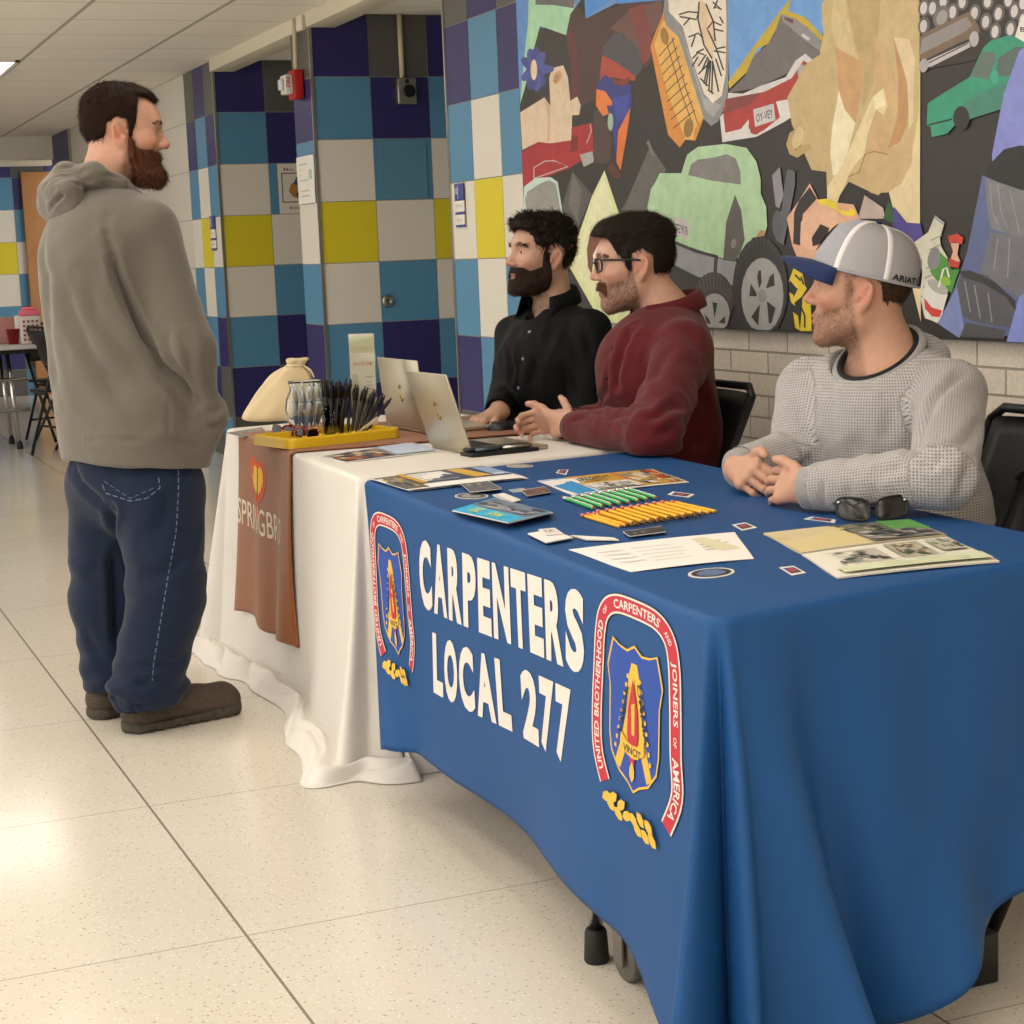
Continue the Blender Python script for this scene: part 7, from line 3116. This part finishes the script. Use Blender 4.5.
# ------------------------------------------------ 2. the man in the cap
def cap_man():
    U = np.array([0, 0, 1.])
    d0 = 3.91
    F = unit((-.93, -.36, 0))
    L = np.array([-F[1], F[0], 0])
    H = Head(J(862, 296, d0), (-.80, .60), 1.0, pitch=.06)
    neck = J(887, 347, d0 + .01)
    chest = J(886, 425, d0 + .03)
    pel = np.array([chest[0] + .06, chest[1] - .02, .60])
    SL, SR = neck + L * .168 + F * .015 - U * .085, neck - L * .180 + F * .035 - U * .085
    WL, EL = at(808, 488, Z=ZT + .047), at(944, 478, Z=ZT + .075)
    ER, WR = J(796, 455, d0 + .07), at(738, 468, Z=ZT + .05)
    P = pose(pel, chest, neck, SL, SR, EL, ER, WL, WR, F)
    O = np.array([pel[0], pel[1], 0])
    S = body_field(P, H, [WL, WR, (WL + WR) / 2 + F * .05], 1.36)
    H.skull(S, jaw=1.06)
    H.neck(S, neck - U * .03, .062, .072)
    seated_base(S, P)
    # clasped hands: left over right
    hx = unit(at(728, 478, Z=ZT + .04) - WL)
    side = unit(np.cross(hx, U))
    side = side if side @ (CC - WL) > 0 else -side
    hn = unit(side + U * .65)
    hand(S, WL, hx, hn, U, 1.04, ((6, 16, 12), (8, 18, 12), (10, 20, 14), (14, 22, 14)), .05, (.85, .35, .30), 12)
    rx = unit(at(770, 484, Z=ZT + .04) - WR)
    hand(S, WR + unit(WR - ER) * .0, rx, unit(-side * .3 - F * -.8 + U * .3), U, 1.0, ((45, 55, 35),) * 4, .0, (.7, .5, .3), 25)
    stub = [(.045, -.020), (.10, -.034), (.2, -.034), (.2, -.2), (-.03, -.2), (.0, -.07), (.010, -.0), (.012, .050), (.036, .050), (.034, -.010)]
    o, V, Fc, N, q = body_obj(S, H, 'c0937b', O, 'seated man in a grey cap and grey waffle-knit sweater with clasped hands', stubble=('62412d', .60, stub))
    HM = hair_mat('hair_brown', '33241a', '4d3626')
    hl = [(-.25, .06), (-.25, -.075), (-.085, -.075), (-.060, -.058), (-.048, -.030), (-.044, .030), (-.014, .052), (.012, .046), (.05, .062)]
    h, hv, hf, hn_, hq = hair_shell('hair', H, lambda f, l, u: .0045 + 0 * f, hl, HM, o, seed=12, noise=(.0015, 90), jaw=1.06)
    strands('hair_strands', hv, hn_, np.ones(len(hv), bool), 3500, .009, lambda Q: np.tile(-H.R[2] - .4 * H.R[0], (len(Q), 1)), .0006, HM, h, 5, lift=.3)
    f_, l_, u_ = q[:, 0], np.abs(q[:, 1]), q[:, 2]
    near = (np.abs(f_) < .15) & (l_ < .1)
    sel = near & (poly_sdf(f_, u_, stub) < -.004) & (u_ > -.125) & (f_ > .0) & ~((f_ > .09) & (l_ < .022) & (u_ > -.064) & (u_ < -.042))
    strands('stubble', V, N, sel, 4200, .0036, lambda Q: np.tile(-H.R[2] + .3 * H.R[0], (len(Q), 1)), .00026, mat('stubble_brown', '67472f', .6), o, 6, lift=.8)
    brows(H, V, N, q, HM, o, 300)
    cap(o, H, O)
    # sweater
    KN = knit_mat('waffle_knit', 'aeaaa8', '6f6b69')
    S = shirt_field(P, .58, 1.16)
    ft = (F, .76)
    S.cone(pel, chest, .185, .190, .05, ft)
    S.ell(pel + F * .05 + U * .08, (.13, .175, .13), np.array([F, L, U]), .06)
    S.cone(chest, neck - U * .160, .190, .110, .05, ft)
    sleeves(S, P, (.076, .060, .048), .020, trap=.085)
    S.ell(neck - F * .055 - U * .045, (.05, .095, .055), np.array([F, L, U]), .03)
    # forearms lie on the table
    Fp, Bp = neck + F * .118 - U * .078, neck - F * .062 + U * .032
    rc, r1 = (Fp + Bp) / 2, (Fp - Bp) / 2
    rn_ = np.cross(r1, L)
    rn_ = unit(rn_ if rn_[2] > 0 else -rn_)
    rr = np.linalg.norm(r1)
    S.ell(Bp - rn_ * .062 + F * .012, (.040, .10, .05), np.array([F, L, U]), .04)
    S.cone(rc - rn_ * .075, rc, .060, rr * .86, .006, op='sub')
    S.cone(rc + rn_ * .0, rc + rn_ * .25, rr * .93, rr * 1.5, .008, op='sub')
    for w, e in ((WL, EL), (WR, ER)):
        d = unit(w - e)
        S.cone(w + d * .012, w + d * .2, .05, .12, .004, op='sub')
    X, Y, Z = S.points()
    S.d = np.maximum(S.d, np.where((X < 2.06), ZT + .004 - Z, -1)).astype(np.float32)
    c8 = lambda s_: [(674 + float(a.split(',')[0]) * .3418, 180 + float(a.split(',')[1]) * .3418) for a in s_.split()]
    ln = [(c8('850,560 760,640 720,740 700,800'), .012, .012), (c8('440,510 400,600 420,690'), .010, .012), (c8('480,520 460,620 470,720'), .006, .014), (c8('700,800 760,830 800,800'), .012, .010), (c8('680,830 640,850 600,860'), .008, .010),
          (c8('860,800 850,880 830,940'), .010, .012), (c8('820,780 860,760 900,700'), .007, .012), (c8('430,780 380,840 340,850'), .010, .010), (c8('300,700 340,740 400,760'), .007, .012), (c8('250,740 290,780 330,800'), .007, .010),
          (c8('560,700 540,780 520,840'), .006, .016), (c8('640,640 620,740 600,840'), .006, .016), (c8('440,870 430,920 440,960'), .006, .007), (c8('520,870 510,920 520,960'), .005, .009), (c8('600,860 590,910 600,960'), .005, .009)]
    bones = [(SL, EL, .075), (EL, WL, .06), (SR, ER, .075), (ER, WR, .06)]
    sw, sV, sF = garment('sweater', S, o, O, KN, ln, (.004, 9), 21, attrs=lambda V_: bones_uv(V_, bones, (chest, F, L, (.19, .145))))
    RIB = heather('grey_rib', '8b8886', '9c9997', 300, .3)
    # cuffs and neckband
    for w, e, r in ((WL, EL, .041), (WR, ER, .041)):
        d = unit(w - e)
        MB().tube([w - d * .055, w - d * .045, w - d * .02, w + d * .004, w + d * .010, w + d * .006], [r * 1.12, r * 1.16, r * 1.08, r * 1.02, r * .98, r * .80], 28).build('cuff', RIB, sw)
    nb = [rc + r1 * 1.0 * math.cos(a) + L * .090 * math.sin(a) + rn_ * .004 for a in np.linspace(0, 2 * PI, 37)[:-1]]
    MB().tube(nb, .0115, 8, closed=True).build('neckband', RIB, sw)
    ub = [rc + r1 * .90 * math.cos(a) + L * .082 * math.sin(a) + rn_ * .011 for a in np.linspace(0, 2 * PI, 37)[:-1]]
    MB().tube(ub, .0075, 8, closed=True).build('undershirt', mat('black_cotton', '141416', .85), o)
    seated_extras(o, P, O, heather('work_trousers', '3a3630', '48433b', 300, .1))


def cap(o, H, O):
    """trucker cap: grey front, mesh back, white seams, navy brim"""
    sc = H.sc
    tilt = math.radians(12)
    Fh, Lh, Uh = H.R
    Fc = Fh * math.cos(tilt) + Uh * math.sin(tilt)
    Uc = Uh * math.cos(tilt) - Fh * math.sin(tilt)
    c0 = H.p(-.008, 0, .052)

    def P(a, b, out=0.):
        """a = angle from the front, b = 0 rim .. 1 crown button"""
        t = b * PI / 2
        rf, rl, hh = .116 + out / sc, .0905 + out / sc, .108 + out / sc
        r = math.cos(t) ** .62
        z = math.sin(t) ** 1.15
        # front stands taller and flatter
        fr = .5 + .5 * math.cos(a)
        return c0 + sc * (Fc * rf * r * math.cos(a) * (1 + .02 * fr) + Lh * rl * r * math.sin(a) + Uc * (hh * z * (1 + .05 * fr) - .006))
    GF = heather('cap_grey', '8f8f97', 'a3a2a8', 330, .2, .9, .0008)
    t = NT('cap_mesh')
    w = t.n('ShaderNodeTexWave', _Scale=260., _Distortion=.5)
    tc = t.n('ShaderNodeTexCoord')
    t.l(tc.outputs['Object'], w.inputs['Vector'])
    r_ = t.ramp(w.outputs[0], [(.2, '9a9799'), (.8, 'b9b6b6')])
    t.l(r_, t.b.inputs['Base Color'])
    t.b.inputs['Roughness'].default_value = .7
    t.bump(w.outputs[0], .6, .0015)
    GM = t.m
    WHT = mat('cap_white', 'd8d5d6', .8)
    NAVY = heather('cap_navy', '1d2a4f', '263560', 400, .1, .8, .0006)

    def panel(name, a0, a1, m, par=None):
        V, F_ = [], []
        na, nb = 26, 20
        for i in range(na):
            for j in range(nb):
                V.append(P(a0 + (a1 - a0) * i / (na - 1), j / (nb - 1) * .995))
        q = mesh_obj(name, V, grid_faces(na, nb), m, par, O, smooth=True)
        md = q.modifiers.new('thickness', 'SOLIDIFY')
        md.thickness = .002
        md.offset = -1
        return q
    cp = panel('cap', -1.02, 1.02, GF, o)
    panel('mesh_panel', 1.02, PI + .001, GM, cp)
    panel('mesh_panel', -PI - .001, -1.02, GM, cp)
    for a in (1.02, -1.02, 1.98, -1.98, PI):
        V = []
        for b in np.linspace(0, .97, 22):
            for da in (-.055, -.03, .03, .055):
                k = da / max(math.cos(b * PI / 2) ** .62, .25)
                V.append(P(a + k, b, .0018 if abs(da) < .05 else .0002))
        mesh_obj('seam_tape', V, grid_faces(22, 4), WHT, cp, O, smooth=True)
    MB().lathe(P(0, .999) - Uc * .002, [(.009, 0), (.008, .004), (.004, .006)], axis=Uc, n=16).build('button', NAVY, cp)
    # sweat band edge
    MB().tube([P(a, .0, .0005) for a in np.linspace(0, 2 * PI, 49)[:-1]], .003, 6, closed=True).build('rim_band', GF, cp)
    # strap opening at the back
    V = []
    for a in np.linspace(PI - .34, PI + .34, 14):
        for b in np.linspace(.02, .02 + .26 * math.sqrt(max(0, 1 - ((a - PI) / .345) ** 2)), 6):
            V.append(P(a, b, .0022))
    mesh_obj('back_opening', V, grid_faces(14, 6), mat('cap_dark', '1a1a20', .8), cp, O, smooth=True)
    # brim
    V, F_ = [], []
    na, nr = 29, 9
    for i in range(na):
        a = -1.05 + 2.1 * i / (na - 1)
        base = P(a, .015)
        for j in range(nr):
            k = j / (nr - 1)
            reach = .070 * (math.cos(a / 1.05 * PI / 2) ** .42 if abs(a) < 1.0499 else 0)
            q = base + sc * (Fc * reach * k - Uc * (.008 * k * k + .040 * (math.sin(a) ** 2) * k) + Lh * math.sin(a) * -.004 * k)
            V.append(q)
    br = mesh_obj('brim', V, grid_faces(na, nr), NAVY, cp, O, smooth=True)
    md = br.modifiers.new('thickness', 'SOLIDIFY')
    md.thickness = .0045
    # lettering on the side towards the camera
    V2, F2 = text_shape('ARIAT', .03, 2)
    wv = V2[:, 0].max()
    mesh_obj('lettering', [P(1.98 + .10 + .60 * x / wv, .045 + .085 * y, .003) for x, y in V2], F2, mat('cap_letter', '1b1a1e', .7), cp, O)
    V = [P(PI - .34 + .05 * math.cos(t), .10 + .05 * math.sin(t), .003) for t in np.linspace(0, 2 * PI, 19)[:-1]]
    mesh_obj('emblem', V, [tuple(range(18))], mat('cap_badge', '6d6b72', .6), cp, O)
    # round badge on the front panel
    m = MB()
    for k, (rr, mi) in enumerate(((1., 0), (.8, 1))):
        n = 22
        m.raw([P(.0 + .34 * rr * math.cos(t), .40 + .22 * rr * math.sin(t), .0025 + .0006 * k) for t in np.linspace(0, 2 * PI, n + 1)[:-1]], [tuple(range(n))], mi)
    m.build('front_patch', [mat('patch_black', '1a1719', .7), mat('patch_white', 'bcb8b6', .7)], cp)


# ------------------------------------------------ 3. the man in dark red
def red_man():
    U = np.array([0, 0, 1.])
    d0 = 5.10
    F = unit((-1, -.02, 0))
    L = np.array([-F[1], F[0], 0])
    H = Head(J(636, 269, d0 + .02), (-.926, .376), 1.06, pitch=-.06)
    neck = J(672, 308, d0 + .02)
    chest = J(655, 375, d0)
    pel = np.array([chest[0] + .06, chest[1], .60])
    SL, SR = J(684, 345, d0 - .17), J(650, 345, d0 + .17)
    WL, EL = at(573, 427, Z=ZT + .042), at(654, 436, Z=ZT + .05)
    WR, ER = WL + np.array([.0, .075, .004]), J(640, 425, d0 + .24)
    P = pose(pel, chest, neck, SL, SR, EL, ER, WL, WR, F)
    O = np.array([pel[0], pel[1], 0])
    S = body_field(P, H, [WL, WR, WL + F * .1], 1.42)
    H.skull(S, jaw=1.02)
    H.neck(S, neck - U * .03, .060, .068)
    seated_base(S, P)
    hx = unit(at(533, 418, Z=ZT + .055) - WL)
    side = unit(np.cross(hx, U))
    if side @ (CC - WL) < 0:
        side = -side
    hand(S, WL, hx, side + U * .45, U, 1.0, ((50, 52, 30), (53, 52, 30), (56, 52, 30), (58, 52, 30)), .02, (.74, .62, .05), 8)
    rx = unit(hx + side * .30)
    hand(S, WR, rx, -side + U * .35, U, 1.0, ((48, 55, 35),) * 4, .0, (.8, .4, .2), 15)
    stub = [(.045, -.020), (.096, -.030), (.2, -.030), (.2, -.2), (-.03, -.2), (.0, -.07), (.010, -.0), (.026, .01), (.034, -.012)]
    o, V, Fc, N, q = body_obj(S, H, 'c69b86', O, 'seated man with dark glasses in a dark red shirt behind the laptops', stubble=('5e3d2e', .55, stub))
    HM = hair_mat('hair_near_black', '17120f', '2a201a')
    th = lambda f, l, u: .0025 + .022 * smoothstep(.05, .12, u) + .007 * smoothstep(.04, .09, f) * smoothstep(.07, .10, u) + .004 * smoothstep(0, -.08, f)
    hl = [(.088, .094), (.16, .105)] + HAIRLINE[2:-2] + [(.062, .070), (.072, .088)]
    h, hv, hf, hn_, hq = hair_shell('hair', H, th, hl, HM, o, seed=22, noise=(.003, 60))
    comb = lambda Q: np.where((((Q - H.c) @ H.R[2])[:, None] > .07), -H.R[0] + .2 * H.R[2], -H.R[2] - .4 * H.R[0])
    strands('hair_strands', hv, hn_, np.ones(len(hv), bool), 8000, .016, comb, .0007, HM, h, 7, lift=.3, curl=.05)
    BM = hair_mat('beard_brown', '4a3022', '6b4936')
    mp = [(.084, -.027), (.2, -.026), (.2, -.0445), (.10, -.046), (.086, -.062), (.080, -.062)]
    b, bv, bf, bn, bq = hair_shell('beard', H, lambda f, l, u: .0026 + .0015 * smoothstep(-.07, -.1, u), mp, BM, o, seed=25, noise=(.0012, 110), extra=lambda S_: H.skull(S_, ears=False, jaw=1.02), region=lambda f, l, u: np.maximum(np.abs(l) - .034, -.118 - u))
    strands('beard_strands', bv, bn, np.ones(len(bv), bool), 2500, .008, lambda Q: np.tile(-H.R[2] + .2 * H.R[0], (len(Q), 1)), .0005, BM, b, 8, lift=.5)
    f_, l_, u_ = q[:, 0], np.abs(q[:, 1]), q[:, 2]
    sel = (np.abs(f_) < .15) & (l_ < .1) & (poly_sdf(f_, u_, stub) < -.004) & (u_ > -.125) & (f_ > .0) & ~((f_ > .09) & (l_ < .022) & (u_ > -.064) & (u_ < -.042))
    strands('stubble', V, N, sel, 6000, .0048, lambda Q: np.tile(-H.R[2] + .3 * H.R[0], (len(Q), 1)), .00028, mat('stubble_dark', '5a4030', .6), o, 9, lift=.8)
    brows(H, V, N, q, HM, o, 320, 1.2)
    # glasses
    fr = BLACKP
    g = MB()
    rim = lambda s: [H.p(.1075 - .018 * abs(y / .060) ** 2, s * y, z) for y, z in [(.010 + .044 * (.5 - .5 * math.copysign(abs(math.cos(t)) ** .6, math.cos(t))), .020 + .0175 * math.copysign(abs(math.sin(t)) ** .7, math.sin(t))) for t in np.linspace(0, 2 * PI, 25)[:-1]]]
    gl = None
    for s in (-1, 1):
        rp = rim(s)
        m = MB().tube(rp, .0027, 8, closed=True)
        if gl is None:
            gl = m.build('eyeglasses', fr, o)
        else:
            m.build('rim', fr, gl)
        c = np.mean(rp, 0)
        m = MB().raw([*rp, c], [(i, (i + 1) % 24, 24) for i in range(24)], 0, True)
        m.build('lens', mat('lens_clear', 'ffffff', .02, trans=1., ior=1.05), gl)
        MB().tube([H.p(.092, s * .0545, .032), H.p(.086, s * .064, .033), H.p(.05, s * .0745, .030), H.p(.0, s * .080, .025), H.p(-.018, s * .081, .018), H.p(-.026, s * .080, .0)], .0032, 8, flat=(tuple(H.R[1]), .7)).build('temple', fr, gl)
    MB().tube([H.p(.1085, -.011, .024), H.p(.1125, 0, .028), H.p(.1085, .011, .024)], .0022, 8).build('bridge', fr, gl)
    # shirt
    RD = heather('dark_red_shirt', '4f1318', '5e191e', 500, .1, .85, .0006)
    S = shirt_field(P, .56, 1.22)
    ft = (F, .80)
    S.cone(pel, chest, .185, .190, .05, ft)
    S.ell(pel + F * .05 + U * .08, (.14, .18, .14), np.array([F, L, U]), .06)
    S.cone(chest, neck - U * .12, .190, .125, .05, ft)
    sleeves(S, P, (.081, .072, .047), .020)
    S.cone(neck + F * .01 - U * .035, neck + U * .2 + F * .02, .066, .085, .010, op='sub')
    for w, e in ((WL, EL), (WR, ER)):
        d = unit(w - e)
        S.cone(w - d * .004, w + d * .2, .05, .12, .004, op='sub')
    X, Y, Z = S.points()
    S.d = np.maximum(S.d, np.where((X < 2.2), ZT + .004 - Z, -1)).astype(np.float32)
    c7 = lambda s_: [(430 + float(a.split(',')[0]) * .293, 180 + float(a.split(',')[1]) * .293) for a in s_.split()]
    ln = [(c7('700,500 650,600 630,700 640,780'), .014, .013), (c7('620,640 600,720 570,770'), .010, .012), (c7('560,790 620,800 700,790'), .012, .012), (c7('740,620 720,720 760,800'), .010, .016), (c7('720,840 780,800 860,760'), .012, .014), (c7('700,870 800,860 880,820'), .009, .014), (c7('900,700 940,760 960,840'), .008, .018),
          (c7('820,560 780,640 760,700'), .007, .018), (c7('480,820 520,810 560,830'), .008, .008), (c7('600,800 640,830 660,870'), .007, .010), (c7('660,540 690,560 720,600'), .006, .012), (c7('880,480 900,560 940,620'), .006, .020), (c7('850,880 900,900 960,900'), .008, .012)]
    st, sV, sF = garment('shirt', S, o, O, RD, ln, (.005, 9), 31)
    collar('collar', neck + U * .004 + F * .005, F, L, .066, .045, RD, st, O, .45)
    sb = bvh_of(sV, sF)
    for px in ((612, 348), (606, 378), (601, 405)):
        p, n = hit(sb, px)
        if p is not None:
            MB().lathe(p, [(.0055, 0), (.0055, .002), (.003, .0025)], axis=n, n=12).build('button', mat('button_dark', '2a0d0f', .4), st)
    for w, e in ((WL, EL), (WR, ER)):
        d = unit(w - e)
        MB().tube([w - d * .05, w - d * .03, w - d * .002, w - d * .004], [.0455, .0450, .0435, .038], 26).build('cuff', RD, st)
    seated_extras(o, P, O, heather('dark_trousers', '1d1e24', '2a2b31', 300, .1))


# ------------------------------------------------ 4. the man in the black shirt
def dark_man():
    U = np.array([0, 0, 1.])
    d0 = 5.78
    F = unit((-.92, -.39, 0))
    L = np.array([-F[1], F[0], 0])
    H = Head(J(543, 260, d0 + .0), (-.998, .0), 1.03, pitch=.05)
    neck = J(554, 302, d0 + .02)
    chest = J(548, 365, d0)
    pel = np.array([chest[0] + .04, chest[1], .60])
    SL, SR = J(590, 326, d0 - .10), J(515, 332, d0 + .12)
    EL, WL = J(585, 410, d0 - .12), at(545, 432, Z=ZT + .06) + np.array([.03, .25, 0])
    ER, WR = J(507, 392, d0 + .06), at(497, 414, Z=ZT + .03)
    WL = np.array([2.24, 5.24, .655])
    P = pose(pel, chest, neck, SL, SR, EL, ER, WL, WR, F)
    O = np.array([pel[0], pel[1], 0])
    S = body_field(P, H, [WR, WR + F * .1], 1.46)
    H.skull(S)
    H.neck(S, neck - U * .03, .057, .064)
    seated_base(S, P)
    hand(S, WR, unit((-.75, -.35, -.12)), U + F * .1, F + L * .4, 1.0, ((12, 14, 10),) * 4, .05, (.75, .6, -.1), 10)
    hand(S, WL, unit((-.8, .3, -.1)), U, L, 1.0, ((12, 14, 10),) * 4, .05, (.75, .6, -.1), 10)
    bp = [(.030, -.022), (.066, -.036), (.088, -.024), (.2, -.024), (.2, -.25), (-.01, -.25), (.004, -.080), (.004, -.04), (.010, .02), (.028, .02)]
    o, V, Fc, N, q = body_obj(S, H, 'c39a84', O, 'seated dark-bearded man in a black shirt behind the farther laptop', stubble=('2c1c15', .7, bp))
    HM = hair_mat('hair_black_brown', '18120f', '2b201a')
    th = lambda f, l, u: .004 + .020 * smoothstep(.05, .12, u) + .006 * smoothstep(.03, .08, f) * smoothstep(.07, .10, u)
    h, hv, hf, hn_, hq = hair_shell('hair', H, th, [(.090, .096), (.16, .105)] + HAIRLINE[2:-2] + [(.060, .070), (.072, .090)], HM, o, seed=32, noise=(.007, 55))
    strands('hair_strands', hv, hn_, np.ones(len(hv), bool), 7000, .014, lambda Q: np.where((((Q - H.c) @ H.R[2])[:, None] > .075), H.R[0] * .4 - H.R[1] * .5 + .3 * H.R[2], -H.R[2] - .4 * H.R[0]), .0008, HM, h, 11, lift=.6, curl=.35)
    bt = lambda f, l, u: .0032 + .002 * smoothstep(-.06, -.10, u) - .012 * np.exp(-((u + .0515) / .0085) ** 2) * (np.abs(l) < .0215) * (f > .08)
    b, bv, bf, bn, bq = hair_shell('beard', H, bt, bp, hair_mat('beard_dark', '1d1310', '35231b'), o, seed=35, noise=(.0016, 100), extra=lambda S_: H.skull(S_, ears=False), region=lambda f, l, u: np.maximum(-.110 - u, .004 - f))
    strands('beard_strands', bv, bn, np.ones(len(bv), bool), 5000, .008, lambda Q: np.tile(-H.R[2] + .2 * H.R[0], (len(Q), 1)), .0005, MATS['beard_dark'], b, 12, lift=.5, curl=.15)
    brows(H, V, N, q, HM, o, 340, 1.25)
    BK = heather('black_shirt', '07080a', '0c0d10', 500, .0, .7, .0006)
    S = shirt_field(P, .56, 1.26)
    ft = (F, .74)
    S.cone(pel, chest, .175, .180, .05, ft)
    S.cone(chest, neck - U * .12, .180, .12, .05, ft)
    sleeves(S, P, (.068, .056, .043), .018)
    S.cone(neck + F * .015 - U * .04, neck + U * .2 + F * .03, .062, .085, .010, op='sub')
    # open neck
    S.cone(neck + F * .10 - U * .10, neck + F * .10 + U * .05, .006, .045, .01, op='sub')
    for w, e in ((WL, EL), (WR, ER)):
        d = unit(w - e)
        S.cone(w - d * .004, w + d * .2, .05, .12, .004, op='sub')
    c7 = lambda s_: [(430 + float(a.split(',')[0]) * .293, 180 + float(a.split(',')[1]) * .293) for a in s_.split()]
    ln = [(c7('430,480 400,560 370,640'), .010, .014), (c7('270,560 280,640 260,720'), .009, .012), (c7('380,520 360,620 350,720'), .008, .016), (c7('440,600 470,680 480,760'), .008, .016), (c7('300,500 310,600 300,700'), .006, .014), (c7('500,480 540,540 560,620'), .007, .016), (c7('230,720 240,760 220,790'), .007, .010), (c7('335,520 300,700 285,820'), .004, .008)]
    st, sV, sF = garment('shirt', S, o, O, BK, ln, (.005, 9), 41)
    collar('collar', neck + U * .004 + F * .010, F, L, .062, .048, BK, st, O, .80)
    sb = bvh_of(sV, sF)
    for px in ((529.5, 332), (523, 359), (518.5, 388), (514, 414)):
        p, n = hit(sb, px)
        if p is not None:
            MB().lathe(p, [(.0055, 0), (.0055, .002), (.003, .0025)], axis=n, n=12).build('button', mat('button_grey', '8d909a', .3), st)
    seated_extras(o, P, O, MATS.get('dark_trousers') or heather('dark_trousers2', '1d1e24', '2a2b31', 300, .1))


for fn in (standing_man, cap_man, red_man, dark_man):
    fn()
    print(fn.__name__, round(_t.time() - _T0, 1))
